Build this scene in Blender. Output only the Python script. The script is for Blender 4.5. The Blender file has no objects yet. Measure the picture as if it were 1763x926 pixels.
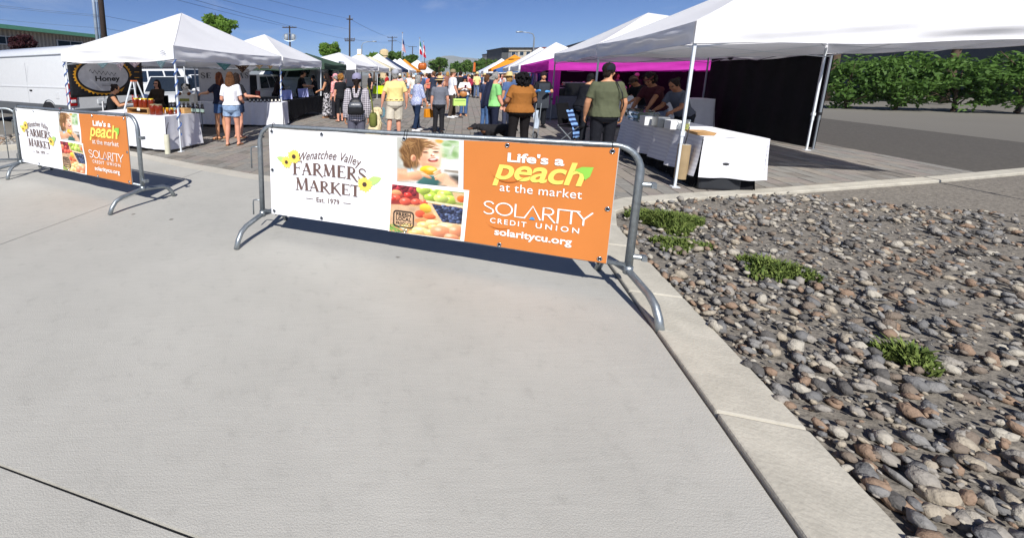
import bpy, bmesh, math, random
import numpy as np
from mathutils import Vector, Matrix, Euler

random.seed(7)
RNG = np.random.default_rng(11)
scene = bpy.context.scene
COL = scene.collection

# ------------------------------------------------------------------ camera
F, PITCH, EYE = 705.0, 0.173, 1.60
cam_data = bpy.data.cameras.new('camera')
cam = bpy.data.objects.new('camera', cam_data)
COL.objects.link(cam)
cam.location = (0, 0, EYE)
cam.rotation_euler = (math.pi / 2 - PITCH, 0, 0)
cam_data.sensor_fit = 'HORIZONTAL'
cam_data.sensor_width = 36.0
cam_data.lens = 36.0 * F / 1763.0
cam_data.shift_x = (881.5 - 600.0) / 1763.0
cam_data.shift_y = -(463.0 - 253.0) / 1763.0
cam_data.clip_start = 0.05
cam_data.clip_end = 9000
scene.camera = cam

# ------------------------------------------------------------------ light
SUN_AZ = math.radians(189.0)      # the sun stands behind the camera
SUN_EL = math.radians(43.0)
world = bpy.data.worlds.new('World')
scene.world = world
world.use_nodes = True
wn = world.node_tree.nodes
wl = world.node_tree.links
wn.clear()
sky = wn.new('ShaderNodeTexSky')
sky.sky_type = 'NISHITA'
sky.sun_disc = False
sky.sun_elevation = SUN_EL
sky.sun_rotation = SUN_AZ
sky.air_density = 0.8
sky.dust_density = 0.05
sky.ozone_density = 7.0
sky.altitude = 2600
bg = wn.new('ShaderNodeBackground')
bg.inputs['Strength'].default_value = 0.072
wo = wn.new('ShaderNodeOutputWorld')
# thin cirrus streaks all round the sky
tc = wn.new('ShaderNodeTexCoord')
mp = wn.new('ShaderNodeMapping')
mp.inputs['Scale'].default_value = (1.6, 1.6, 9.0)
mp.inputs['Rotation'].default_value = (0.0, 0.10, 0.0)
nz = wn.new('ShaderNodeTexNoise')
nz.inputs['Scale'].default_value = 1.7
nz.inputs['Detail'].default_value = 7.0
nz.inputs['Roughness'].default_value = 0.62
nz.inputs['Distortion'].default_value = 0.4
cr = wn.new('ShaderNodeValToRGB')
cr.color_ramp.elements[0].position = 0.53
cr.color_ramp.elements[1].position = 0.86
mixc = wn.new('ShaderNodeMixRGB')
mixc.blend_type = 'MIX'
mixc.inputs['Color2'].default_value = (9.0, 9.4, 10.0, 1)
ma = wn.new('ShaderNodeMath'); ma.operation = 'MULTIPLY'; ma.inputs[1].default_value = 0.42
wl.new(tc.outputs['Generated'], mp.inputs['Vector'])
wl.new(mp.outputs['Vector'], nz.inputs['Vector'])
wl.new(nz.outputs['Fac'], cr.inputs['Fac'])
wl.new(cr.outputs['Color'], ma.inputs[0])
wl.new(ma.outputs[0], mixc.inputs['Fac'])
hsv = wn.new('ShaderNodeHueSaturation'); hsv.inputs['Saturation'].default_value = 1.10; hsv.inputs['Hue'].default_value = 0.508
wl.new(sky.outputs['Color'], hsv.inputs['Color'])
wl.new(hsv.outputs['Color'], mixc.inputs['Color1'])
wl.new(mixc.outputs['Color'], bg.inputs['Color'])
wl.new(bg.outputs['Background'], wo.inputs['Surface'])

sd = bpy.data.lights.new('sun', 'SUN')
sd.energy = 4.8
sd.angle = math.radians(0.53)
sd.color = (1.0, 0.968, 0.92)
sun = bpy.data.objects.new('sun', sd)
COL.objects.link(sun)
SUN_DIR = Vector((math.sin(SUN_AZ) * math.cos(SUN_EL), math.cos(SUN_AZ) * math.cos(SUN_EL), math.sin(SUN_EL)))
sun.rotation_euler = SUN_DIR.to_track_quat('Z', 'Y').to_euler()
sun.location = (0, -20, 30)
scene.view_settings.view_transform = 'Standard'
scene.view_settings.look = 'None'
scene.view_settings.exposure = 0.36
scene.view_settings.gamma = 1.0
scene.cycles.max_bounces = 6
scene.cycles.diffuse_bounces = 3
scene.cycles.glossy_bounces = 3
scene.cycles.transmission_bounces = 6
scene.cycles.transparent_max_bounces = 8
scene.cycles.use_denoising = True
scene.cycles.sample_clamp_indirect = 4.0

# ------------------------------------------------------------------ placing
_c, _s = math.cos(PITCH), math.sin(PITCH)
def at(px, py, z=0.0):
    """ground (or height z) point that the photograph shows at px, py"""
    X = (px - 600) / F; Y = (253 - py) / F
    r = Vector((X, _c + _s * Y, _c * Y - _s))
    t = (z - EYE) / r.z
    return Vector((r.x * t, r.y * t, z))
def on(px, depth, z=0.0):
    """point at column px standing at the given depth"""
    d = _c * depth - _s * (z - EYE)
    return Vector(((px - 600) / F * d, depth, z))
def hz(py, depth):
    """height seen at row py on something at the given depth"""
    Y = (253 - py) / F
    return EYE + (_c * Y - _s) * depth / (_c + _s * Y)
LANE = Vector((0.268, 0.963, 0)); ACROSS = Vector((0.963, -0.268, 0))
LANE_A = math.atan2(-0.268, 0.963)          # rotation that turns +Y onto the lane

# ------------------------------------------------------------------ materials
def lin(h):
    h = h.lstrip('#')
    o = []
    for i in (0, 2, 4):
        c = int(h[i:i + 2], 16) / 255.0
        o.append(c / 12.92 if c <= 0.04045 else ((c + 0.055) / 1.055) ** 2.4)
    return tuple(o)
MATS = {}
def M(name, col, rough=0.6, metal=0.0, var=0.12, vs=6.0, bump=0.0, bs=40.0, spec=0.5, col2=None, trans=0.0, alpha=None, coat=0.0, emit=None, detail=4.0, sheen=0.0):
    if name in MATS: return MATS[name]
    if isinstance(col, str): col = lin(col)
    if isinstance(col2, str): col2 = lin(col2)
    m = bpy.data.materials.new(name); m.use_nodes = True
    nt = m.node_tree; n = nt.nodes; l = nt.links
    b = n['Principled BSDF']
    b.inputs['Roughness'].default_value = rough
    b.inputs['Metallic'].default_value = metal
    b.inputs['Specular IOR Level'].default_value = spec
    if trans: b.inputs['Transmission Weight'].default_value = trans
    if coat: b.inputs['Coat Weight'].default_value = coat
    if sheen: b.inputs['Sheen Weight'].default_value = sheen
    if alpha is not None: b.inputs['Alpha'].default_value = alpha
    t = n.new('ShaderNodeTexCoord')
    if var > 0 or col2:
        z = n.new('ShaderNodeTexNoise'); z.inputs['Scale'].default_value = vs; z.inputs['Detail'].default_value = detail
        z.inputs['Roughness'].default_value = 0.6
        r = n.new('ShaderNodeValToRGB')
        r.color_ramp.elements[0].position = 0.3; r.color_ramp.elements[1].position = 0.7
        a = col2 if col2 else tuple(c * (1 - var) for c in col)
        c2 = col if col2 else tuple(min(1, c * (1 + var * 0.6)) for c in col)
        r.color_ramp.elements[0].color = (*a, 1); r.color_ramp.elements[1].color = (*c2, 1)
        l.new(t.outputs['Object'], z.inputs['Vector']); l.new(z.outputs['Fac'], r.inputs['Fac'])
        l.new(r.outputs['Color'], b.inputs['Base Color'])
    else:
        b.inputs['Base Color'].default_value = (*col, 1)
    if bump > 0:
        z2 = n.new('ShaderNodeTexNoise'); z2.inputs['Scale'].default_value = bs; z2.inputs['Detail'].default_value = 3
        bp = n.new('ShaderNodeBump'); bp.inputs['Strength'].default_value = bump; bp.inputs['Distance'].default_value = 0.02
        l.new(t.outputs['Object'], z2.inputs['Vector']); l.new(z2.outputs['Fac'], bp.inputs['Height'])
        l.new(bp.outputs['Normal'], b.inputs['Normal'])
    MATS[name] = m
    return m
def cloth(name, col, var=0.12, bump=0.5, bs=9.0, rough=0.85, trl=0.0, **k):
    m = M(name, col, rough=rough, var=var, bump=bump, bs=bs, spec=0.15, **k)
    if trl:
        nt = m.node_tree; b = nt.nodes['Principled BSDF']; out = nt.nodes['Material Output']
        tr = nt.nodes.new('ShaderNodeBsdfTranslucent'); mx = nt.nodes.new('ShaderNodeMixShader')
        tr.inputs['Color'].default_value = (*(lin(col) if isinstance(col, str) else col), 1)
        mx.inputs['Fac'].default_value = trl
        nt.links.new(b.outputs[0], mx.inputs[1]); nt.links.new(tr.outputs[0], mx.inputs[2]); nt.links.new(mx.outputs[0], out.inputs['Surface'])
    return m
def pattern(name, kind, c1, c2, c3=None, scale=20.0, rough=0.85):
    """woven or printed cloth: plaid, dots, floral, stripes"""
    if name in MATS: return MATS[name]
    c1, c2 = lin(c1), lin(c2); c3 = lin(c3) if c3 else c2
    m = bpy.data.materials.new(name); m.use_nodes = True
    nt = m.node_tree; n = nt.nodes; l = nt.links; b = n['Principled BSDF']
    b.inputs['Roughness'].default_value = rough; b.inputs['Specular IOR Level'].default_value = 0.15
    t = n.new('ShaderNodeTexCoord')
    def ramp(src, p0, p1, a, bb, interp='LINEAR'):
        r = n.new('ShaderNodeValToRGB'); r.color_ramp.interpolation = interp
        r.color_ramp.elements[0].position = p0; r.color_ramp.elements[1].position = p1
        r.color_ramp.elements[0].color = (*a, 1); r.color_ramp.elements[1].color = (*bb, 1)
        l.new(src, r.inputs['Fac']); return r.outputs['Color']
    if kind in ('plaid', 'stripes'):
        outs = []
        for d in (('X', 'Z') if kind == 'plaid' else ('Z',)):
            w = n.new('ShaderNodeTexWave'); w.bands_direction = d; w.inputs['Scale'].default_value = scale
            w.inputs['Distortion'].default_value = 0.6; w.inputs['Detail'].default_value = 1
            l.new(t.outputs['Object'], w.inputs['Vector'])
            outs.append(ramp(w.outputs['Fac'], 0.42, 0.58, c1, c2))
        if kind == 'plaid':
            mx = n.new('ShaderNodeMixRGB'); mx.blend_type = 'MIX'; mx.inputs['Fac'].default_value = 0.5
            l.new(outs[0], mx.inputs['Color1']); l.new(outs[1], mx.inputs['Color2']); o = mx.outputs['Color']
        else: o = outs[0]
    else:
        v = n.new('ShaderNodeTexVoronoi'); v.inputs['Scale'].default_value = scale
        l.new(t.outputs['Object'], v.inputs['Vector'])
        if kind == 'dots': o = ramp(v.outputs['Distance'], 0.28, 0.34, c2, c1)
        else:
            z = n.new('ShaderNodeTexNoise'); z.inputs['Scale'].default_value = scale; z.inputs['Detail'].default_value = 3
            l.new(t.outputs['Object'], z.inputs['Vector']); o = ramp(z.outputs['Fac'], 0.44, 0.56, c1, c2)
    l.new(o, b.inputs['Base Color'])
    MATS[name] = m
    return m

# ------------------------------------------------------------------ mesh helpers
class MB:
    def __init__(self): self.v = []; self.f = []; self.mi = []; self.cur = 0
    def add(self, vs, fs, mi=None):
        o = len(self.v); self.v += [tuple(p) for p in vs]
        self.f += [tuple(i + o for i in q) for q in fs]
        self.mi += [self.cur if mi is None else mi] * len(fs)
        return o
    def box(self, c, s, rz=0.0, rot=None, taper=None):
        R = rot if rot is not None else Matrix.Rotation(rz, 3, 'Z')
        vs = []
        for z in (-.5, .5):
            k = taper if (taper and z > 0) else 1.0
            for x, y in ((-.5, -.5), (.5, -.5), (.5, .5), (-.5, .5)):
                vs.append(Vector(c) + R @ Vector((x * s[0] * k, y * s[1] * k, z * s[2])))
        self.add(vs, [(3, 2, 1, 0), (4, 5, 6, 7), (0, 1, 5, 4), (1, 2, 6, 5), (2, 3, 7, 6), (3, 0, 4, 7)])
    def tube(self, pts, r, n=8, cap=True, flat=None, closed=False):
        pts = [Vector(p) for p in pts]
        rs = r if isinstance(r, (list, tuple)) else [r] * len(pts)
        t0 = (pts[1] - pts[0]).normalized()
        up = Vector((0, 0, 1)) if abs(t0.z) < 0.9 else Vector((0, 1, 0))
        u = t0.cross(up).normalized()
        vs = []; N = len(pts)
        for i, p in enumerate(pts):
            if closed: t = pts[(i + 1) % N] - pts[i - 1]
            else: t = (pts[min(i + 1, N - 1)] - pts[max(i - 1, 0)])
            t.normalize()
            u = (u - t * u.dot(t)).normalized(); w = t.cross(u)
            for k in range(n):
                a = 2 * math.pi * (k + 0.5) / n
                fx, fy = flat if flat else (1, 1)
                vs.append(p + (u * math.cos(a) * fx + w * math.sin(a) * fy) * rs[i])
        fs = []
        for i in range(N if closed else N - 1):
            j = (i + 1) % N
            for k in range(n):
                k2 = (k + 1) % n
                fs.append((i * n + k, i * n + k2, j * n + k2, j * n + k))
        if cap and not closed:
            fs.append(tuple(range(n - 1, -1, -1))); fs.append(tuple((N - 1) * n + k for k in range(n)))
        self.add(vs, fs)
    def lathe(self, prof, n=16, c=(0, 0, 0), rot=None, cap=True, sx=1.0, sy=1.0):
        vs = []; R = rot if rot is not None else Matrix.Identity(3)
        for r, z in prof:
            for k in range(n):
                a = 2 * math.pi * k / n
                vs.append(Vector(c) + R @ Vector((r * math.cos(a) * sx, r * math.sin(a) * sy, z)))
        fs = []
        for i in range(len(prof) - 1):
            for k in range(n):
                k2 = (k + 1) % n
                fs.append((i * n + k, i * n + k2, (i + 1) * n + k2, (i + 1) * n + k))
        if cap:
            fs.append(tuple(range(n - 1, -1, -1))); fs.append(tuple((len(prof) - 1) * n + k for k in range(n)))
        self.add(vs, fs)
    def ell(self, c, r, nu=12, nv=8, rot=None):
        R = rot if rot is not None else Matrix.Identity(3)
        if not hasattr(r, '__len__'): r = (r, r, r)
        vs = [Vector(c) + R @ Vector((0, 0, -r[2]))]
        for i in range(1, nv):
            p = -math.pi / 2 + math.pi * i / nv
            for k in range(nu):
                a = 2 * math.pi * k / nu
                vs.append(Vector(c) + R @ Vector((r[0] * math.cos(p) * math.cos(a), r[1] * math.cos(p) * math.sin(a), r[2] * math.sin(p))))
        vs.append(Vector(c) + R @ Vector((0, 0, r[2])))
        fs = [(0, 1 + (k + 1) % nu, 1 + k) for k in range(nu)]
        for i in range(nv - 2):
            for k in range(nu):
                k2 = (k + 1) % nu
                fs.append((1 + i * nu + k, 1 + i * nu + k2, 1 + (i + 1) * nu + k2, 1 + (i + 1) * nu + k))
        b = 1 + (nv - 2) * nu; t = len(vs) - 1
        fs += [(t, b + k, b + (k + 1) % nu) for k in range(nu)]
        self.add(vs, fs)
    def loft(self, rings, n=16, T=None, p=2.0):
        """rings: (centre, rx, ry); level rings stacked upwards, super-ellipse power p"""
        vs = []
        for c, rx, ry in rings:
            for k in range(n):
                a = 2 * math.pi * k / n
                ca, sa = math.cos(a), math.sin(a)
                x = math.copysign(abs(ca) ** (2 / p), ca) * rx; y = math.copysign(abs(sa) ** (2 / p), sa) * ry
                q = Vector(c) + Vector((x, y, 0))
                vs.append(T(q) if T else q)
        fs = []
        for i in range(len(rings) - 1):
            for k in range(n):
                k2 = (k + 1) % n
                fs.append((i * n + k, i * n + k2, (i + 1) * n + k2, (i + 1) * n + k))
        fs.append(tuple(range(n - 1, -1, -1))); fs.append(tuple((len(rings) - 1) * n + k for k in range(n)))
        self.add(vs, fs)
    def prism(self, poly, d0, d1, axis='y'):
        """poly of 2-D points extruded between d0 and d1 along axis"""
        def mk(a, b, d):
            return {'y': (a, d, b), 'x': (d, a, b), 'z': (a, b, d)}[axis]
        n = len(poly)
        vs = [mk(a, b, d0) for a, b in poly] + [mk(a, b, d1) for a, b in poly]
        fs = [tuple(range(n)), tuple(range(2 * n - 1, n - 1, -1))]
        fs += [(i, n + i, n + (i + 1) % n, (i + 1) % n) for i in range(n)]
        self.add(vs, fs)
    def grid(self, fn, nu, nv):
        vs = [fn(i / nu, j / nv) for j in range(nv + 1) for i in range(nu + 1)]
        fs = [(j * (nu + 1) + i, j * (nu + 1) + i + 1, (j + 1) * (nu + 1) + i + 1, (j + 1) * (nu + 1) + i) for j in range(nv) for i in range(nu)]
        self.add(vs, fs)
    def mesh(self, name, mats=None, smooth=False, fix=True):
        me = bpy.data.meshes.new(name)
        me.from_pydata(self.v, [], self.f)
        for m in (mats or []): me.materials.append(m)
        if self.mi and any(self.mi): me.polygons.foreach_set('material_index', self.mi)
        if fix:
            b = bmesh.new(); b.from_mesh(me); bmesh.ops.recalc_face_normals(b, faces=b.faces); b.to_mesh(me); b.free()
        if smooth: me.polygons.foreach_set('use_smooth', [True] * len(me.polygons))
        me.update()
        return me
    def build(self, name, mat, parent=None, smooth=False, loc=None, fix=True):
        mats = mat if isinstance(mat, (list, tuple)) else [mat]
        return link(name, self.mesh(name, mats, smooth, fix), parent, loc)
def link(name, me, parent=None, loc=None):
    o = bpy.data.objects.new(name, me); COL.objects.link(o)
    if parent: o.parent = parent
    if loc is not None: o.location = loc
    return o
def tag(o, label=None, cat=None, group=None, kind=None):
    if label: o['label'] = label
    if cat: o['category'] = cat
    if group: o['group'] = group
    if kind: o['kind'] = kind
    return o
def thing(name, label, cat, loc=(0, 0, 0), rz=0.0, group=None):
    o = bpy.data.objects.new(name, None); o.empty_display_size = 0.2; COL.objects.link(o)
    o.location = loc; o.rotation_euler = (0, 0, rz)
    return tag(o, label, cat, group)
def copy_tree(o, parent=None, keep=True):
    c = o.copy(); COL.objects.link(c); c.parent = parent
    for ch in o.children: copy_tree(ch, c)
    return c
def bevel(o, w=0.01, seg=2):
    m = o.modifiers.new('edges', 'BEVEL'); m.width = w; m.segments = seg; m.limit_method = 'ANGLE'; m.angle_limit = math.radians(40)
    return o
def autosmooth(o, ang=35):
    me = o.data
    me.polygons.foreach_set('use_smooth', [True] * len(me.polygons))
    b = bmesh.new(); b.from_mesh(me)
    for e in b.edges:
        if len(e.link_faces) == 2 and e.calc_face_angle(0) > math.radians(ang): e.smooth = False
    b.to_mesh(me); b.free()
    return o
def text_mesh(txt, size, mat, shear=0.0, offset=0.0, space=1.0, extr=0.0, res=5):
    cu = bpy.data.curves.new('lettering', 'FONT')
    cu.body = txt; cu.size = size; cu.shear = shear; cu.offset = offset; cu.space_character = space
    cu.resolution_u = res; cu.extrude = extr; cu.fill_mode = 'FRONT' if extr == 0 else 'BOTH'
    o = bpy.data.objects.new('lettering', cu); COL.objects.link(o)
    bpy.context.view_layer.update()
    me = bpy.data.meshes.new_from_object(o.evaluated_get(bpy.context.evaluated_depsgraph_get()))
    bpy.data.objects.remove(o); bpy.data.curves.remove(cu)
    me.materials.clear(); me.materials.append(mat)
    return me
def fit_text(txt, x0, x1, y0, y1, mat, shear=0.0, offset=0.0, space=1.0):
    """letter shapes scaled to fill a box (x0..x1, y0..y1 as glyph ink extents); returns vertex array and faces"""
    me = text_mesh(txt, 1.0, mat, shear, offset, space)
    n = len(me.vertices); a = np.zeros(n * 3); me.vertices.foreach_get('co', a); a = a.reshape(-1, 3)
    lo, hi = a.min(0), a.max(0)
    a[:, 0] = x0 + (a[:, 0] - lo[0]) / (hi[0] - lo[0]) * (x1 - x0)
    a[:, 1] = y0 + (a[:, 1] - lo[1]) / (hi[1] - lo[1]) * (y1 - y0)
    fs = [tuple(p.vertices) for p in me.polygons]
    bpy.data.meshes.remove(me)
    return a[:, :2], fs

galv = M('galvanised steel', '9aa1a5', rough=0.42, metal=0.75, var=0.22, vs=30, bump=0.08, bs=120)
white_paint = M('white painted metal', 'e6e8ea', rough=0.35, var=0.05, vs=4)
black_plastic = M('black plastic', '141416', rough=0.5, var=0.2)
chrome = M('bright metal', 'c8ccd0', rough=0.22, metal=1.0, var=0.05)
rubber = M('black rubber', '17171a', rough=0.85, var=0.2, vs=15)
# ================================================================== the setting
concrete = M('pale concrete', 'b2b0a9', rough=0.9, var=0.085, vs=1.1, bump=0.22, bs=160, spec=0.2, detail=9)
def add_stains(m, amount=0.35):
    nt = m.node_tree; n = nt.nodes; l = nt.links; b = n['Principled BSDF']
    src = b.inputs['Base Color'].links[0].from_socket
    t = n.new('ShaderNodeTexCoord')
    z = n.new('ShaderNodeTexNoise'); z.inputs['Scale'].default_value = 9; z.inputs['Detail'].default_value = 8; z.inputs['Roughness'].default_value = 0.75
    r = n.new('ShaderNodeValToRGB'); r.color_ramp.elements[0].position = 0.30; r.color_ramp.elements[1].position = 0.46
    r.color_ramp.elements[0].color = (1 - amount,) * 3 + (1,); r.color_ramp.elements[1].color = (1, 1, 1, 1)
    v = n.new('ShaderNodeTexVoronoi'); v.inputs['Scale'].default_value = 1.7; v.inputs['Randomness'].default_value = 1
    z3 = n.new('ShaderNodeTexNoise'); z3.inputs['Scale'].default_value = 40
    ad = n.new('ShaderNodeMath'); ad.operation = 'MULTIPLY_ADD'; ad.inputs[1].default_value = 0.04
    r2 = n.new('ShaderNodeValToRGB'); r2.color_ramp.elements[0].position = 0.045; r2.color_ramp.elements[1].position = 0.075
    r2.color_ramp.elements[0].color = (0.42, 0.40, 0.38, 1); r2.color_ramp.elements[1].color = (1, 1, 1, 1)
    g = n.new('ShaderNodeTexNoise'); g.inputs['Scale'].default_value = 260; g.inputs['Detail'].default_value = 2
    rg = n.new('ShaderNodeValToRGB'); rg.color_ramp.elements[0].position = 0.25; rg.color_ramp.elements[1].position = 0.6
    rg.color_ramp.elements[0].color = (0.80, 0.80, 0.80, 1); rg.color_ramp.elements[1].color = (1.05, 1.05, 1.05, 1)
    m1 = n.new('ShaderNodeMixRGB'); m1.blend_type = 'MULTIPLY'; m1.inputs['Fac'].default_value = 1
    m2 = n.new('ShaderNodeMixRGB'); m2.blend_type = 'MULTIPLY'; m2.inputs['Fac'].default_value = 1
    m3 = n.new('ShaderNodeMixRGB'); m3.blend_type = 'MULTIPLY'; m3.inputs['Fac'].default_value = 1
    for q in (z, v, z3, g): l.new(t.outputs['Object'], q.inputs['Vector'])
    l.new(z.outputs['Fac'], r.inputs['Fac'])
    l.new(z3.outputs['Fac'], ad.inputs[0]); l.new(v.outputs['Distance'], ad.inputs[2])
    l.new(ad.outputs[0], r2.inputs['Fac']); l.new(g.outputs['Fac'], rg.inputs['Fac'])
    l.new(src, m1.inputs['Color1']); l.new(r.outputs['Color'], m1.inputs['Color2'])
    l.new(m1.outputs['Color'], m2.inputs['Color1']); l.new(r2.outputs['Color'], m2.inputs['Color2'])
    l.new(m2.outputs['Color'], m3.inputs['Color1']); l.new(rg.outputs['Color'], m3.inputs['Color2'])
    # faint broom strokes across the slab
    mpb = n.new('ShaderNodeMapping'); mpb.inputs['Rotation'].default_value = (0, 0, 0.27); mpb.inputs['Scale'].default_value = (4, 150, 1)
    bn = n.new('ShaderNodeTexNoise'); bn.inputs['Scale'].default_value = 1.0; bn.inputs['Detail'].default_value = 4
    rb = n.new('ShaderNodeValToRGB'); rb.color_ramp.elements[0].position = .3; rb.color_ramp.elements[1].position = .7; rb.color_ramp.elements[0].color = (.93, .93, .93, 1); rb.color_ramp.elements[1].color = (1.03, 1.03, 1.03, 1)
    m4 = n.new('ShaderNodeMixRGB'); m4.blend_type = 'MULTIPLY'; m4.inputs['Fac'].default_value = 1
    l.new(t.outputs['Object'], mpb.inputs['Vector']); l.new(mpb.outputs['Vector'], bn.inputs['Vector']); l.new(bn.outputs['Fac'], rb.inputs['Fac'])
    l.new(m3.outputs['Color'], m4.inputs['Color1']); l.new(rb.outputs['Color'], m4.inputs['Color2'])
    l.new(m4.outputs['Color'], b.inputs['Base Color'])
add_stains(concrete, 0.13)
header_mat = M('lighter concrete band', 'b8b3a8', rough=0.9, var=0.12, vs=3, bump=0.12, bs=70, spec=0.2, detail=8)
kerb_mat = M('kerb concrete', 'b8b3a6', rough=0.9, var=0.16, vs=5, bump=0.2, bs=60, spec=0.2, detail=8)
joint_mat = M('dark joint sand', '54504a', rough=0.95, var=0.3, vs=20)
earth = M('dry earth', '6f6658', rough=0.95, var=0.3, vs=0.3, bump=0.3, bs=20)

g = MB(); g.grid(lambda u, v: ((u - .5) * 7600, (v - .12) * 4300, -0.09), 12, 12)
tag(g.build('ground', M('distant town ground', '77736b', rough=0.95, var=0.25, vs=0.02), fix=False), kind='structure')

def LA(a, l, z=0.0):            # across / along the lane -> world
    return Vector((a * ACROSS.x + l * LANE.x, a * ACROSS.y + l * LANE.y, z))
def toLA(x, y): return (x * ACROSS.x + y * ACROSS.y, x * LANE.x + y * LANE.y)

EDGE = [(-9.0, 11.2), (-5.9, 9.45), (-4.23, 8.32), (-2.9, 7.38), (-1.56, 6.55), (-0.3, 5.95), (1.0, 5.55), (2.2, 5.28), (3.02, 5.06)]
KERB = [(-0.62, -6.0), (0.33, -2.9), (1.75, 1.7), (2.085, 2.81), (2.36, 3.7), (2.60, 4.30), (2.98, 4.82), (3.6, 5.17), (4.7, 5.40), (6.0, 5.62), (9.0, 6.25), (16.0, 8.0)]
KW = [.34, .34, .34, .34, .33, .30, .26, .23, .20, .20, .2, .2]
def offset_line(pts, d):
    out = []
    for i, p in enumerate(pts):
        a = Vector(pts[max(i - 1, 0)]); b = Vector(pts[min(i + 1, len(pts) - 1)])
        t = (b - a).normalized(); n = Vector((t.y, -t.x)); k = d[i] if hasattr(d, '__len__') else d
        out.append((p[0] + n.x * k, p[1] + n.y * k))
    return out
EDGE_IN = offset_line(EDGE, 0.27)
def slab(name, poly, top, bot, mat, parent):
    m = MB(); m.prism(poly, bot, top, 'z'); return m.build(name, mat, parent)
pavement = thing('pavement', None, None); tag(pavement, kind='structure')
bed = MB(); bed.prism([(-40, -12), (14, -12), (14, 8), (-40, 14)], -0.085, -0.05, 'z')
bed.build('joint_bed', joint_mat, pavement)
# slabs of the foreground, cut by joints that run with the lane
A0 = -4.22
edge_la = [toLA(*p) for p in EDGE_IN]
def edge_at(a):
    for (a0, l0), (a1, l1) in zip(edge_la, edge_la[1:]):
        if a0 <= a <= a1: return l0 + (l1 - l0) * (a - a0) / (a1 - a0)
    return edge_la[0][1] if a < edge_la[0][0] else edge_la[-1][1]
G_ = 0.005
def slab_poly(a0, a1, l0, l1=None):
    pts = [LA(a0 + G_, l0 + G_), LA(a1 - G_, l0 + G_)]
    if l1 is not None: pts += [LA(a1 - G_, l1 - G_), LA(a0 + G_, l1 - G_)]
    else:
        aa = [a1 - G_] + [a for a, l in reversed(edge_la) if a0 + .05 < a < a1 - .05] + [a0 + G_]
        pts += [LA(a, edge_at(a) - 0.004) for a in aa]
    return [(p.x, p.y) for p in pts]
for a0, a1 in ((-16.2, -10.2), (-10.2, A0)):
    slab('concrete_slab', slab_poly(a0, a1, 1.05), 0, -.08, concrete, pavement)
    slab('concrete_slab', slab_poly(a0, a1, -5, 1.05), 0, -.08, concrete, pavement)
kl = [p for p in KERB]
right_poly = [LA(A0 + G_, 1.05 + G_)]
right_poly = [(p.x, p.y) for p in right_poly] + [(1.415 - .01, 0.62), (1.75 - .01, 1.7), (2.085 - .01, 2.81), (2.36 - .01, 3.7), (2.60 - .01, 4.30), (2.86, 4.78)]
right_poly += [(p[0], p[1] - .004) for p in reversed(EDGE_IN) if toLA(*p)[0] > A0 + .1 and p[0] < 2.7]
ee = LA(A0 + G_, edge_at(A0 + G_)); right_poly.append((ee.x, ee.y))
slab('concrete_slab', right_poly, 0, -.08, concrete, pavement)
q = LA(A0 + G_, 1.05 - G_); q2 = LA(A0 + G_, -5)
slab('concrete_slab', [(q2.x, q2.y), (-0.32, -5.0), (0.32, -2.9), (1.395, 0.60), (q.x, q.y)], 0, -.08, concrete, pavement)
strip = MB()
for i in range(len(EDGE) - 1):
    p0, p1, q0, q1 = EDGE[i], EDGE[i + 1], EDGE_IN[i], EDGE_IN[i + 1]
    s_ = MB(); s_.prism([q0, q1, p1, p0], -.08, 0.002, 'z'); s_.build('header_slab', header_mat, pavement)
# kerbs
def kerb(name, line, widths, h, mat=kerb_mat):
    root = thing(name, None, None); tag(root, kind='structure')
    inner = offset_line(line, widths)
    for i in range(len(line) - 1):
        a = Vector(line[i]); b = Vector(line[i + 1]); nseg = max(1, round((b - a).length / 1.6))
        ia = Vector(inner[i]); ib = Vector(inner[i + 1])
        for k in range(nseg):
            u0, u1 = k / nseg, (k + 1) / nseg
            m = MB()
            g0 = 0.003 / max((b - a).length, .1)
            m.prism([tuple(a.lerp(b, u0 + g0)), tuple(a.lerp(b, u1 - g0)), tuple(ia.lerp(ib, u1 - g0)), tuple(ia.lerp(ib, u0 + g0))], -.08, h + random.uniform(-.002, .002), 'z')
            o = m.build('kerb_stone', mat, root); bevel(o, .012, 2)
    return root
kerb('kerb', KERB, KW, 0.03)
LKERB = [(-16.0, 5.5), (-10.5, 7.35), (-7.5, 8.62), (-6.85, 9.05), (-6.45, 9.6), (-6.0, 10.9), (-5.3, 13.2), (-3.5, 19.5)]
kerb('kerb', list(reversed(LKERB)), .17, 0.11)

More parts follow.
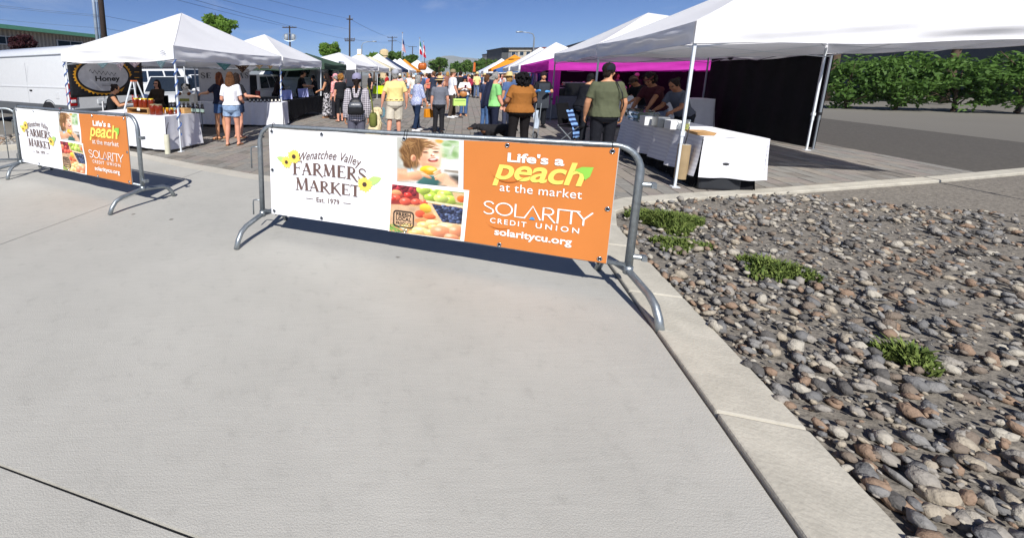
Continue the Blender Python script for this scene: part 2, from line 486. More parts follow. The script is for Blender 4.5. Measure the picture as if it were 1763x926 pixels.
# ---- brick paving of the market street
street = thing('street', None, None); tag(street, kind='structure')
PAVE_END = 22.5
pb = MB()
poly = [(p[0], p[1]) for p in EDGE] + [(4.7, 5.40), (6, 5.62), (9, 6.25), (16, 8.0)]
far = [LA(14, 260), LA(-9, 260)]
pb.prism(poly + [(p.x, p.y) for p in far], -0.06, -0.022, 'z')
pb.build('sand_bed', joint_mat, street)
tones = [M('grey paver', '88857f', rough=0.9, var=0.16, vs=9, bump=0.25, bs=60, spec=0.2), M('tan paver', '8f887f', rough=0.9, var=0.16, vs=9, bump=0.25, bs=60, spec=0.2),
         M('rose paver', '8b837d', rough=0.9, var=0.16, vs=9, bump=0.25, bs=60, spec=0.2), M('dark paver', '7c7770', rough=0.9, var=0.16, vs=9, bump=0.25, bs=60, spec=0.2)]
def far_paving():
    m = bpy.data.materials.new('distant pavers'); m.use_nodes = True
    nt = m.node_tree; n = nt.nodes; l = nt.links; b = n['Principled BSDF']; b.inputs['Roughness'].default_value = .9; b.inputs['Specular IOR Level'].default_value = .2
    t = n.new('ShaderNodeTexCoord'); mp = n.new('ShaderNodeMapping'); mp.inputs['Rotation'].default_value = (0, 0, math.pi / 2)
    br = n.new('ShaderNodeTexBrick'); br.inputs['Scale'].default_value = 1.0; br.inputs['Brick Width'].default_value = .36; br.inputs['Row Height'].default_value = .225
    br.inputs['Mortar Size'].default_value = .008; br.inputs['Color1'].default_value = (*lin('88857f'), 1); br.inputs['Color2'].default_value = (*lin('8d867e'), 1); br.inputs['Mortar'].default_value = (*lin('6a655e'), 1)
    l.new(t.outputs['Object'], mp.inputs['Vector']); l.new(mp.outputs['Vector'], br.inputs['Vector']); l.new(br.outputs['Color'], b.inputs['Base Color'])
    return m
fp = MB(); fp.add([(-9, PAVE_END, -.004), (14, PAVE_END, -.004), (14, 260, -.004), (-9, 260, -.004)], [(0, 1, 2, 3)])
o = fp.build('far_paving', far_paving(), street, fix=False); o.rotation_euler = (0, 0, math.atan2(ACROSS.y, ACROSS.x)); tag(o, kind='stuff')
PWID, PLEN, PG = 0.225, 0.36, 0.005
def paver_mesh(mat):
    m = MB(); w, h = PWID / 2 - PG, PLEN / 2 - PG; e = .006
    vs = [(-w, -h, -.05), (w, -h, -.05), (w, h, -.05), (-w, h, -.05), (-w, -h, -.006), (w, -h, -.006), (w, h, -.006), (-w, h, -.006), (-w + e, -h + e, 0), (w - e, -h + e, 0), (w - e, h - e, 0), (-w + e, h - e, 0)]
    fs = [(8, 9, 10, 11)]
    for b in (0, 4):
        for k in range(4): fs.append((b + k, b + (k + 1) % 4, b + 4 + (k + 1) % 4, b + 4 + k))
    m.add(vs, fs); return m.mesh('paver', [mat], fix=False)
pmeshes = [paver_mesh(t) for t in tones]
kerb_la = [toLA(*p) for p in KERB[6:]]
def street_limit(a):
    best = edge_la_out(a)
    if a > kerb_la[0][0]:
        for (a0, l0), (a1, l1) in zip(kerb_la, kerb_la[1:]):
            if a0 <= a <= a1: return l0 + (l1 - l0) * (a - a0) / (a1 - a0)
    return best
eo = [toLA(*p) for p in EDGE]
def edge_la_out(a):
    for (a0, l0), (a1, l1) in zip(eo, eo[1:]):
        if a0 <= a <= a1: return l0 + (l1 - l0) * (a - a0) / (a1 - a0)
    return eo[0][1] if a < eo[0][0] else eo[-1][1]
cands = []
na = int(15 / PWID)
for i in range(na):
    a = -6.4 + i * PWID
    off = random.uniform(0, PLEN)
    lim = max(street_limit(a - PWID / 2), street_limit(a + PWID / 2))
    l0 = lim + 0.012
    first = True; l = l0
    k = 0
    start = math.floor((l0 - off) / PLEN)
    l = start * PLEN + off + PLEN / 2
    while l < PAVE_END - .1:
        lo, hi = max(l - PLEN / 2, l0), l + PLEN / 2
        if hi - lo > .06: cands.append((a, (lo + hi) / 2, (hi - lo) / PLEN))
        l += PLEN
def vis_score(a, l):
    p = LA(a, l); d = _c * p.y + _s * EYE
    px = 600 + F * p.x / d; py = 253 - F * (_s * p.y - _c * EYE) / d
    if px < 225 or px > 1205 or (460 < px < 1060 and py > 218 + (px - 460) * .05): return 1e6 + p.length
    return p.length
cands.sort(key=lambda c: vis_score(c[0], c[1]))
st = MB(); base_rot = Matrix.Rotation(math.atan2(ACROSS.y, ACROSS.x), 3, 'Z')
for i, (a, l, sc) in enumerate(cands):
    z = random.uniform(-.003, .002); k = random.choices(range(4), (4, 3, 3, 2))[0]
    p = LA(a, l, z)
    if i < 300:
        o = bpy.data.objects.new('paver', pmeshes[k]); COL.objects.link(o); o.parent = street; o.location = p
        o.rotation_euler = (random.uniform(-.006, .006), random.uniform(-.006, .006), base_rot.to_euler().z); o.scale = (1, sc, 1)
    else:
        st.cur = k
        w, h = PWID / 2 - PG, PLEN / 2 * sc - PG
        vs = [p + base_rot @ Vector(v) for v in ((-w, -h, -.05), (w, -h, -.05), (w, h, -.05), (-w, h, -.05), (-w, -h, 0), (w, -h, 0), (w, h, 0), (-w, h, 0))]
        st.add(vs, [(4, 5, 6, 7), (0, 1, 5, 4), (1, 2, 6, 5), (2, 3, 7, 6), (3, 0, 4, 7)])
tag(st.build('paving_field', tones, street, fix=False), kind='stuff')

# ---- gravel beds
def gravel_mat():
    m = bpy.data.materials.new('slate gravel'); m.use_nodes = True
    nt = m.node_tree; n = nt.nodes; l = nt.links; b = n['Principled BSDF']; b.inputs['Roughness'].default_value = .85; b.inputs['Specular IOR Level'].default_value = .3
    ge = n.new('ShaderNodeNewGeometry'); r = n.new('ShaderNodeValToRGB'); r.color_ramp.interpolation = 'CONSTANT'
    cols = ['7d7c7b', '918f8c', 'a39d94', '65625f', 'b3a896', '86796c', '9b836f', 'bdb6a8']
    els = r.color_ramp.elements
    while len(els) < len(cols): els.new(0.5)
    for i, c in enumerate(cols): els[i].position = i / len(cols); els[i].color = (*lin(c), 1)
    t = n.new('ShaderNodeTexCoord'); z = n.new('ShaderNodeTexNoise'); z.inputs['Scale'].default_value = 60; z.inputs['Detail'].default_value = 4
    mx = n.new('ShaderNodeMixRGB'); mx.blend_type = 'MULTIPLY'; mx.inputs['Fac'].default_value = .4
    l.new(ge.outputs['Random Per Island'], r.inputs['Fac']); l.new(t.outputs['Object'], z.inputs['Vector'])
    l.new(r.outputs['Color'], mx.inputs['Color1']); l.new(z.outputs['Fac'], mx.inputs['Color2']); l.new(mx.outputs['Color'], b.inputs['Base Color'])
    bp = n.new('ShaderNodeBump'); bp.inputs['Strength'].default_value = .9; bp.inputs['Distance'].default_value = .01; l.new(z.outputs['Fac'], bp.inputs['Height']); l.new(bp.outputs['Normal'], b.inputs['Normal'])
    return m
gm = gravel_mat()
_b = bmesh.new(); bmesh.ops.create_icosphere(_b, subdivisions=1, radius=1); ICO_V = np.array([v.co[:] for v in _b.verts]); ICO_F = np.array([[v.index for v in f.verts] for f in _b.faces]); _b.free()
def inside(p, poly):
    x, y = p; c = False; j = len(poly) - 1
    for i in range(len(poly)):
        if (poly[i][1] > y) != (poly[j][1] > y) and x < (poly[j][0] - poly[i][0]) * (y - poly[i][1]) / (poly[j][1] - poly[i][1]) + poly[i][0]: c = not c
        j = i
    return c
def rocks(name, poly, n, size, z0, seed, label=None, near=None):
    rg = np.random.default_rng(seed)
    xs = [p[0] for p in poly]; ys = [p[1] for p in poly]
    V = []; Fc = []; cnt = 0; o = 0
    while cnt < n:
        x, y = rg.uniform(min(xs), max(xs)), rg.uniform(min(ys), max(ys))
        if near and rg.random() > near(x, y): continue
        if not inside((x, y), poly): continue
        s = size * (0.40 + rg.random() ** 3 * 1.5)
        v = ICO_V * (1 + rg.normal(0, .12, (len(ICO_V), 1))) * np.array([s, s * rg.uniform(.5, .8), s * rg.uniform(.35, .7)])
        e = Euler((rg.normal(0, .35), rg.normal(0, .35), rg.uniform(0, 6.28))).to_matrix()
        v = v @ np.array(e).T + np.array([x, y, z0 + rg.uniform(0, .035)])
        V.append(v); Fc.append(ICO_F + o); o += len(v); cnt += 1
    me = bpy.data.meshes.new(name); me.from_pydata(np.concatenate(V).tolist(), [], np.concatenate(Fc).tolist()); me.materials.append(gm); me.polygons.foreach_set('use_smooth', [True] * len(me.polygons)); me.update()
    ob = link(name, me); tag(ob, label, kind='stuff'); return ob
KIN = offset_line(KERB, KW)
bedp = KIN[1:10] + [(9.0, 4.0), (9.0, -2.9)]
m = MB(); m.prism(KIN[0:11] + [(16, 7.7), (16, -6)], -.08, -.01, 'z'); tag(m.build('planting_bed', M('gravel bed', '7b756c', rough=.95, var=.45, vs=25, bump=1.0, bs=30, detail=6)), kind='structure')
rocks('gravel', bedp, 17000, .030, .0, 5, near=lambda x, y: min(1, 4.2 / max(1.5, math.hypot(x, y)) ** 1.3))
lb = list(reversed(LKERB))
LIN = offset_line(lb, .17)
lbed = [tuple(p) for p in LIN] + [(-16, 9), (-11, 11.4), (-7.6, 11.7)]
m = MB(); m.prism(LKERB[:6] + [(-6.3, 12), (-8, 11.9), (-16, 8.5)], -.08, -.005, 'z'); tag(m.build('planting_bed', MATS['gravel bed']), kind='structure')
rocks('gravel', [(-11, 7.6), (-7.6, 8.8), (-6.95, 9.25), (-6.5, 9.9), (-6.3, 11.2), (-8.0, 11.3), (-12, 9.5)], 1500, .055, .0, 6)
# low green ground cover among the stones
grass_m = M('ground cover green', '7d8a48', rough=.8, var=.5, vs=26, col2='2f471b', spec=.2)
def tuft(name, cx, cy, rx, ry, n, h, seed):
    rg = np.random.default_rng(seed); m = MB()
    for i in range(n):
        a = rg.uniform(0, 6.28); r = math.sqrt(rg.random()); wob = .75 + .25 * math.sin(3 * a + seed)
        x, y = cx + r * rx * wob * math.cos(a), cy + r * ry * wob * math.sin(a)
        hh = h * (1.1 - .6 * r) * rg.uniform(.4, 1.2); t = rg.uniform(0, 6.28); w = rg.uniform(.004, .009)
        dx, dy = math.cos(t), math.sin(t); ln = rg.uniform(.2, .9) * hh
        b0 = Vector((x - dy * w, y + dx * w, .0)); b1 = Vector((x + dy * w, y - dx * w, .0))
        mid = Vector((x + dx * ln * .4, y + dy * ln * .4, hh * .7)); tip = Vector((x + dx * ln, y + dy * ln, hh))
        m.add([b0, b1, mid + Vector((dy * w, -dx * w, 0)), mid - Vector((dy * w, -dx * w, 0)), tip], [(0, 1, 2, 3), (3, 2, 4)])
    o = m.build(name, grass_m, fix=False); tag(o, kind='stuff'); return o
p = at(1148, 386); tuft('grass', p.x, p.y, .42, .36, 6500, .13, 1)
p = at(1105, 374); tuft('grass', p.x, p.y, .22, .2, 900, .10, 4)
p = at(1168, 425); tuft('grass', p.x, p.y, .30, .2, 1500, .08, 2)
p = at(1330, 470); tuft('grass', p.x, p.y, .30, .26, 1100, .12, 3)
p = at(1560, 620); tuft('grass', p.x, p.y, .16, .14, 700, .10, 7)

# ---- hills far beyond the town
def hills():
    rg = random.Random(3); R = 3600.0
    prof = [(-150, 34), (250, 30), (560, 44), (640, 60), (700, 96), (726, 118), (745, 138), (765, 166), (778, 166), (800, 150), (822, 142), (850, 128), (880, 118), (930, 108), (1000, 96), (1150, 90), (1350, 70)]
    def top(px):
        for (x0, h0), (x1, h1) in zip(prof, prof[1:]):
            if x0 <= px <= x1:
                t = (px - x0) / (x1 - x0); t = t * t * (3 - 2 * t); return h0 + (h1 - h0) * t
        return 40
    N, K = 260, 14; m = MB(); vs = []
    for j in range(K + 1):
        for i in range(N + 1):
            px = -100 + i * 1430 / N; t = j / K
            y = R - 900 * (1 - t); x = (px - 600) / F * R * .985
            h = top(px) * (t ** 1.15)
            ridge = math.sin(px * .11 + t * 4) * 9 * t * (1 - t) * 2 + math.sin(px * .047 + 2.1 * t) * 12 * t * (1 - t) * 2 + rg.uniform(-1, 1) * 1.6
            vs.append((x, y, h + ridge - .5))
    fs = [(j * (N + 1) + i, j * (N + 1) + i + 1, (j + 1) * (N + 1) + i + 1, (j + 1) * (N + 1) + i) for j in range(K) for i in range(N)]
    m.add(vs, fs)
    tag(m.build('hills', M('dry hillside', '8a8780', rough=1, var=.3, vs=.02, col2='6d7468', detail=8), smooth=True, fix=False), kind='structure')
hills()
# ================================================================== crowd barriers and their banners
BA = (Vector((-0.876, 3.996, 0)), Vector((2.024, 2.769, 0)))
BL = (Vector((-5.312, 6.502, 0)), Vector((-2.558, 4.928, 0)))
HB = 1.118; ZB = 0.25; RT = 0.0195
def barrier(a, b, label, zs=1.0, hooks=True, bars=True, swivel=0.0):
    d = b - a; L = d.length; rz = math.atan2(d.y, d.x)
    root = thing('crowd_barrier', label, 'barrier', a, rz, 'steel crowd barriers across the entrance')
    R = .17; pts = [(0, 0, ZB - .06), (0, 0, HB - R)]
    for k in range(1, 7):
        t = k / 7 * math.pi / 2; pts.append((R - R * math.cos(t), 0, HB - R + R * math.sin(t)))
    pts += [(R, 0, HB), (L * .25, 0, HB - .002), (L * .5, 0, HB - .004), (L * .75, 0, HB - .002), (L - R, 0, HB)]
    for k in range(1, 7):
        t = k / 7 * math.pi / 2; pts.append((L - R + R * math.sin(t), 0, HB - R + R * math.cos(t)))
    pts += [(L, 0, HB - R), (L, 0, ZB - .06)]
    m = MB(); m.tube([(x, y, z * zs) for x, y, z in pts], [.0260 if z < HB - R + .01 else (.019 if z > HB - .01 else .0215) for x, y, z in pts], 14); m.build('tube_frame', galv, root, smooth=True)
    m = MB(); m.tube([(0.012, 0, ZB * zs), (L - .012, 0, ZB * zs)], .0165, 12); m.build('lower_rail', galv, root, smooth=True)
    if bars:
        n = 15
        for k in range(1, n):
            x = L * k / n
            m = MB(); m.tube([(x, .0, (ZB + .012) * zs), (x, .0, (HB - .014) * zs)], .007, 6); m.build('bar', galv, root, smooth=True)
    for x in (0, L):
        hw = .435; m = MB(); fp = []
        for s in (-1, 1):
            pass
        prof = [(-hw, .0), (-hw + .035, .075), (-hw + .085, .135), (-hw + .16, .168), (-.12, .19), (0, .205), (.12, .19), (hw - .16, .168), (hw - .085, .135), (hw - .035, .075), (hw, .0)]
        m.tube([(x, y, z + .004) for y, z in prof], .0250, 14); o = m.build('foot', galv, root, smooth=True)
        if x and swivel: o.data.transform(Matrix.Translation((x, 0, 0)) @ Matrix.Rotation(swivel, 4, 'Z') @ Matrix.Translation((-x, 0, 0)))
        c = MB(); c.tube([(x, 0, .185), (x, 0, .245)], .031, 14); c.build('socket', galv, root, smooth=True)
    if hooks:
        for z, dn in ((HB - .22, .22), (ZB + .1, .16)):
            m = MB(); m.tube([(-.015, 0, z), (-.075, 0, z), (-.105, .0, z - .01), (-.11, 0, z - .04), (-.11, 0, z - dn)], .0075, 8); m.build('hook', galv, root, smooth=True)
        for z in (HB - .265, ZB + .07):
            m = MB(); m.tube([(L + .015, 0, z), (L + .085, 0, z)], .019, 12); m.box((L + .085, 0, z), (.03, .052, .036)); m.build('hook_socket', galv, root)
    return root, rz, L
barrier(*BA, 'large steel barrier nearest the camera with a banner, its foot beside the gravel bed', swivel=math.radians(15))
barrier(*BL, 'steel barrier in front of the honey stall with a wrinkled banner')
barrier(Vector((-8.45, 6.15, 0)), Vector((-5.36, 6.61, 0)), 'bare steel barrier beside the white van, carrying no banner', zs=.96)

vinyl_w = M('white vinyl', 'e9e9ec', rough=.42, var=.03, vs=3, bump=.05, bs=5, spec=.4)
vinyl_o = M('orange vinyl', 'c97a3a', rough=.42, var=.04, vs=3, bump=.05, bs=5, spec=.4)
vinyl_back = M('grey vinyl back', 'b4b2b0', rough=.6, var=.06)
ink = {k: M(k + ' ink', c, rough=.5, var=0.0) for k, c in dict(white='f0efec', brown='66504a', yellow='efcf5c', peach='f2d766', leaf='8cc84b', leaf2='b3d77a', darkeye='4b3a30', orange='dd7c26', blue='3d93d0', black='2b2422', deep='b35f18', grey='b0aeb0').items()}

# -- printed photographs: painted pixel by pixel here
def px_image(name, arr):
    h, w, _ = arr.shape
    im = bpy.data.images.new(name, w, h); im.colorspace_settings.name = 'sRGB'
    a = np.ones((h, w, 4), np.float32); a[:, :, :3] = np.clip(arr, 0, 1)
    im.pixels.foreach_set(a[::-1].ravel()); im.update(); im.pack()
    m = bpy.data.materials.new(name); m.use_nodes = True
    nt = m.node_tree; t = nt.nodes.new('ShaderNodeTexImage'); t.image = im; t.extension = 'EXTEND'
    b = nt.nodes['Principled BSDF']; b.inputs['Roughness'].default_value = .45
    nt.links.new(t.outputs['Color'], b.inputs['Base Color']); return m
def rgb(h): return np.array([int(h[i:i + 2], 16) / 255 for i in (0, 2, 4)])
class Paint:
    def __init__(s, w, h, c):
        s.w, s.h = w, h; s.a = np.ones((h, w, 3)) * rgb(c); s.Y, s.X = np.mgrid[0:h, 0:w]; s.X = (s.X + .5) / w; s.Y = (s.Y + .5) / h; s.asp = h / w
        s.n = s.noise(5)
    def noise(s, k):
        o = np.zeros((s.h, s.w)); rg = np.random.default_rng(k)
        for i in range(14):
            fx, fy = rg.normal(0, 9, 2); o += np.sin(fx * s.X * 3 + fy * s.Y * 3 + rg.uniform(0, 6)) / 5
        return o
    def ell(s, cx, cy, rx, ry, c, soft=.12, rot=0, shade=0.0, op=1.0, wob=0.0):
        dx, dy = s.X - cx, (s.Y - cy) * s.asp; ry = ry * s.asp
        ca, sa = math.cos(rot), math.sin(rot); u = (dx * ca + dy * sa) / rx; v = (-dx * sa + dy * ca) / ry
        d = np.sqrt(u * u + v * v) + wob * s.n
        al = np.clip((1 - d) / soft + .5, 0, 1)[..., None] * op
        col = rgb(c) * np.ones_like(s.a)
        if shade: col = col * (1 + shade * np.clip(-.55 * u - .8 * v, -1, 1))[..., None]
        s.a = s.a * (1 - al) + col * al
    def poly(s, pts, c, soft=.01, grain=0.0):
        P = [(x, y) for x, y in pts]; inn = np.zeros((s.h, s.w), bool); j = len(P) - 1
        dm = np.full((s.h, s.w), 9.)
        for i in range(len(P)):
            (x0, y0), (x1, y1) = P[i], P[j]
            if y0 != y1: inn ^= ((y0 > s.Y) != (y1 > s.Y)) & (s.X < (x1 - x0) * (s.Y - y0) / (y1 - y0) + x0)
            t = np.clip(((s.X - x0) * (x1 - x0) + (s.Y - y0) * (y1 - y0)) / max(1e-9, (x1 - x0) ** 2 + (y1 - y0) ** 2), 0, 1)
            dm = np.minimum(dm, np.hypot(s.X - x0 - t * (x1 - x0), s.Y - y0 - t * (y1 - y0))); j = i
        sd = np.where(inn, dm, -dm); al = np.clip(sd / soft + .5, 0, 1)[..., None]
        col = rgb(c) * (1 + grain * s.n[..., None]); s.a = s.a * (1 - al) + col * al
def child_photo():
    p = Paint(230, 184, 'cfcfca'); rg = random.Random(9)
    def strands(x0, y0, rx, ry, n, cols, a0, da, ln, w=.007):
        for _ in range(n):
            t = rg.uniform(0, 6.28); r = math.sqrt(rg.random()); x, y = x0 + rx * r * math.cos(t), y0 + ry * r * math.sin(t)
            p.ell(x, y, ln * rg.uniform(.6, 1.3), w * rg.uniform(.6, 1.5), rg.choice(cols), .8, rot=a0 + rg.uniform(-da, da) + (x - x0) * 2.2, op=.55)
    p.ell(.05, .5, .25, .8, 'b3b3aa', .9); p.ell(.5, .05, .3, .25, 'c9c0ae', .9); p.poly([(.10, 0), (.16, 0), (.14, .6), (.06, .6)], 'c2c2bb', .05)
    for _ in range(26): p.ell(rg.uniform(.72, 1.02), rg.uniform(.0, .40), rg.uniform(.03, .09), rg.uniform(.03, .08), rg.choice(['9db98a', '7fa566', 'b7cca4', '6f9655', 'cddbc0']), .9, op=.7)
    p.ell(.90, .55, .2, .12, 'f3f3f0', .4); p.poly([(.78, .64), (1, .64), (1, .70), (.78, .68)], '8d8274', .03); p.ell(.95, .84, .12, .10, '4a4641', .7); p.ell(.69, .04, .06, .05, 'e0a045', .6)
    p.poly([(.0, .72), (.30, .68), (.36, .92), (.0, .99)], 'd39b76', .07, .03); p.ell(.12, .78, .2, .05, 'e9bd9c', .9, op=.6)
    p.ell(.58, 1.02, .24, .22, '2f5552', .2, shade=.3); p.poly([(.17, .66), (.27, .62), (.29, .74), (.18, .77)], 'b4d2e8', .04)
    p.ell(.25, .34, .20, .31, '60401f', .3, shade=.25, wob=.10); p.ell(.34, .13, .21, .16, '6a4727', .3, shade=.2, wob=.08); p.ell(.20, .56, .09, .13, '56361b', .4, wob=.15)
    strands(.25, .36, .17, .28, 260, ['7f5a33', '9b7347', '4f3318', '6b4826', 'b48a58'], 1.35, .35, .07); strands(.38, .13, .20, .12, 160, ['8b6339', 'a67d4d', '5a3b1e', 'c09a68'], .3, .5, .07)
    p.ell(.53, .36, .195, .33, 'e6b795', .10, rot=-.12, shade=.20); p.ell(.62, .36, .13, .27, 'f6d8c2', .9, rot=-.12, op=.75); p.ell(.42, .42, .10, .22, 'd39a77', .9, rot=-.12, op=.55)
    p.ell(.60, .54, .12, .10, 'eab893', .6); p.ell(.54, .57, .12, .04, 'c98f6c', .9, op=.6)
    strands(.45, .13, .17, .08, 120, ['7b5531', '9b7347', '5d3e20', 'b48a58'], -.15, .35, .06); p.ell(.36, .24, .08, .20, '6b4826', .5, rot=.25, wob=.1); strands(.36, .26, .06, .18, 80, ['7f5a33', '9b7347', '4f3318'], 1.4, .3, .06)
    p.ell(.275, .45, .045, .075, 'd49a78', .3, shade=.3); p.ell(.285, .45, .022, .045, 'b87557', .7)
    p.ell(.63, .45, .055, .055, 'f2a78e', .9, op=.7); p.ell(.45, .46, .055, .055, 'e39a7c', .9, op=.6); p.ell(.66, .40, .03, .03, 'fff0e2', .9, op=.8)
    for x, y in ((.47, .300), (.64, .280)):
        p.ell(x, y + .012, .05, .022, 'c58a6a', .8, op=.7); p.ell(x, y, .044, .013, '432a1e', .5, rot=-.07); p.ell(x, y - .062, .055, .012, '8f6644', .8, op=.8, rot=-.08)
    p.ell(.585, .362, .032, .026, 'cf8a6c', .6); p.ell(.598, .335, .014, .03, 'fbe4d2', .8); p.ell(.575, .372, .010, .007, '8d4e3a', .6); p.ell(.602, .368, .009, .007, '8d4e3a', .6)
    p.ell(.595, .458, .082, .047, 'b05a4c', .3, rot=-.12); p.ell(.595, .458, .070, .037, '6f2a25', .3, rot=-.12); p.ell(.597, .440, .062, .014, 'f4ece0', .35, rot=-.12); p.ell(.60, .478, .045, .016, 'c0685f', .5)
    p.ell(.53, .69, .145, .10, 'e5a524', .1, shade=.35); p.ell(.57, .65, .07, .04, 'fbe08a', .9); p.ell(.45, .73, .06, .03, 'd17f1c', .9, op=.7)
    for k in range(4): p.ell(.40 + .035 * k, .745 + .028 * k, .078, .027, ['e0a883', 'd89c76', 'e2ac89', 'd29570'][k], .2, rot=.25, shade=.25); p.ell(.40 + .035 * k, .770 + .028 * k, .07, .006, 'a86c4c', .8, rot=.25, op=.6)
    for k in range(4): p.ell(.66 + .01 * k, .70 + .045 * k, .07, .027, ['e6b48f', 'dca27d', 'e2ab87', 'cc9069'][k], .2, rot=-.5, shade=.25); p.ell(.665 + .01 * k, .725 + .045 * k, .06, .006, 'a86c4c', .8, rot=-.5, op=.6)
    p.ell(.30, .84, .13, .09, 'd89d78', .3, shade=.25); p.ell(.76, .82, .10, .10, 'dca480', .3, shade=.25); p.poly([(.70, .98), (.80, .74), (.97, .88), (1, 1), (.7, 1)], 'e3b494', .09)
    p.a = p.a * (1 + .035 * np.random.default_rng(2).normal(0, 1, p.a.shape[:2])[..., None]); return px_image('child photo print', p.a)
def produce_photo():
    p = Paint(240, 190, 'c79a66'); rg = random.Random(4)
    p.poly([(0, 0), (.40, 0), (.42, .35), (0, .42)], '8d3430', .02)
    for k in range(46):
        x, y = rg.uniform(0, .36), rg.uniform(0, .16); p.ell(x, y, .035, .042, rg.choice(['7e2430', '97323b', '6d1f2b', 'a33f41']), .2, shade=.5)
    for x, y, r in ((.08, .20, .085), (.24, .19, .06), (.07, .28, .07), (.21, .33, .085), (.36, .31, .07), (.47, .30, .06), (.02, .3, .05)):
        p.ell(x, y, r, r * .95, rg.choice(['d23f33', 'c4342c', 'd85642']), .1, shade=.45); p.ell(x - r * .3, y - r * .4, r * .25, r * .2, 'f4b3a4', .8, op=.8)
    p.ell(.07, .155, .075, .05, 'e0986a', .2, shade=.3)
    p.poly([(.38, .0), (.42, .0), (.46, .26), (.40, .24)], 'd8b68a', .01); p.poly([(.42, .0), (1, .0), (1, .27), (.47, .25)], '8e9a5c', .02)
    for x, y in ((.50, .08), (.62, .05), (.74, .09), (.57, .17), (.82, .19), (.70, .18), (.45, .04)):
        p.ell(x, y, .10, .095, rg.choice(['a9bd4e', '9cb543', 'b5c563']), .1, shade=.4); p.ell(x - .03, y - .035, .025, .02, 'e2ebb0', .8)
    p.poly([(.84, .02), (1, .02), (1, .22), (.90, .22)], 'cfae84', .01); p.ell(.97, .14, .06, .07, 'd8662d', .1, shade=.3)
    p.poly([(.50, .25), (1, .28), (1, .32), (.50, .29)], 'e5cfae', .01)
    p.poly([(.58, .31), (1, .34), (1, .66), (.72, .66)], '2e3348', .02)
    for k in range(150):
        x, y = rg.uniform(.58, 1), rg.uniform(.33, .65)
        if x > .56 + (y - .31) * .42: p.ell(x, y, .026, .03, rg.choice(['3a4460', '2b3250', '4b5674', '252a40', '5b6784']), .2, shade=.6)
    p.poly([(.52, .30), (.58, .31), (.76, .70), (.70, .72)], 'd9b78b', .012, .05); p.poly([(.70, .66), (1, .67), (1, .74), (.72, .73)], 'dcc09a', .01)
    p.poly([(.0, .42), (.42, .40), (.44, .82), (.0, .84)], 'c9a583', .03, .06)
    p.ell(.50, .42, .085, .095, 'e9b23c', .1, rot=.5, shade=.35); p.ell(.43, .55, .07, .08, 'd9563a', .15, shade=.35); p.ell(.56, .58, .09, .06, 'df6a3f', .15, shade=.35); p.ell(.44, .70, .08, .05, 'd98b58', .4)
    for x, y, a, b, c in ((.50, .78, .10, .075, 'e9c07c'), (.62, .70, .10, .06, 'ecc88d'), (.64, .80, .085, .06, 'e6b873'), (.27, .86, .10, .07, 'ecc07a'), (.45, .90, .12, .07, 'efc98c'), (.60, .92, .10, .07, 'e8bd78'), (.38, .97, .1, .05, 'e7b570'), (.80, .76, .13, .08, 'eac391')):
        p.ell(x, y, a, b, c, .12, shade=.3); p.ell(x - .02, y - .025, a * .3, b * .25, 'fff0cf', .9, op=.7)
    for x, y, a, b in ((.73, .87, .145, .125), (.93, .82, .09, .14), (.88, .97, .1, .07)): p.ell(x, y, a, b, 'dd8d66', .08, shade=.32); p.ell(x - .04, y - .04, .04, .035, 'f5c5a6', .9)
    for k in range(16):
        x = rg.uniform(0, .2); p.ell(x, rg.uniform(.86, 1), .07, .012, rg.choice(['5f8a3a', '78a34c', '4a7030', 'd9e3c4']), .4, rot=rg.uniform(-.6, .9))
    p.a = p.a * (1 + .05 * np.random.default_rng(3).normal(0, 1, p.a.shape[:2])[..., None]); return px_image('produce photo print', p.a)
CHILD, PRODUCE = child_photo(), produce_photo()

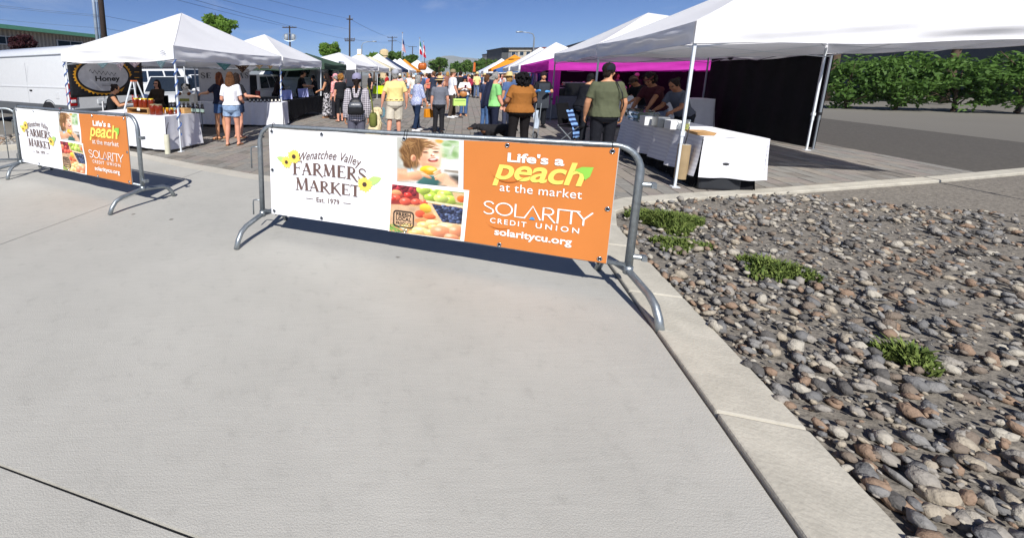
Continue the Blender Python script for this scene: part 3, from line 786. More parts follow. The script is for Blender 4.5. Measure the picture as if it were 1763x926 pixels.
# -- serif lettering drawn from strokes
def arcpts(cx, cy, rx, ry, a0, a1, n=10): return [(cx + rx * math.cos(math.radians(a0 + (a1 - a0) * i / n)), cy + ry * math.sin(math.radians(a0 + (a1 - a0) * i / n))) for i in range(n + 1)]
T_, H_ = .20, .055         # thick and hair strokes (cap height 1)
def serif(x, y, w=.17): return [([(x - w, y), (x + w, y)], .055)]
def glyph(ch):
    """list of (polyline, width or (w0,w1)) in a box of height 1; advance"""
    g = []
    if ch == 'F': g = [([(.2, .03), (.2, .97)], T_), ([(.1, .95), (.66, .95)], .07), ([(.66, .97), (.68, .76)], (.08, .03)), ([(.2, .52), (.52, .50)], H_), ([(.50, .62), (.53, .40)], (.03, .06))] + serif(.2, .03); w = .66
    elif ch == 'A': g = [([(.08, .03), (.37, .97)], H_), ([(.36, .98), (.66, .03)], T_), ([(.06, .36), (.56, .33)], H_)] + serif(.08, .03, .11) + serif(.66, .03, .15); w = .78
    elif ch == 'R': g = [([(.2, .03), (.2, .97)], T_), ([(.08, .96), (.36, .96)] + arcpts(.38, .73, .22, .23, 90, -90) + [(.22, .50)], .075), (arcpts(.40, .73, .19, .17, 60, -60), .15), ([(.34, .50), (.60, .16), (.76, -.06), (.86, -.08)], (.17, .08))] + serif(.2, .03); w = .80
    elif ch == 'M': g = [([(.15, .03), (.19, .97)], H_ + .02), ([(.18, .98), (.46, .05)], T_), ([(.46, .05), (.76, .97)], H_), ([(.78, .97), (.82, .03)], T_)] + serif(.15, .03, .12) + serif(.82, .03, .15); w = .98
    elif ch == 'E': g = [([(.2, .03), (.2, .97)], T_), ([(.1, .95), (.62, .95)], .07), ([(.62, .97), (.64, .78)], (.08, .03)), ([(.2, .52), (.5, .52)], H_), ([(.49, .63), (.51, .40)], (.03, .06)), ([(.1, .05), (.64, .05)], .07), ([(.64, .03), (.67, .25)], (.08, .03))]; w = .70
    elif ch == 'S': g = [([(.56, .78)] + arcpts(.33, .76, .22, .21, 20, 160, 6) + [(.14, .64), (.34, .50), (.56, .34)] + arcpts(.34, .22, .24, .22, 10, -150, 8) + [(.08, .34)], .085), ([(.12, .80), (.15, .64), (.34, .52), (.52, .38), (.57, .22)], (.13, .20))]; w = .66
    elif ch == 'K': g = [([(.2, .03), (.2, .97)], T_), ([(.70, .96), (.28, .48)], H_ + .02), ([(.34, .54), (.60, .20), (.78, -.06), (.88, -.08)], (.18, .08))] + serif(.2, .03) + serif(.2, .97) + serif(.68, .96, .10); w = .80
    elif ch == 'T': g = [([(.36, .03), (.36, .97)], T_), ([(.04, .95), (.70, .95)], .075), ([(.05, .98), (.02, .74)], (.08, .03)), ([(.69, .98), (.72, .74)], (.08, .03))] + serif(.36, .03); w = .74
    elif ch == 'O': g = [(arcpts(.40, .5, .32, .46, 0, 360, 24), .07), (arcpts(.40, .5, .30, .42, 125, 235, 8), .16), (arcpts(.40, .5, .30, .42, -55, 55, 8), .16)]; w = .82
    else: w = .4
    return g, w
def strokes(word, x0, x1, y0, y1, caps=None):
    """polygons of the word inside a box; the first letter may rise higher"""
    polys = []; x = 0
    for i, ch in enumerate(word):
        g, w = glyph(ch); k = 1.18 if (i == 0 and caps) else 1.0
        for pl, wd in g:
            polys.append(([(x + px * k, py * k - (.0 if k == 1 else .0)) for px, py in pl], wd))
        x += w * k + .02
    sx = (x1 - x0) / x; sy = (y1 - y0)
    V = []; Fc = []
    for pl, wd in polys:
        w0, w1 = wd if isinstance(wd, tuple) else (wd, wd); n = len(pl)
        L, Rr = [], []
        for i, (px, py) in enumerate(pl):
            ax, ay = pl[max(i - 1, 0)]; bx, by = pl[min(i + 1, n - 1)]
            dx, dy = bx - ax, by - ay; ln = math.hypot(dx, dy) or 1
            hw = (w0 + (w1 - w0) * i / (n - 1)) / 2
            L.append((px - dy / ln * hw, py + dx / ln * hw)); Rr.append((px + dy / ln * hw, py - dx / ln * hw))
        o = len(V); V += [(x0 + px * sx, y0 + py * sy) for px, py in L + Rr]
        Fc += [(o + i, o + i + 1, o + n + i + 1, o + n + i) for i in range(n - 1)]
    return np.array(V), Fc
def flower(cx, cy, r, seed, n=14):
    rg = random.Random(seed); V = []; Fc = []
    for k in range(n):
        a = 2 * math.pi * k / n + rg.uniform(-.1, .1); rr = r * rg.uniform(.85, 1.08); w = r * .24
        ca, sa = math.cos(a), math.sin(a); o = len(V)
        V += [(cx + ca * r * .2 - sa * w * .5, cy + sa * r * .2 + ca * w * .5), (cx + ca * r * .2 + sa * w * .5, cy + sa * r * .2 - ca * w * .5), (cx + ca * r * .65 + sa * w, cy + sa * r * .65 - ca * w), (cx + ca * rr, cy + sa * rr), (cx + ca * r * .65 - sa * w, cy + sa * r * .65 + ca * w)]
        Fc.append((o, o + 1, o + 2, o + 3, o + 4))
    return np.array(V), Fc
def disc(cx, cy, r, n=14, sx=1): return np.array([(cx + r * sx * math.cos(2 * math.pi * k / n), cy + r * math.sin(2 * math.pi * k / n)) for k in range(n)]), [tuple(range(n))]
def leafshape(x, y, L, ang, w):
    ca, sa = math.cos(ang), math.sin(ang)
    P = [(0, 0), (.25, .8), (.55, 1), (.85, .5), (1, 0), (.75, -.55), (.45, -.85), (.18, -.6)]
    return np.array([(x + (a * L * ca - b * w * sa), y + (a * L * sa + b * w * ca)) for a, b in P]), [tuple(range(8))]
def quadpoly(*p): return np.array(p), [tuple(range(len(p)))]

def banner(a, b, label, wave, seed, back_curl=0.0, messy=False):
    d = b - a; rz = math.atan2(d.y, d.x)
    root = thing('vinyl_banner', label, 'banner', a, rz, 'sponsor banners tied to the barriers')
    S0, S1, Z0, Z1 = .13, 3.005, .25, 1.098
    rg = np.random.default_rng(seed); ph = rg.uniform(0, 6.28, 8)
    def off(s, z):
        u = (s - S0) / (S1 - S0); v = (z - Z0) / (Z1 - Z0)
        k = np.sin(math.pi * np.clip(u, 0, 1)) ** .5
        w = wave * (np.sin(7 * u + 1.5 * v + ph[0]) * .5 + np.sin(13 * u - 4 * v + ph[1]) * .25 + np.sin(3 * u + 6 * v + ph[2]) * .4)
        w = w + wave * .35 * np.sin(21 * (u + .6 * v) + ph[3]) * np.exp(-((u - .1) / .16) ** 2 - ((v - .85) / .3) ** 2)
        w = w + wave * .5 * np.sin(26 * (u - .45 * v) + ph[4]) * np.exp(-((u - .93) / .10) ** 2 - ((v - .85) / .25) ** 2)
        if messy: w = w + wave * (np.sin(30 * u + 9 * v + ph[5]) * .33 + np.sin(17 * u - 13 * v + ph[6]) * .4)
        return -0.030 - w * k
    def vsag(s, z):
        u = (s - S0) / (S1 - S0)
        # the hem hangs in shallow scallops between its ties
        return -0.006 * abs(np.sin(math.pi * u * 4)) * ((z - Z0) / (Z1 - Z0) > .97)
    def place(P, lift): return [(float(s), float(off(s, z) - lift), float(z)) for s, z in P]
    def patch(name, V, Fc, mat, lift):
        if name.endswith('lettering') and len(V) > 30:        # each word is a piece of its own
            order = sorted(range(len(Fc)), key=lambda i: min(V[j][0] for j in Fc[i])); hgt = max(v[1] for v in V) - min(v[1] for v in V)
            words = []; right = None
            for i in order:
                a = min(V[j][0] for j in Fc[i]); b_ = max(V[j][0] for j in Fc[i])
                if right is None or a > right + .28 * hgt: words.append([])
                words[-1].append(i); right = b_ if right is None else max(right, b_)
            o = None
            for w in words:
                ids = sorted({j for i in w for j in Fc[i]}); mp_ = {j: k for k, j in enumerate(ids)}
                m = MB(); m.add(place([V[j] for j in ids], lift), [tuple(mp_[j] for j in Fc[i]) for i in w]); o = m.build(name, mat, root, fix=False)
            return o
        m = MB(); m.add(place(V, lift), Fc); o = m.build(name, mat, root, fix=False); return o
    def gridpatch(name, c00, c10, c11, c01, mat, lift, nu=30, nv=12, uv=False, parent=None):
        m = MB(); c00, c10, c11, c01 = map(np.array, (c00, c10, c11, c01))
        vs = []
        for j in range(nv + 1):
            for i in range(nu + 1):
                u, v = i / nu, j / nv
                p = (c00 * (1 - u) + c10 * u) * (1 - v) + (c01 * (1 - u) + c11 * u) * v
                vs.append((p[0], off(p[0], p[1]) - lift, p[1] + vsag(p[0], p[1])))
        fs = [(j * (nu + 1) + i, j * (nu + 1) + i + 1, (j + 1) * (nu + 1) + i + 1, (j + 1) * (nu + 1) + i) for j in range(nv) for i in range(nu)]
        m.add(vs, fs); o = m.build(name, mat, root, smooth=True, fix=False)
        if uv:
            l = o.data.uv_layers.new(name='print'); W = nu + 1
            for lp in o.data.loops:
                i, j = lp.vertex_index % W, lp.vertex_index // W; l.data[lp.index].uv = (i / nu, j / nv)
        return o
    bk = gridpatch('banner_back', (S0 - .004, Z0 - .003), (S1 + .004, Z0 - .003), (S1 + .004, Z1 + .003), (S0 - .004, Z1 + .003), vinyl_back, -.006, 80, 14)
    gridpatch('white_panel', (S0, Z0 - .01), (1.985, Z0), (1.955, Z1), (S0, Z1), vinyl_w, 0, 120, 26)
    gridpatch('orange_panel', (1.99, Z0 + .004), (S1, Z0), (S1 - .003, Z1 + .006), (1.957, Z1), vinyl_o, .002, 70, 26)
    gridpatch('child_photo', (1.415, .70), (1.932, .702), (1.920, 1.092), (1.408, 1.088), CHILD, .003, 24, 16, True)
    gridpatch('photo_border', (1.345, Z0 - .006), (1.998, Z0 + .004), (2.018, .690), (1.362, .685), ink['white'], .0045, 24, 16)
    gridpatch('produce_photo', (1.357, Z0 - .004), (1.968, Z0 + .012), (1.982, .668), (1.374, .672), PRODUCE, .006, 24, 16, True)
    L1, L2, L3, L4 = .0065, .0082, .0098, .0115
    # market logo
    V, Fc = fit_text('Wenatchee Valley', .462, 1.088, 0, .105, ink['brown'], shade_(.42), .004, 1.02)
    V[:, 1] += .770 + .048 * (1 - ((V[:, 0] - .77) / .32) ** 2) * 1.0
    patch('script_lettering', V, Fc, ink['brown'], L1)
    def bow(V, y, amt): V[:, 1] += y + amt * (1 - ((V[:, 0] - .765) / .38) ** 2); return V
    V, Fc = strokes('FARMERS', .382, 1.145, 0, .118, True); patch('lettering', bow(V, .664, .018), Fc, ink['brown'], L1)
    V, Fc = strokes('MARKET', .412, 1.085, 0, .108, True); patch('lettering', bow(V, .517, .010), Fc, ink['brown'], L1)
    V, Fc = fit_text('Est. 1979', .640, .876, .426, .474, ink['brown'], 0, .016, 1.05); patch('lettering', V, Fc, ink['brown'], L1)
    for x in (.53, .915): patch('rule', *quadpoly((x, .446), (x + .075, .446), (x + .075, .452), (x, .452)), ink['brown'], L1)
    patch('leaf_print', *leafshape(.335, .79, .125, math.radians(165), .032), ink['leaf2'], L1)
    patch('leaf_print', *leafshape(1.14, .655, .15, math.radians(24), .04), ink['leaf2'], L1)
    for cx, cy, r, s in ((.325, .782, .062, 1), (.408, .842, .075, 2), (1.122, .645, .074, 3)):
        patch('sunflower_print', *flower(cx, cy, r, s + 5), ink['peach'], L2); patch('sunflower_print', *flower(cx, cy, r * .74, s), ink['yellow'], L3)
        patch('flower_centre', *disc(cx, cy, r * .29), ink['darkeye'], L4)
    # stamp on the paper bag
    sx, sy, sw, sh = 1.475, .388, .152, .118
    def rr(x, y, w, h, r, n=4):
        pts = []
        for cx, cy, a in ((x + w - r, y + h - r, 0), (x + r, y + h - r, 90), (x + r, y + r, 180), (x + w - r, y + r, 270)):
            pts += [(cx + r * math.cos(math.radians(a + 90 * k / n)), cy + r * math.sin(math.radians(a + 90 * k / n))) for k in range(n + 1)]
        return pts
    sx = 1.392; sy = .300; sw = .185; sh = .150
    outer, inner = rr(sx, sy, sw, sh, .03), rr(sx + .011, sy + .011, sw - .022, sh - .022, .022)
    n = len(outer); patch('stamp_outline', np.array(outer + inner), [(i, (i + 1) % n, n + (i + 1) % n, n + i) for i in range(n)], ink['black'], L4)
    for k, (w, xa, xb) in enumerate((('FRESH', .026, .157), ('LOCAL', .026, .160), ('PRODUCE', .026, .164))):
        V, Fc = fit_text(w, sx + xa, sx + xb, sy + .098 - k * .038, sy + .098 - k * .038 + (.034, .034, .026)[k], ink['black'], 0, .03, 1.06); patch('lettering', V, Fc, ink['black'], L4)
    # sponsor side
    V, Fc = fit_text("Life's a", 2.288, 2.675, .948, 1.022, ink['white'], 0, .028); patch('lettering', V, Fc, ink['white'], L2)
    V, Fc = fit_text('peach', 2.19, 2.815, .752, .978, ink['peach'], shade_(.22), .02, .96); patch('peach_lettering', V, Fc, ink['peach'], L2)
    pts = [(2.185, .845)]; up = arcpts(2.30, .90, .14, .105, 200, 330, 10); lo = arcpts(2.30, .91, .14, .125, 330, 200, 10)
    patch('smile_line', np.array(up + lo), [tuple(range(22))], ink['deep'], L3)
    patch('leaf_print', np.array([(2.742, .925), (2.79, .952), (2.862, .955), (2.845, .885), (2.815, .855), (2.80, .90)]), [(0, 1, 2, 3, 4, 5)], ink['leaf'], L3)
    V, Fc = fit_text('at the market', 2.246, 2.808, .712, .778, ink['white'], 0, .0, 1.05); patch('lettering', V, Fc, ink['white'], L2)
    # wide light capitals
    k = .016
    caps = {'S': [([(.60, .80)] + arcpts(.36, .76, .25, .21, 25, 180, 8) + [(.18, .62), (.40, .50), (.58, .38)] + arcpts(.36, .24, .27, .22, 20, -160, 9), .085)], 'O': [(arcpts(.5, .5, .43, .46, 0, 360, 26), .09)],
            'L': [([(.1, 1), (.1, .04), (.60, .04)], .09)], 'A': [([(.0, 0), (.42, .98), (.84, 0)], .085)], 'R': [([(.1, 0), (.1, .96), (.36, .96)] + arcpts(.38, .72, .22, .24, 90, -90, 8) + [(.12, .48)], .085), ([(.32, .48), (.66, 0), (.72, -.08)], .085)],
            'I': [([(.08, -.08), (.08, .96)], .09)], 'T': [([(.38, 0), (.38, .96)], .09), ([(-.30, .96), (.80, .96)], .085)], 'Y': [([(.0, .98), (.36, .44), (.36, 0)], .09), ([(.36, .44), (.76, .98)], .085)]}
    adv = {'S': .70, 'O': 1.0, 'L': .58, 'A': .86, 'R': .76, 'I': .34, 'T': .62, 'Y': .74}
    tot = sum(adv[c] for c in 'SOLARITY'); sxk = (2.885 - 2.125) / tot; x = 2.125; V = []; Fc = []
    for ch in 'SOLARITY':
        for pl, wd in caps[ch]:
            n = len(pl); L_, R_ = [], []
            for i, (px, py) in enumerate(pl):
                ax, ay = pl[max(i - 1, 0)]; bx, by = pl[min(i + 1, n - 1)]; dx, dy = bx - ax, by - ay; ln = math.hypot(dx, dy) or 1
                L_.append((x + (px - dy / ln * wd / 2) * sxk, .515 + (py + dx / ln * wd / 2) * .106)); R_.append((x + (px + dy / ln * wd / 2) * sxk, .515 + (py - dx / ln * wd / 2) * .106))
            o = len(V); V += L_ + R_; Fc += [(o + i, o + i + 1, o + n + i + 1, o + n + i) for i in range(n - 1)]
        x += adv[ch] * sxk
    patch('lettering', np.array(V), Fc, ink['white'], L2)
    ax_ = 2.125 + (.70 + 1.0 + .58 + .42) * sxk
    patch('accent_print', *quadpoly((ax_ - .022, .513), (ax_ + .022, .513), (ax_ + .008, .533), (ax_ - .008, .533)), ink['blue'], L3)
    V, Fc = fit_text('CREDIT', 2.19, 2.455, .445, .487, ink['white'], 0, .012, 1.35); patch('lettering', V, Fc, ink['white'], L2)
    V, Fc = fit_text('UNION', 2.52, 2.812, .450, .492, ink['white'], 0, .012, 1.5); patch('lettering', V, Fc, ink['white'], L2)
    up = arcpts(2.26, .458, .10, .05, 195, 330, 8); lo = arcpts(2.26, .462, .10, .059, 330, 195, 8)
    patch('smile_line', np.array(up + lo), [tuple(range(18))], ink['deep'], L3)
    V, Fc = fit_text('solaritycu.org', 2.228, 2.772, .332, .408, ink['white'], 0, .022, 1.0); patch('lettering', V, Fc, ink['white'], L2)
    # eyelets and cable ties
    spots = [(S0 + .035, Z1 - .03), (.70, Z1 - .028), (1.47, Z1 - .024), (2.28, Z1 - .022), (S1 - .04, Z1 - .02), (S0 + .035, Z0 + .025), (.69, Z0 + .022), (1.5, Z0 + .02), (2.27, Z0 + .022), (S1 - .045, Z0 + .03), (S0 + .03, .69), (S1 - .03, .66)]
    for s, z in spots:
        m = MB(); yo = float(off(s, z)) - .006
        m.tube([(s + .014 * math.cos(t), yo, z + .014 * math.sin(t)) for t in [k * math.pi / 5 for k in range(10)]], .0042, 6, closed=True); e = m.build('eyelet', chrome, root, smooth=True)
        m = MB(); m.lathe([(.010, 0), (.010, .001)], 10, (s, yo + .003, z), Matrix.Rotation(math.pi / 2, 3, 'X')); m.build('eyelet_hole', black_plastic, e)
    for s, z, zr, r in ((S0 + .035, Z1 - .03, HB, 1), (1.47, Z1 - .024, HB, 1), (S1 - .04, Z1 - .02, HB, 1), (S0 + .035, Z0 + .025, ZB, -1), (S1 - .045, Z0 + .03, ZB, -1)):
        for dx in ((0, .022) if s == 1.47 else (0,)):
            m = MB(); yo = float(off(s, z)) - .008; top = zr + .028 * (1 if r > 0 else -1)
            m.tube([(s + dx, yo, z), (s + dx, -.03, (z + top) / 2), (s + dx, -.022, zr), (s + dx, -.014, top), (s + dx, .012, top), (s + dx, .024, zr), (s + dx + .01, .01, z), (s + dx, yo + .012, z)], .0028, 5, closed=True); m.build('cable_tie', black_plastic, root)
    return root
def shade_(x): return x
banner(*BA, 'large smooth sponsor banner in the foreground, white and orange with photographs', .0085, 3)
banner(*BL, 'wrinkled sponsor banner on the barrier in front of the honey stall', .013, 8, messy=True)
# ================================================================== canopies and stalls
fab_w = cloth('white canopy cloth', 'f3f3f5', var=.03, bump=.10, bs=5, rough=.7, trl=.24, vs=2)
fab_cream = cloth('cream canopy cloth', 'e6dcc0', var=.05, bump=.12, bs=6, trl=.25)
fab_green = cloth('dark green canopy cloth', '45594b', var=.1, bump=.12, bs=6, trl=.12)
fab_navy = cloth('navy canopy cloth', '35415f', var=.1, bump=.12, bs=6, trl=.12)
fab_org = cloth('orange canopy cloth', 'ec9a32', var=.06, bump=.12, bs=6, trl=.2)
fab_blue = cloth('blue canopy cloth', '4a74b4', var=.06, bump=.12, bs=6, trl=.2)
fab_mag = cloth('magenta canopy cloth', 'de48c6', var=.08, bump=.12, bs=6, trl=.5)
fab_lilac = cloth('pale blue canopy cloth', 'c9d2e4', var=.05, bump=.12, bs=6, trl=.25)
leg_w = M('white leg enamel', 'dfe4e8', rough=.35, metal=.1, var=.06, vs=8)
leg_g = M('grey leg enamel', '8d9398', rough=.4, metal=.4, var=.08, vs=8)
leg_k = M('black leg enamel', '1d1e21', rough=.4, var=.1)
def V2(a): return Vector((a[0], a[1], 0))
def tent(label, NL, FL, W, mats, eave=2.17, vh=.25, peak=3.2, legs='0123', legm=None, val=None, far=False, group='market canopies', seams=True, name='canopy_tent', wrinkle=1.0, pk=None):
    NL, FL, W = V2(NL), V2(FL), V2(W)
    C = [NL, FL, FL + W, NL + W]
    root = thing(name, label, 'canopy', NL, 0, group)
    legm = legm or leg_w; val = val or mats
    c = [p - NL for p in C]; ctr = pk - NL if pk is not None else (c[0] + c[2]) / 2
    nu, nv = (6, 4) if far else (14, 9)
    m = MB()
    sgn = 1 if (c[1] - c[0]).cross(c[2] - c[0]).z > 0 else -1
    for i in range(4):
        a, b = c[i], c[(i + 1) % 4]
        def fn(u, v, a=a, b=b):
            e = a.lerp(b, u); p = e.lerp(Vector((ctr.x, ctr.y, 0)), v)
            dip = -.045 * math.sin(math.pi * u) * (1 - v) - .07 * math.sin(math.pi * u) * math.sin(math.pi * v) * (1 - v)
            rp = .010 * wrinkle * math.sin(u * 11 + v * 9 + i) * v * (1 - v) * 3 * math.sin(math.pi * u)
            return (p.x, p.y, eave + (peak - eave) * (v ** 1.06) + dip + rp)
        m.grid(fn, nu, nv)
    roof = m.build('roof', mats, root, fix=False)
    b = bmesh.new(); b.from_mesh(roof.data); bmesh.ops.remove_doubles(b, verts=b.verts, dist=.002); bmesh.ops.recalc_face_normals(b, faces=b.faces); b.to_mesh(roof.data); b.free()
    if not far: autosmooth(roof, 14)
    if not far:
        for p in c:
            m = MB(); m.tube([Vector((p.x, p.y, eave + .004)).lerp(Vector((ctr.x, ctr.y, peak + .006)), k / 8) + Vector((0, 0, (peak - eave) * ((k / 8) ** 1.06 - k / 8))) for k in range(9)], .0055, 5); m.build('seam', mats, roof, smooth=True)
    for i in range(4):
        a, b2 = c[i], c[(i + 1) % 4]
        d = (b2 - a).normalized(); nrm = Vector((d.y, -d.x, 0))
        if nrm.dot((a + b2) / 2 - ctr.to_3d() if hasattr(ctr, 'to_3d') else (a + b2) / 2 - ctr) < 0: nrm = -nrm
        L = (b2 - a).length; ph = i * 1.7 + NL.x
        def fv(u, v, a=a, b2=b2, nrm=nrm, L=L, ph=ph):
            p = a.lerp(b2, u); z = eave - .045 * math.sin(math.pi * u) - v * vh
            k = math.sin(math.pi * min(1, u * 1.02)) ** .6
            f = (.012 * math.sin(u * L * 2.1 + v * 5.5 + ph) + .009 * math.sin(u * L * 3.4 - v * 8 + ph * 2) + .012 * math.sin(v * 6.5 + u * L * .8 + ph) + .004 * math.sin(u * L * 11 + v * 2)) * k * wrinkle * min(1, v * 3 + .05)
            p = p + nrm * (.012 + f + .02 * v * 0)
            return (p.x, p.y, z + .012 * math.sin(u * L * 3.1 + ph) * v)
        m = MB(); m.grid(fv, 8 if far else int(L * 12), 2 if far else 8)
        o = m.build('valance', val, root, smooth=True, fix=False)
        if seams and not far:
            hm = MB(); hm.tube([Vector(fv(u / 24, 1.0)) + nrm * .003 for u in range(25)], .006, 5); hm.build('hem', val, o)
    for k in legs:
        p = c[int(k)]; ins = (Vector((ctr.x, ctr.y, 0)) - p).normalized() * .045; p = p + ins
        rz = math.atan2(c[1].y - c[0].y, c[1].x - c[0].x)
        m = MB(); m.box((p.x, p.y, 1.40), (.036, .036, 1.52), rz); m.box((p.x, p.y, .40), (.029, .029, .80), rz)
        lg = m.build('leg', legm, root)
        if not far:
            bevel(lg, .003, 1)
            m = MB(); m.box((p.x, p.y, .78), (.052, .052, .06), rz); m.build('leg_clamp', legm if legm is leg_w else black_plastic, lg)
            m = MB(); m.box((p.x, p.y, .006), (.10, .10, .012), rz); m.build('foot_plate', legm, lg)
    if not far:
        for i in range(4):
            a, b2 = c[i].copy(), c[(i + 1) % 4].copy(); zt, zb = eave - .10, eave - .34
            ins = (ctr.to_3d() if False else Vector((ctr.x, ctr.y, 0)))
            a += (ins - a).normalized() * .06; b2 += (ins - b2).normalized() * .06
            m = MB()
            q = [a.lerp(b2, t) for t in (0, .25, .5, .75, 1)]
            for s0, s1 in ((zt, zb), (zb, zt)):
                for k2 in range(2):
                    p0, p1, p2 = q[k2 * 2], q[k2 * 2 + 1], q[k2 * 2 + 2]
                    m.tube([p0 + Vector((0, 0, s0)), p2 + Vector((0, 0, s1))], .011, 4)
            m.build('truss', legm, root)
        m = MB(); m.tube([Vector((ctr.x, ctr.y, peak - .05)), Vector((ctr.x, ctr.y, peak - .75))], .02, 8)
        for p in c: m.tube([Vector((ctr.x, ctr.y, peak - .70)), (p * .93 + Vector((ctr.x, ctr.y, 0)) * .07) + Vector((0, 0, eave - .12))], .012, 4)
        m.build('centre_pole', legm, root)
    return root, C
# left-hand row
T1 = tent('big white canopy over the honey stall', (-3.54, 8.51), (-2.16, 13.45), (-3.40, 1.62), fab_w, peak=3.22, eave=2.19, vh=.27, legs='012', pk=on(312, 11.35, 3.22), wrinkle=1.5)
T2 = tent('second white canopy, peak just past the honey stall roof', (-2.12, 13.6), (-1.12, 17.3), (-3.7, 1.05), fab_w, peak=hz(60, 15.3), pk=on(455, 15.3, 3.1), legs='123')
T3 = tent('dark green canopy between two white ones', (-1.02, 17.75), (-.12, 21.2), (-3.8, 1.05), fab_green, peak=hz(92, 20.2), pk=on(527, 20.2, hz(92, 20.2)), legs='1', eave=2.10, legm=leg_g)
T4 = tent('white canopy past the green one, above the lime tablecloth', (.42, 23.0), (2.02, 28.6), (-3.9, 1.1), fab_w, peak=hz(91, 26.4), legs='01', pk=on(584, 26.4, 3))
tent('low white canopy with a fringed edge beside the lime tablecloth', (2.12, 29.2), (3.25, 33.4), (-3.6, 1.0), fab_w, peak=3.25, legs='1', far=True, eave=2.15)
tent('cream canopy next to a white peak further along the row', (3.4, 33.8), (4.3, 37.4), (-4, 1.1), fab_cream, peak=3.2, legs='01', far=True)
tent('tall white peaked canopy beyond the cream one', (4.4, 37.8), (5.3, 41.4), (-4, 1.1), fab_w, peak=3.65, legs='01', far=True)
tent('navy blue canopy in the far row', (5.5, 41.9), (6.6, 46), (-4, 1.1), fab_navy, peak=3.5, legs='01', far=True)
tent('narrow white canopy just beyond the navy one', (6.8, 46.6), (7.7, 50), (-3.6, 1.0), fab_w, peak=3.45, legs='01', far=True)
tent('white canopy before the orange one with the round balloon', (7.8, 50.5), (8.8, 54), (-3.6, 1.0), fab_w, peak=3.7, legs='01', far=True)
tent('orange canopy in the far left row', (9.0, 54.8), (10.6, 60.5), (-4, 1.1), fab_org, peak=3.8, legs='01', far=True)
tent('small white canopy closing the far left row', (13.3, 66), (14.6, 70.5), (-5.2, 1.4), fab_w, peak=4.1, eave=2.2, legs='01', far=True)
# right-hand row
R0 = tent('nearest white canopy over the drinks table at the gravel bed', (4.70, 5.74), (5.87, 9.9), (4.1, -1.14), fab_w, eave=2.32, vh=.28, peak=3.36, legs='0123', wrinkle=1.5)
R1 = tent('second white canopy with a tall peak, before the magenta one', (5.93, 10.02), (7.08, 14.4), (4.3, -1.2), fab_w, eave=2.33, vh=.27, peak=hz(23, 11.55), legs='123', legm=leg_g, pk=on(1116, 11.55, hz(23, 11.55)), wrinkle=1.4)
R2 = tent('low magenta canopy with a magenta side drape', (7.2, 15.0), (9.25, 22.4), (5.2, -1.45), fab_mag, eave=2.11, vh=.34, peak=2.80, legs='', seams=True)
tent('white canopy behind the magenta one', (9.75, 23.9), (10.95, 28.2), (4.4, -1.2), fab_w, peak=3.55, legs='01')
tent('white canopy partly hidden behind its taller neighbour', (11.1, 28.9), (12.3, 33.2), (4.4, -1.2), fab_w, peak=3.6, legs='01', far=True)
tent('blue canopy edge below the orange roof', (14.3, 40.3), (15.3, 44), (3.6, -1), fab_blue, peak=2.9, legs='01', far=True)
tent('orange canopy in the right row', (15.6, 45.5), (17.1, 51), (5, -1.3), fab_org, peak=3.9, eave=2.3, legs='01', far=True)
tent('pale canopy just past the orange one on the right', (17.5, 54), (18.8, 59), (4.6, -1.2), fab_w, peak=3.8, legs='01', far=True)
tent('pale blue canopy at the far end on the right', (19.4, 62), (20.8, 67.5), (4.6, -1.2), fab_lilac, peak=3.5, legs='01', far=True)
# magenta drapes of the low canopy
tc_w = cloth('white tablecloth', 'e4e4ea', var=.04, bump=.25, bs=8, trl=.08)
tc_k = cloth('black tablecloth', '17171a', var=.2, bump=.3, bs=8)
tc_lime = cloth('lime tablecloth', 'c6e81e', var=.05, bump=.25, bs=8)
tc_grey = cloth('grey tablecloth', '6b6e75', var=.1, bump=.25, bs=8)
tc_check = pattern('white checked cloth', 'stripes', 'e3e3e6', 'd6d6dc', scale=5)

def drape(parent, a, b, z0, z1, mat, name='side_drape', folds=9, amp=.03):
    a, b = V2(a) - parent.location, V2(b) - parent.location; d = (b - a).normalized(); n = Vector((d.y, -d.x, 0)); L = (b - a).length
    m = MB(); m.grid(lambda u, v: tuple(a.lerp(b, u) + n * amp * math.sin(u * folds * 6.28 + v) * (1 - .4 * v) + Vector((0, 0, z0 + (z1 - z0) * v))), max(8, int(folds * 6)), 6)
    return m.build(name, mat, parent, smooth=True, fix=False)
drape(R2[0], (12.45, 13.5), (14.4, 21.0), .0, 1.85, tc_k, folds=8); drape(R2[0], (9.6, 22.2), (14.4, 21.0), .0, 1.85, tc_k, folds=6)  # the black drapes are added as a dark background behind the vendors
drape(R1[0], (10.35, 8.95), (11.35, 13.1), .0, 2.1, tc_k, folds=6)  # another black sheet added to keep the stall background dark
drape(R2[0], (7.22, 15.02), (7.6, 14.9), .55, 1.85, fab_mag, folds=2); drape(R2[0], (12.2, 13.62), (12.4, 13.55), .9, 1.85, fab_mag, folds=2)
for x in (9.9, 12.3): pass
_e = Vector((-3.54, 8.51, 0)) - T1[0].location; _d = (T1[1][3] - T1[1][0]).normalized(); _n = Vector((_d.y, -_d.x, 0)); _n = _n if _n.y < 0 else -_n
m = MB(); _p = _d * .26 + _n * .055
for q in (0, .035): m.add([_p + _d * a + Vector((0, 0, 2.02 + b + q)) for a, b in ((-.07, 0), (0, .035), (.07, 0), (.07, .014), (0, .049), (-.07, .014))], [(0, 1, 4, 5), (1, 2, 3, 4)])
m.build('emblem', M('grey emblem print', '8d929c', rough=.6, var=0), T1[0], fix=False)
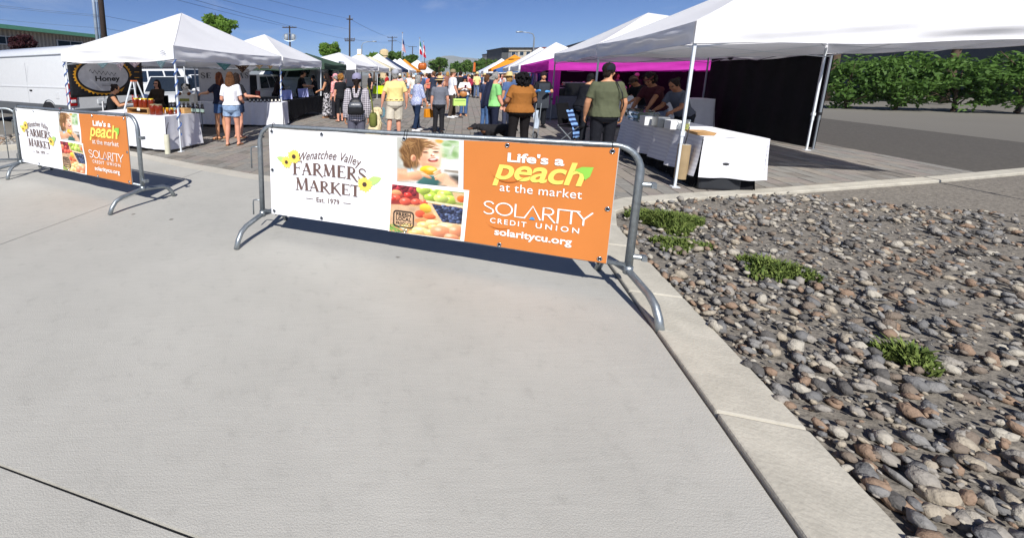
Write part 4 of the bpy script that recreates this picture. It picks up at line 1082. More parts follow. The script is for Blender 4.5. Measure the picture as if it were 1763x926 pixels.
# -------------------------------------------------------------- tables and cloths
wood = M('pale wood', 'c59a63', rough=.6, var=.3, vs=8, bump=.15, bs=20); plastic_w = M('white plastic', 'e8e8e8', rough=.4, var=.03)
def cloth_table(label, lab2, a, b, depth_vec, h, drop, mat, pleat=.02, npl=10, group='cloth-covered market tables', side=None, arch=False):
    """a, b: the front edge; the cloth hangs on all four sides"""
    a, b, dv = V2(a), V2(b), V2(depth_vec)
    root = thing('folding_table', lab2, 'table', a, 0, 'folding tables under cloths')
    q = [Vector((0, 0, 0)), b - a, b - a + dv, dv]; cen = sum(q, Vector()) / 4
    m = MB(); m.prism([((p * .985 + cen * .015).x, (p * .985 + cen * .015).y) for p in q], h - .045, h - .012, 'z'); m.build('table_top', plastic_w, root)
    for p in q:
        p2 = p * .88 + cen * .12; m = MB(); m.tube([(p2.x, p2.y, h - .04), (p2.x, p2.y, 0)], .014, 8); m.build('leg', leg_g, root)
    cl = thing('tablecloth', label, 'tablecloth', a, 0, group)
    m = MB(); nu = 24
    m.grid(lambda u, v: tuple((q[0].lerp(q[1], u)).lerp(q[3].lerp(q[2], u), v) + Vector((0, 0, h + .003 * math.sin(u * 17) * math.sin(v * 9)))), nu, 8)
    m.build('cloth_top', mat, cl, smooth=True, fix=False)
    for i in range(4):
        p0, p1 = q[i], q[(i + 1) % 4]; d = (p1 - p0).normalized(); n = Vector((d.y, -d.x, 0))
        if n.dot((p0 + p1) / 2 - cen) < 0: n = -n
        L = (p1 - p0).length; k = max(2, npl * L)
        def fs(u, v, p0=p0, p1=p1, n=n, k=k, L=L):
            z = h - drop * v; w = (pleat * (.25 + .75 * v)) * (math.sin(u * k * 2.6 + i * 2) + .5 * math.sin(u * k * 4.3 + 1 + i)) + .045 * v * v
            if arch: z = h - drop * v * (1 - .22 * math.sin(math.pi * u) ** 2)
            e = .03 * v * (abs(u - .5) * 2) ** 4
            p = p0.lerp(p1, u) + n * (.006 + w) + d * (e * (1 if u > .5 else -1))
            return (p.x, p.y, z - .006 * math.sin(u * k) * v)
        m = MB(); m.grid(fs, max(16, int(L * 26)), 10); m.build('cloth_side', mat, cl, smooth=True, fix=False)
    return root, cl
cloth_table('white cloth hanging to the ground on the honey table', 'table under the white cloth of the honey stall', (-5.95, 9.62), (-3.78, 8.42), (.36, .92), .76, .70, tc_w, pleat=.012, npl=7)
cloth_table('pleated white cloth half in shade behind the woman in denim shorts', 'table behind the woman in denim shorts', (-5.0, 13.05), (-2.06, 12.78), (.06, .72), .76, .70, tc_w, pleat=.028, npl=9)
cloth_table('black cloth with an arched hem on the table under the second canopy', 'table under the black cloth', (-2.02, 13.95), (-1.12, 17.1), (-.72, .2), .76, .70, tc_k, pleat=.01, npl=5, arch=True)
cloth_table('lime green cloth on a small table beside the yellow polo shirt', 'small table under the lime green cloth', (1.75, 29.2), (2.45, 28.9), (.3, 1.0), .86, .55, tc_lime, pleat=.03)
RT = cloth_table('white checked cloth on the drinks table next to the gravel bed', 'drinks table under the white checked cloth', (4.93, 5.62), (5.74, 8.55), (.72, -.2), .76, .56, tc_check, pleat=.04, npl=4)
_b2 = MB(); _r = V2((5.03, 5.72)); 
o = cloth_table('black under-cloth below the white checked one on the drinks table', 'second frame inside the drinks table', (5.02, 5.70), (5.78, 8.45), (.58, -.16), .70, .68, tc_k, pleat=.02, npl=5)
cloth_table('dark grey cloth on the counter of the cooking stall', 'counter under the dark grey cloth', (7.0, 15.1), (9.9, 14.25), (.3, 1.05), .86, .82, tc_grey, pleat=.012, npl=5)
cloth_table('white cloth on the food table behind the green shirt', 'food table behind the green shirt', (8.0, 12.6), (10.6, 11.9), (.2, .7), .92, .8, tc_w, pleat=.02, npl=5)
cloth_table('grey cloth on the table in the shade of the magenta canopy', 'table in the shade of the magenta canopy', (8.3, 17.6), (11.6, 16.7), (.3, 1.0), .95, .9, tc_grey, pleat=.015, npl=4)
cloth_table('dark cloth on a stand in the shade of the white canopy past the green one', 'stand in the shade past the green canopy', (-.2, 24.6), (.9, 27.6), (-.8, .25), .85, .8, tc_k, pleat=.01)
ORD = 'first second third fourth fifth sixth seventh eighth ninth tenth eleventh twelfth thirteenth fourteenth fifteenth'.split()
# ---- goods of the honey stall
amber = M('honey', '8c2c06', rough=.08, var=.1, trans=.35, spec=.6); amber2 = M('light honey', 'd98a10', rough=.08, trans=.35, var=.1)
lid_y = M('yellow lid', 'e8c31c', rough=.4, var=.03); lid_m = M('metal lid', 'c9b98e', rough=.3, metal=.7, var=.05); label_w = M('paper label', 'e6e1d4', rough=.7, var=.05)
def jar(name, label, r, h, mat, lid, lab=False, group=None, cat='jar'):
    t = thing(name, label, cat, (0, 0, 0), 0, group)
    m = MB(); m.lathe([(r * .90, 0), (r, .01), (r, h * .72), (r * .9, h * .84), (r * .74, h * .9), (r * .74, h * .92)], 16); m.build('jar_glass', mat, t, smooth=True)
    m = MB(); m.lathe([(r * .80, h * .89), (r * .82, h * .90), (r * .82, h * .99), (r * .76, h)], 16); m.build('lid', lid, t, smooth=False)
    if lab:
        m = MB(); m.lathe([(r * 1.01, h * .22), (r * 1.01, h * .62)], 16, cap=False); m.build('label', label_w, t, smooth=True)
    return t
U1 = (Vector((-3.78, 8.42, 0)) - Vector((-5.95, 9.62, 0))).normalized(); D1 = Vector((.36, .92, 0)).normalized()
def T1p(s, d, z=.765): p = Vector((-5.95, 9.62, 0)) + U1 * s + D1 * d; return Vector((p.x, p.y, z))
rzT1 = math.atan2(U1.y, U1.x)
crate = thing('display_crate', 'low wooden riser with honey jars standing on it', 'crate', T1p(1.46, .25), rzT1)
for nm, c, s in (('board', (0, 0, .115), (.72, .30, .012)), ('board', (0, 0, .008), (.72, .30, .012)), ('end_board', (-.354, 0, .061), (.012, .30, .094)), ('end_board', (.354, 0, .061), (.012, .30, .094)), ('back_board', (0, .144, .061), (.695, .010, .094))):
    m = MB(); m.box(c, s); m.build(nm, wood, crate)
m = MB(); m.box((.06, -.154, .10), (.10, .004, .06)); m.build('price_tag', label_w, crate)
j0 = jar('honey_jar', '', .060, .205, amber, lid_y, group='yellow-lidded honey jars on the wooden riser')
pos = ['first', 'second', 'third', 'fourth']
for i, s in enumerate((-.20, -.075, .05, .185)):
    o = j0 if i == 0 else copy_tree(j0)
    p = T1p(1.46 + s * 1.32, .27 + .02 * (i % 2)); o.location = (p.x, p.y, .765 + .122)
    o['label'] = f'{pos[i]} tall honey jar with yellow lid on the wooden riser, counted from the ladder'
j1 = jar('honey_bottle', '', .034, .125, amber2, lid_y, group='small light honey bottles')
for i in range(5):
    o = j1 if i == 0 else copy_tree(j1); o.location = T1p(1.93 + .075 * i, .30 + .05 * (i % 2) + .12)
    o['label'] = f'{ORD[i]} small pale honey bottle with yellow cap, counted from the wooden riser'
j2 = jar('honey_jar', '', .082, .225, amber, lid_m, group='two large honey jars')
for i, s in enumerate((1.93, 2.11)):
    o = j2 if i == 0 else copy_tree(j2); o.location = T1p(s, .16)
    o['label'] = ('large dark honey jar right against the wooden riser', 'large dark honey jar closest to the blue-wrapped post')[i]
j3 = jar('honey_jar', '', .045, .11, amber, lid_m, group='short honey jars behind the post')
for i in range(4):
    o = j3 if i == 0 else copy_tree(j3); o.location = T1p(2.25 + .09 * (i % 2), .35 + .12 * i); o['label'] = f'{ORD[i]} short honey jar behind the blue-wrapped post, counted from the front'
box2 = thing('display_crate', 'small tan wooden box behind the blue-wrapped post', 'crate', T1p(2.28, .72), rzT1)
m = MB(); m.box((0, 0, .055), (.26, .2, .11)); bevel(m.build('box_body', wood, box2), .006)
bott = thing('dark_bottle', '', 'bottle', (0, 0, 0), 0, 'dark dropper bottles in a row on the honey table')
m = MB(); m.lathe([(.026, 0), (.028, .006), (.028, .12), (.012, .15), (.012, .17)], 12); m.build('bottle_glass', M('dark glass', '1a1410', rough=.1, var=0, spec=.6), bott, smooth=True)
m = MB(); m.lathe([(.015, .165), (.015, .20), (.008, .215), (.008, .235)], 10); m.build('cap', black_plastic, bott, smooth=True)
m = MB(); m.lathe([(.0285, .03), (.0285, .10)], 12, cap=False); m.build('label', M('bottle label', '8fa39a', rough=.6, var=.3, vs=40), bott, smooth=True)
for i in range(15):
    o = bott if i == 0 else copy_tree(bott)
    p = T1p(1.78 + .074 * i, .80 + .03 * (i % 2)); o.location = p
    o['label'] = f'{ORD[i]} dark dropper bottle in the back row, counted from the wooden riser'
# A-frame step ladder, used as a sign easel
lad = thing('easel_ladder', 'white A-frame stand on the honey table beside the jars', 'stand', (0, 0, 0)); lad.location = T1p(.98, .42); lad.rotation_euler = (0, 0, rzT1)
for y in (-.13, .13):
    m = MB(); m.tube([(-.27, y, .0), (-.01, y * .35, .70)], .018, 4, flat=(1.5, .8)); m.build('rail', leg_w, lad)
    m = MB(); m.tube([(.24, y + .03, .0), (.015, y * .35 + .02, .70)], .015, 4); m.build('rear_rail', leg_w, lad)
for k in range(1, 4):
    t = k / 4; m = MB(); m.box((-.27 + .26 * t, 0, .70 * t), (.05, .24 * (1 - t) + .09 * t, .015)); m.build('step', leg_w, lad)
m = MB(); m.box((0, 0, .705), (.07, .12, .03)); m.build('top_cap', M('orange cap', 'd9774a', rough=.5, var=.05), lad)
# bag box with the plush dog
bx = thing('cream_carton', 'cream box with a green panel holding a plush dog', 'box', (-4.32, 12.2, 0))
bx.location = on(325, 11.6); bx.location.z = .80
m = MB(); m.box((0, 0, .14), (.52, .3, .28)); bevel(m.build('box_body', M('cream card', 'd8d2c2', rough=.7, var=.06), bx), .01)
m = MB(); m.box((.0, -.152, .12), (.27, .004, .08)); m.build('box_label', M('olive label', '8a8a3a', rough=.7, var=.2, vs=30), bx)
pl = thing('plush_dog', 'black and white plush dog sitting in the cream box', 'toy', bx.location + Vector((0, 0, .24)))
furw = M('white plush', 'd8d2c8', rough=.95, var=.1, bump=.6, bs=60); furk = M('black plush', '1c1a1a', rough=.95, var=.2, bump=.6, bs=60); furb = M('brown plush', '7a4a26', rough=.95, var=.2, bump=.6, bs=60)
m = MB(); m.ell((0, 0, .08), (.11, .09, .11)); m.ell((0, -.02, .24), (.10, .095, .095)); m.ell((0, -.11, .215), (.05, .045, .042)); m.build('plush_body', furw, pl, smooth=True)
for s in (-1, 1):
    m = MB(); m.ell((s * .10, -.0, .24), (.035, .05, .085)); m.ell((s * .055, -.045, .285), (.05, .05, .045)); m.build('ear', furk, pl, smooth=True)
    m = MB(); m.ell((s * .13, -.12, .05), (.05, .075, .05)); m.build('paw', furb, pl, smooth=True)
    m = MB(); m.ell((s * .040, -.108, .255), .010, 8, 6); m.build('eye', black_plastic, pl, smooth=True)
m = MB(); m.ell((0, -.155, .225), (.018, .012, .012), 8, 6); m.build('nose', black_plastic, pl, smooth=True)
tabx = thing('side_table', 'low stand under the cream box behind the honey table', 'table', (bx.location.x, bx.location.y, 0))
m = MB(); m.box((0, 0, .785), (.75, .5, .03)); m.build('table_top', plastic_w, tabx)
for x in (-.33, .33):
    for y in (-.2, .2):
        m = MB(); m.tube([(x, y, 0), (x, y, .77)], .014, 6); m.build('leg', leg_g, tabx)
# honey banner tied to the canopy
hb_k = M('black banner vinyl', '17171b', rough=.5, var=.15); hb_s = M('silver banner print', 'c4c4c8', rough=.45, var=.18, vs=5); hb_y = M('honey yellow print', 'd99a1e', rough=.5, var=.08)
def flatsign(name, label, cat, a, b, z0, z1, mat, group=None, wave=.012, th=.004):
    a, b = V2(a), V2(b); d = b - a; rz = math.atan2(d.y, d.x); L = d.length
    root = thing(name, label, cat, a, rz, group)
    f = lambda x, z: -wave * (math.sin(x * 5 + z * 3) + .5 * math.sin(x * 11 - z * 4))
    m = MB(); m.grid(lambda u, v: (u * L, f(u * L, z0 + (z1 - z0) * v), z0 + (z1 - z0) * v), 24, 8)
    o = m.build('sheet', mat, root, smooth=True, fix=False); s = o.modifiers.new('cloth thickness', 'SOLIDIFY'); s.thickness = th; s.offset = 1
    def put(nm, V, Fc, mt, lift):
        mm = MB(); mm.add([(float(x), f(x, z) - lift, float(z)) for x, z in V], Fc); return mm.build(nm, mt, root, fix=False)
    return root, put, L
a = on(130, 10.35); b = on(253, 12.2)
hb, put, Lh = flatsign('honey_banner', 'black and silver honey stall banner with a yellow toothed ring', 'banner', a, b, 1.04, 1.97, hb_k, wave=.0025)
def ringpts(cx, cz, rx, rz, n, teeth=0, amp=0.0): return [(cx + (rx + (amp if k % 2 else 0)) * math.cos(2 * math.pi * k / n), cz + (rz + (amp if k % 2 else 0)) * math.sin(2 * math.pi * k / n)) for k in range(n)]
cx, cz = .92, 1.58
_zc = lambda P: np.stack([P[:, 0], np.clip(P[:, 1], 1.045, 1.965)], 1)
put('toothed_ring', _zc(np.array(ringpts(cx, cz, .77, .475, 84, 1, .05))), [tuple(range(72))], hb_y, .006)
put('ring_line', _zc(np.array(ringpts(cx, cz, .74, .455, 48))), [tuple(range(48))], hb_k, .009)
put('oval_panel', _zc(np.array(ringpts(cx, cz, .69, .40, 48))), [tuple(range(48))], hb_s, .012)
V, Fc = fit_text('Honey', cx - .26, cx + .43, 1.40, 1.58, hb_k, 0, .03); put('lettering', V, Fc, hb_k, .016)
V, Fc = fit_text('ALL NATURAL PURE', cx - .12, cx + .2, 1.345, 1.37, hb_k); 
gp = M('grey script print', '55565c', rough=.6, var=.1)
pts = [(cx - .40 + .035 * k, 1.70 + .05 * math.sin(k * 1.9) - .004 * k) for k in range(22)]
put('script_flourish', np.array([(x, z + .012) for x, z in pts] + [(x, z - .012) for x, z in reversed(pts)]), [(k, k + 1, 42 - k, 43 - k) for k in range(21)], gp, .016)
for k in range(2): put('rule', np.array([(cx - .1, 1.355 - .04 * k), (cx + .22, 1.355 - .04 * k), (cx + .22, 1.363 - .04 * k), (cx - .1, 1.363 - .04 * k)]), [(0, 1, 2, 3)], hb_k, .016)
for k in range(4):
    z = 1.84 - .16 * k; x = cx + .90 - .01 * k
    put('price_line', np.array([(x, z), (x + .16, z), (x + .16, z + .018), (x, z + .018)]), [(0, 1, 2, 3)], hb_y, .006)
    put('price_line', np.array([(x + .20, z), (x + .30, z), (x + .30, z + .014), (x + .20, z + .014)]), [(0, 1, 2, 3)], M('brown print', '6d4a22', rough=.6, var=0), .006)
# grey stall sign with the serif name, partly hidden by the shoppers
a = on(347, 13.55); b = on(433, 13.75)
ss, put, Ls = flatsign('stall_sign', 'light grey stall sign with serif capitals behind the shoppers in shorts', 'sign', a, b, .70, 1.80, M('grey sign board', 'aeabad', rough=.6, var=.05), wave=.002)
dk = M('charcoal print', '3c3a3c', rough=.6, var=0)
V, Fc = strokes('SE', .06, .40, 1.50, 1.68); put('lettering', V, Fc, dk, .012)
V, Fc = strokes('RA', 1.14, 1.43, 1.50, 1.68); put('lettering', V, Fc, dk, .012)
V, Fc = strokes('S', 1.47, 1.60, 1.50, 1.68); put('lettering', V, Fc, dk, .012)
put('apostrophe', np.array([(1.44, 1.68), (1.465, 1.68), (1.452, 1.62)]), [(0, 1, 2)], dk, .012)
mauve = M('mauve print', '8d6a74', rough=.6, var=.1)
put('flourish', np.array(ringpts(.62, 1.28, .14, .07, 20)), [tuple(range(20))], mauve, .012); put('flourish', np.array(ringpts(.62, 1.28, .11, .05, 20)), [tuple(range(20))], MATS['grey sign board'], .014)
put('rule', np.array([(.45, 1.08), (1.0, 1.08), (1.0, 1.10), (.45, 1.10)]), [(0, 1, 2, 3)], mauve, .012)
for x in (.02, Ls - .02):
    m = MB(); m.tube([(x, .02, 0), (x, .02, 1.80)], .014, 8); m.build('stand', leg_g, ss)
# bunting flags under the canopies
buntm = {'aqua': pattern('aqua print', 'floral', 'b8d4da', '8fb4c0', scale=30), 'teal': pattern('teal print', 'floral', '6fa0a4', '4d7f86', scale=30), 'dots': pattern('brown dotted print', 'dots', '4a342c', 'd8c2a4', scale=26), 'tan': pattern('tan dotted print', 'dots', 'c6aa84', 'f0e4cc', scale=26), 'pink': pattern('pink floral print', 'floral', 'e4cfd2', '9c8fa4', scale=26)}
def pennant(px0, px1, depth, y0, y1, mat, label):
    a = on(px0, depth, 2); b = on(px1, depth, 2); z0, z1 = hz(y0, depth), hz(y1, depth)
    r = thing('bunting_flag', label, 'bunting', (a.x, a.y, 0), 0, 'bunting hung under the white canopies')
    w = b.x - a.x; m = MB(); n = 6
    m.grid(lambda u, v: (w * (u * (1 - v) + .5 * v), .02 * math.sin(u * 5 + v * 3), z0 + (z1 - z0) * v), n, n); o = m.build('flag_cloth', mat, r, smooth=True, fix=False)
    o.data.update(); s = o.modifiers.new('cloth', 'SOLIDIFY'); s.thickness = .002
    m = MB(); m.tube([(-.03, 0, z0 + .01), (w + .03, 0, z0 + .01)], .005, 5); m.build('string', plastic_w, r)
pennant(265, 288, 11.2, 103, 119, buntm['aqua'], 'pale aqua pennant near the blue-wrapped post')
pennant(371, 401, 13.2, 108, 122, buntm['teal'], 'teal pennant above the grey stall sign')
pennant(401, 432, 13.2, 110, 126, buntm['dots'], 'brown dotted pennant above the grey stall sign')
pennant(437, 455, 13.3, 110, 120, buntm['tan'], 'tan dotted pennant, nearer the denim-shorts woman than its twin')
pennant(457, 473, 13.3, 110, 120, buntm['tan'], 'tan dotted pennant beside the second canopy post')
pennant(195, 216, 10.9, 106, 122, buntm['pink'], 'pink floral pennant in front of the honey banner')
pennant(160, 190, 10.8, 106, 118, buntm['aqua'], 'pale pennant over the oval of the honey banner')
pennant(216, 246, 11.2, 105, 117, buntm['pink'], 'long pink floral pennant over the black part of the honey banner')
# blue cords wound round the posts
cord_m = M('blue braided cord', '2f5fae', rough=.8, var=.3, vs=30, bump=.4, bs=80)
def cord(base, z0, z1, turns, label):
    m = MB(); pts = []
    for k in range(int(turns * 8) + 1):
        t = k / (turns * 8); an = t * turns * 2 * math.pi; r = .031 + .012 * math.sin(t * 9) ** 2
        pts.append((base[0] + r * math.cos(an), base[1] + r * math.sin(an), z0 + (z1 - z0) * t))
    m.tube(pts, .0095, 6); o = m.build('cord', cord_m, None, smooth=True); tag(o, label, 'cord', 'blue cords wound round canopy posts')
for base, nm, tr in ((T1[1][0], 'honey stall front post', 7), (T1[1][1], 'post between the two big canopies', 6), (T1[1][3], 'post beside the white van', 6)):
    c4 = sum(T1[1], Vector()) / 4; q = base + (c4 - base).normalized() * .045
    if nm.startswith('post beside'):
        m = MB(); m.box((q.x, q.y, 1.0), (.036, .036, 2.0), .3); lg = m.build('leg', leg_w, T1[0]); lg.location = -T1[0].location
    cord((q.x, q.y), .35 if tr == 7 else .5, 1.92, tr, 'blue cord wound round the ' + nm)
# canopy weights
conc_w = M('pale pipe', 'cfcdb8', rough=.6, var=.12, vs=6); tube_b = M('cardboard tube', 'a08a68', rough=.85, var=.15, vs=6)
def weight(p, h, r, mat, label):
    t = thing('canopy_weight', label, 'weight', p); m = MB(); m.lathe([(r, .0), (r, h - .01), (r * .97, h)], 20); m.build('pipe', mat, t, smooth=False); autosmooth(t.children[0])
    m = MB(); m.lathe([(r * .86, h - .012), (r * .86, h + .003)], 20); m.build('fill', concrete, t)
    m = MB(); m.tube([(0, 0, h), (.02, 0, h + .12), (.05, .02, h + .25)], .006, 6); m.build('strap', black_plastic, t)
weight(Vector((-3.74, 8.33, 0)), .40, .055, conc_w, 'cream pipe weight at the foot of the honey stall post')
weight(Vector((4.83, 5.80, .12)), .50, .075, tube_b, 'brown cylinder weight behind the right canopy leg')
# things on the black table
holder_m = M('lilac printed page', 'a9aede', rough=.3, var=.15, vs=14); 
for i, (px, dep) in enumerate(((494, 14.0), (503, 14.35), (524, 15.6), (531, 15.9))):
    p = on(px, dep, .77); t = thing('sign_holder', f'{["nearest", "second", "third", "farthest"][i]} lilac page in a stand on the black table, counted from the post', 'sign', (p.x - .12, p.y, .765), .5, 'lilac pages on the black table')
    m = MB(); m.box((0, 0, .17), (.24, .008, .33), rot=Matrix.Rotation(math.radians(-16), 3, 'X')); m.build('page', holder_m, t)
    m = MB(); m.box((0, .07, .10), (.20, .01, .22), rot=Matrix.Rotation(math.radians(24), 3, 'X')); m.build('easel', black_plastic, t)
for i in range(9):
    p = Vector((-2.0 - .9 + .09 * i * 1.4, 12.95 + .05 * (i % 3), .765)); p.x = -3.1 + .115 * i
    t = thing('product_box', f'{["leftmost", "second", "third", "fourth", "middle", "sixth", "seventh", "eighth", "rightmost"][i]} small dark box on the pleated white cloth', 'box', p, random.uniform(-.1, .1), 'small dark boxes on the white table')
    m = MB(); m.box((0, 0, .05), (.07, .07, .10)); m.build('carton', M('dark carton', '2c2522', rough=.6, var=.2), t); m = MB(); m.box((0, -.0365, .055), (.045, .002, .06)); m.build('label', label_w, t)
t = thing('display_case', 'long black display case behind the white table', 'case', on(452, 13.6, 0)); t.location.z = 0
m = MB(); m.box((0, .2, .83), (1.0, .45, .12)); bevel(m.build('case_body', black_plastic, t), .01); m = MB(); m.box((0, .2, .38), (.9, .38, .76)); m.build('case_skirt', tc_k, t)
# ---- drinks table
clear = M('clear plastic', 'e8eef0', rough=.06, var=0, trans=.92, spec=.5); lemon = M('lemonade', 'd9dc3a', rough=.1, var=.1, trans=.25)
cup = thing('drink_cup', 'clear cup of yellow-green lemonade with a blue straw', 'cup', (5.12, 6.18, .765)); 
m = MB(); m.lathe([(.040, 0), (.052, .17)], 20, cap=False); m.lathe([(.0, .001), (.040, .001)], 20, cap=False); m.build('cup_wall', clear, cup, smooth=True)
m = MB(); m.lathe([(.037, .004), (.046, .115)], 20); m.build('drink', lemon, cup, smooth=False)
m = MB(); m.tube([(.01, 0, .02), (-.03, .01, .22), (-.05, .01, .245)], .004, 6); m.build('straw', M('blue straw', '3d7fd0', rough=.4, var=0), cup)
bxw = M('white card', 'e4e4e2', rough=.6, var=.04); steel = M('brushed steel', '8c8f92', rough=.3, metal=.9, var=.15, vs=20)
for i, (x, y, w, h, mt, nm, lb) in enumerate(((5.10, 6.95, .17, .15, bxw, 'card_box', 'white card box at the table corner beside the steel canister'), (5.10, 6.66, .17, .17, steel, 'steel_canister', 'square steel canister between two white boxes'), (5.12, 6.42, .16, .14, bxw, 'card_box', 'white card box between the steel canister and the lemonade'))):
    t = thing(nm, lb, 'box' if i != 1 else 'canister', (x, y, .765), LANE_A); m = MB(); m.box((0, 0, h / 2), (w, .22, h)); bevel(m.build('box_body', mt, t), .006)
tub = thing('clear_tub', 'clear plastic tub with green leaves on the drinks table', 'tub', (5.45, 7.55, .765), LANE_A)
m = MB(); m.box((0, 0, .09), (.34, .5, .18)); bevel(m.build('tub_wall', clear, tub), .02)
m = MB(); [m.ell((random.uniform(-.1, .1), random.uniform(-.18, .18), random.uniform(.03, .13)), (.05, .06, .02), 6, 4, Euler((random.random(), random.random(), 0)).to_matrix()) for _ in range(16)]
o = m.build('leaves', M('mint green', '5d7a3a', rough=.7, var=.3), tub, smooth=True); tag(o, kind='stuff')
tub2 = copy_tree(tub); tub2.location = (5.72, 8.05, .765); tub2['label'] = 'empty-looking second clear tub farther along the drinks table'
cooler = thing('cooler_box', 'dark grey cooler under the drinks table by the leg', 'cooler', (5.3, 5.9, 0), LANE_A); m = MB(); m.box((0, 0, .18), (.5, .7, .36)); bevel(m.build('cooler_body', M('dark cooler', '2a2c30', rough=.5, var=.1), cooler), .03); m = MB(); m.box((0, 0, .385), (.52, .72, .05)); bevel(m.build('cooler_lid', MATS['dark cooler'], cooler), .015)
bag = thing('food_tray', 'paper food tray beside the leg on the drinks table', 'tray', (5.08, 5.86, .765), LANE_A); m = MB(); m.box((0, 0, .02), (.2, .3, .04), taper=1.15); m.build('tray_body', wood, bag)
# ---- cooking stall
gr = thing('grill', 'black grill on the dark grey counter', 'grill', (7.25, 15.2, .87), math.radians(-16))
m = MB(); m.box((.35, .25, .12), (.9, .5, .24)); bevel(m.build('grill_body', black_plastic, gr), .02); m = MB(); m.box((.35, .3, .30), (.86, .42, .12), taper=.75); bevel(m.build('grill_lid', M('grill lid', '232326', rough=.4, var=.1), gr), .02)
hl = MB(); hl.tube([(.05, -.02, .27), (.65, -.02, .27)], .012, 8); hl.build('handle', chrome, gr)
cs = thing('glass_case', 'dark glazed food case on the counter behind the green shirt', 'case', (8.3, 14.8, .87), math.radians(-16))
m = MB(); m.box((0, .2, .22), (1.0, .4, .44)); bevel(m.build('case_body', M('smoked glass', '2b3034', rough=.08, var=.1, spec=.6), cs), .01)
m = MB(); m.box((0, .2, .46), (1.04, .44, .035)); m.build('case_top', steel, cs)
gcol = [('c9702a', 'orange'), ('8a3d8f', 'purple'), ('3f6fb0', 'blue'), ('b0443a', 'red'), ('c9b23a', 'yellow'), ('4f7a45', 'green'), ('d9d4c8', 'cream')]
for i in range(14):
    h, nm = gcol[i % 7]; x = 8.5 + .22 * i; y = 17.75 - .27 * (x - 8.3) + .12 * (i % 2)
    t = thing('goods_basket', f'{nm} {"tall" if i < 7 else "low"} bundle of goods on the table under the magenta canopy', 'basket', (x, y, .955), .2, 'goods under the magenta canopy')
    hh = .34 if i < 7 else .2; m = MB(); m.loft([((0, 0, 0), .075, .075), ((0, 0, .10), .10, .10)], 10); m.build('basket', wood, t)
    m = MB(); [m.ell((random.uniform(-.06, .06), random.uniform(-.06, .06), .11 + random.uniform(0, hh - .1)), random.uniform(.03, .055), 6, 5) for _ in range(9)]; tag(m.build('goods', M(nm + ' goods', h, rough=.6, var=.2), t, smooth=True), kind='stuff')
for i in range(6):
    t = thing('food_tray', f'white tray of {["red", "browned", "orange"][i % 3]} food, {["nearer", "farther"][i // 3]} row, on the table behind the green shirt', 'tray', (8.25 + .33 * (i % 3) + .5 * (i // 3), 12.75 - .1 * (i % 3) + .25 * (i // 3), .925), -.27, 'food trays behind the green shirt')
    m = MB(); m.box((0, 0, .03), (.28, .22, .06), taper=1.12); m.build('tray_body', bxw, t)
    m = MB(); [m.ell((random.uniform(-.1, .1), random.uniform(-.07, .07), .07), (.035, .03, .025), 6, 5) for _ in range(12)]; tag(m.build('food', M(['red food', 'brown food', 'orange food'][i % 3], ['a8432e', '7a4f2c', 'c98636'][i % 3], rough=.6, var=.3), t, smooth=True), kind='stuff')
rack = thing('clothes_rail', 'rail of hanging blue and white garments under the magenta canopy', 'rail', (7.7, 18.6, 0), math.radians(-16))
for x in (0, 1.4):
    m = MB(); m.tube([(x, 0, 0), (x, 0, 1.7)], .015, 6); m.build('upright', leg_g, rack)
m = MB(); m.tube([(0, 0, 1.7), (1.4, 0, 1.7)], .015, 6); m.build('top_bar', leg_g, rack)
gm_ = [cloth('garment ' + c, c) for c in ('4d78a8', 'c9ccd2', '2d4a78', '86a4c0', 'e0ddd6', '35567f')]
for i in range(10):
    m = MB(); x = .1 + .13 * i; m.grid(lambda u, v: (x + .03 * math.sin(v * 5 + i) + .04 * math.sin(u * 6), (u - .5) * (.42 if v < .8 else .42 * (1 - (v - .8) * 3)), .75 + .92 * v), 6, 8); t = m.build('garment', gm_[i % 6], None, smooth=True, fix=False)
    t.location = rack.location; t.rotation_euler = rack.rotation_euler; sld = t.modifiers.new('c', 'SOLIDIFY'); sld.thickness = .012
    tag(t, f'{["blue", "pale grey", "navy", "light blue", "cream", "slate blue"][i % 6]} garment hanging on the rail, {"nearer" if i < 6 else "farther"} half', 'garment', 'garments on the rail')
# folding chair with a striped towel beside the green shirt
ch = thing('camp_chair', 'folding camp chair with dark seat beside the green shirt', 'chair', (5.3, 9.6, 0), .6)
m = MB(); m.box((0, 0, .42), (.5, .46, .03)); m.build('seat', tc_k, ch); m = MB(); m.box((0, .26, .70), (.5, .03, .5), rot=Matrix.Rotation(-.2, 3, 'X')); m.build('backrest', tc_k, ch)
for x in (-.24, .24):
    for y0, y1 in ((-.24, .24), (.24, -.24)):
        m = MB(); m.tube([(x, y0, 0), (x, y1, .44)], .012, 6); m.build('leg', leg_g, ch)
tw = pattern('blue striped towel', 'stripes', '7fa4d6', '27375e', scale=3.2)
m = MB(); m.grid(lambda u, v: ((u - .5) * .24 + .03 * math.sin(v * 4), .22 - .08 * math.sin(v * 3) - .35 * max(0, v - .35), .80 - .62 * v + .015 * math.sin(u * 9)), 10, 14)
t = m.build('striped_towel', tw, None, smooth=True, fix=False); t.location = (5.25, 9.35, 0); t.rotation_euler = (0, 0, .5); s = t.modifiers.new('c', 'SOLIDIFY'); s.thickness = .008; tag(t, 'blue striped towel hanging off the camp chair', 'towel')
# white board standing in the lane on the right
sb = thing('sign_board', 'blank white A-board standing before the dark dressed shopper', 'sign', on(843, 22.8, 0), .1)
for s in (-1, 1):
    m = MB(); m.box((0, s * .14, .52), (.62, .02, 1.06), rot=Matrix.Rotation(s * .13, 3, 'X')); m.build('board_panel', plastic_w, sb)
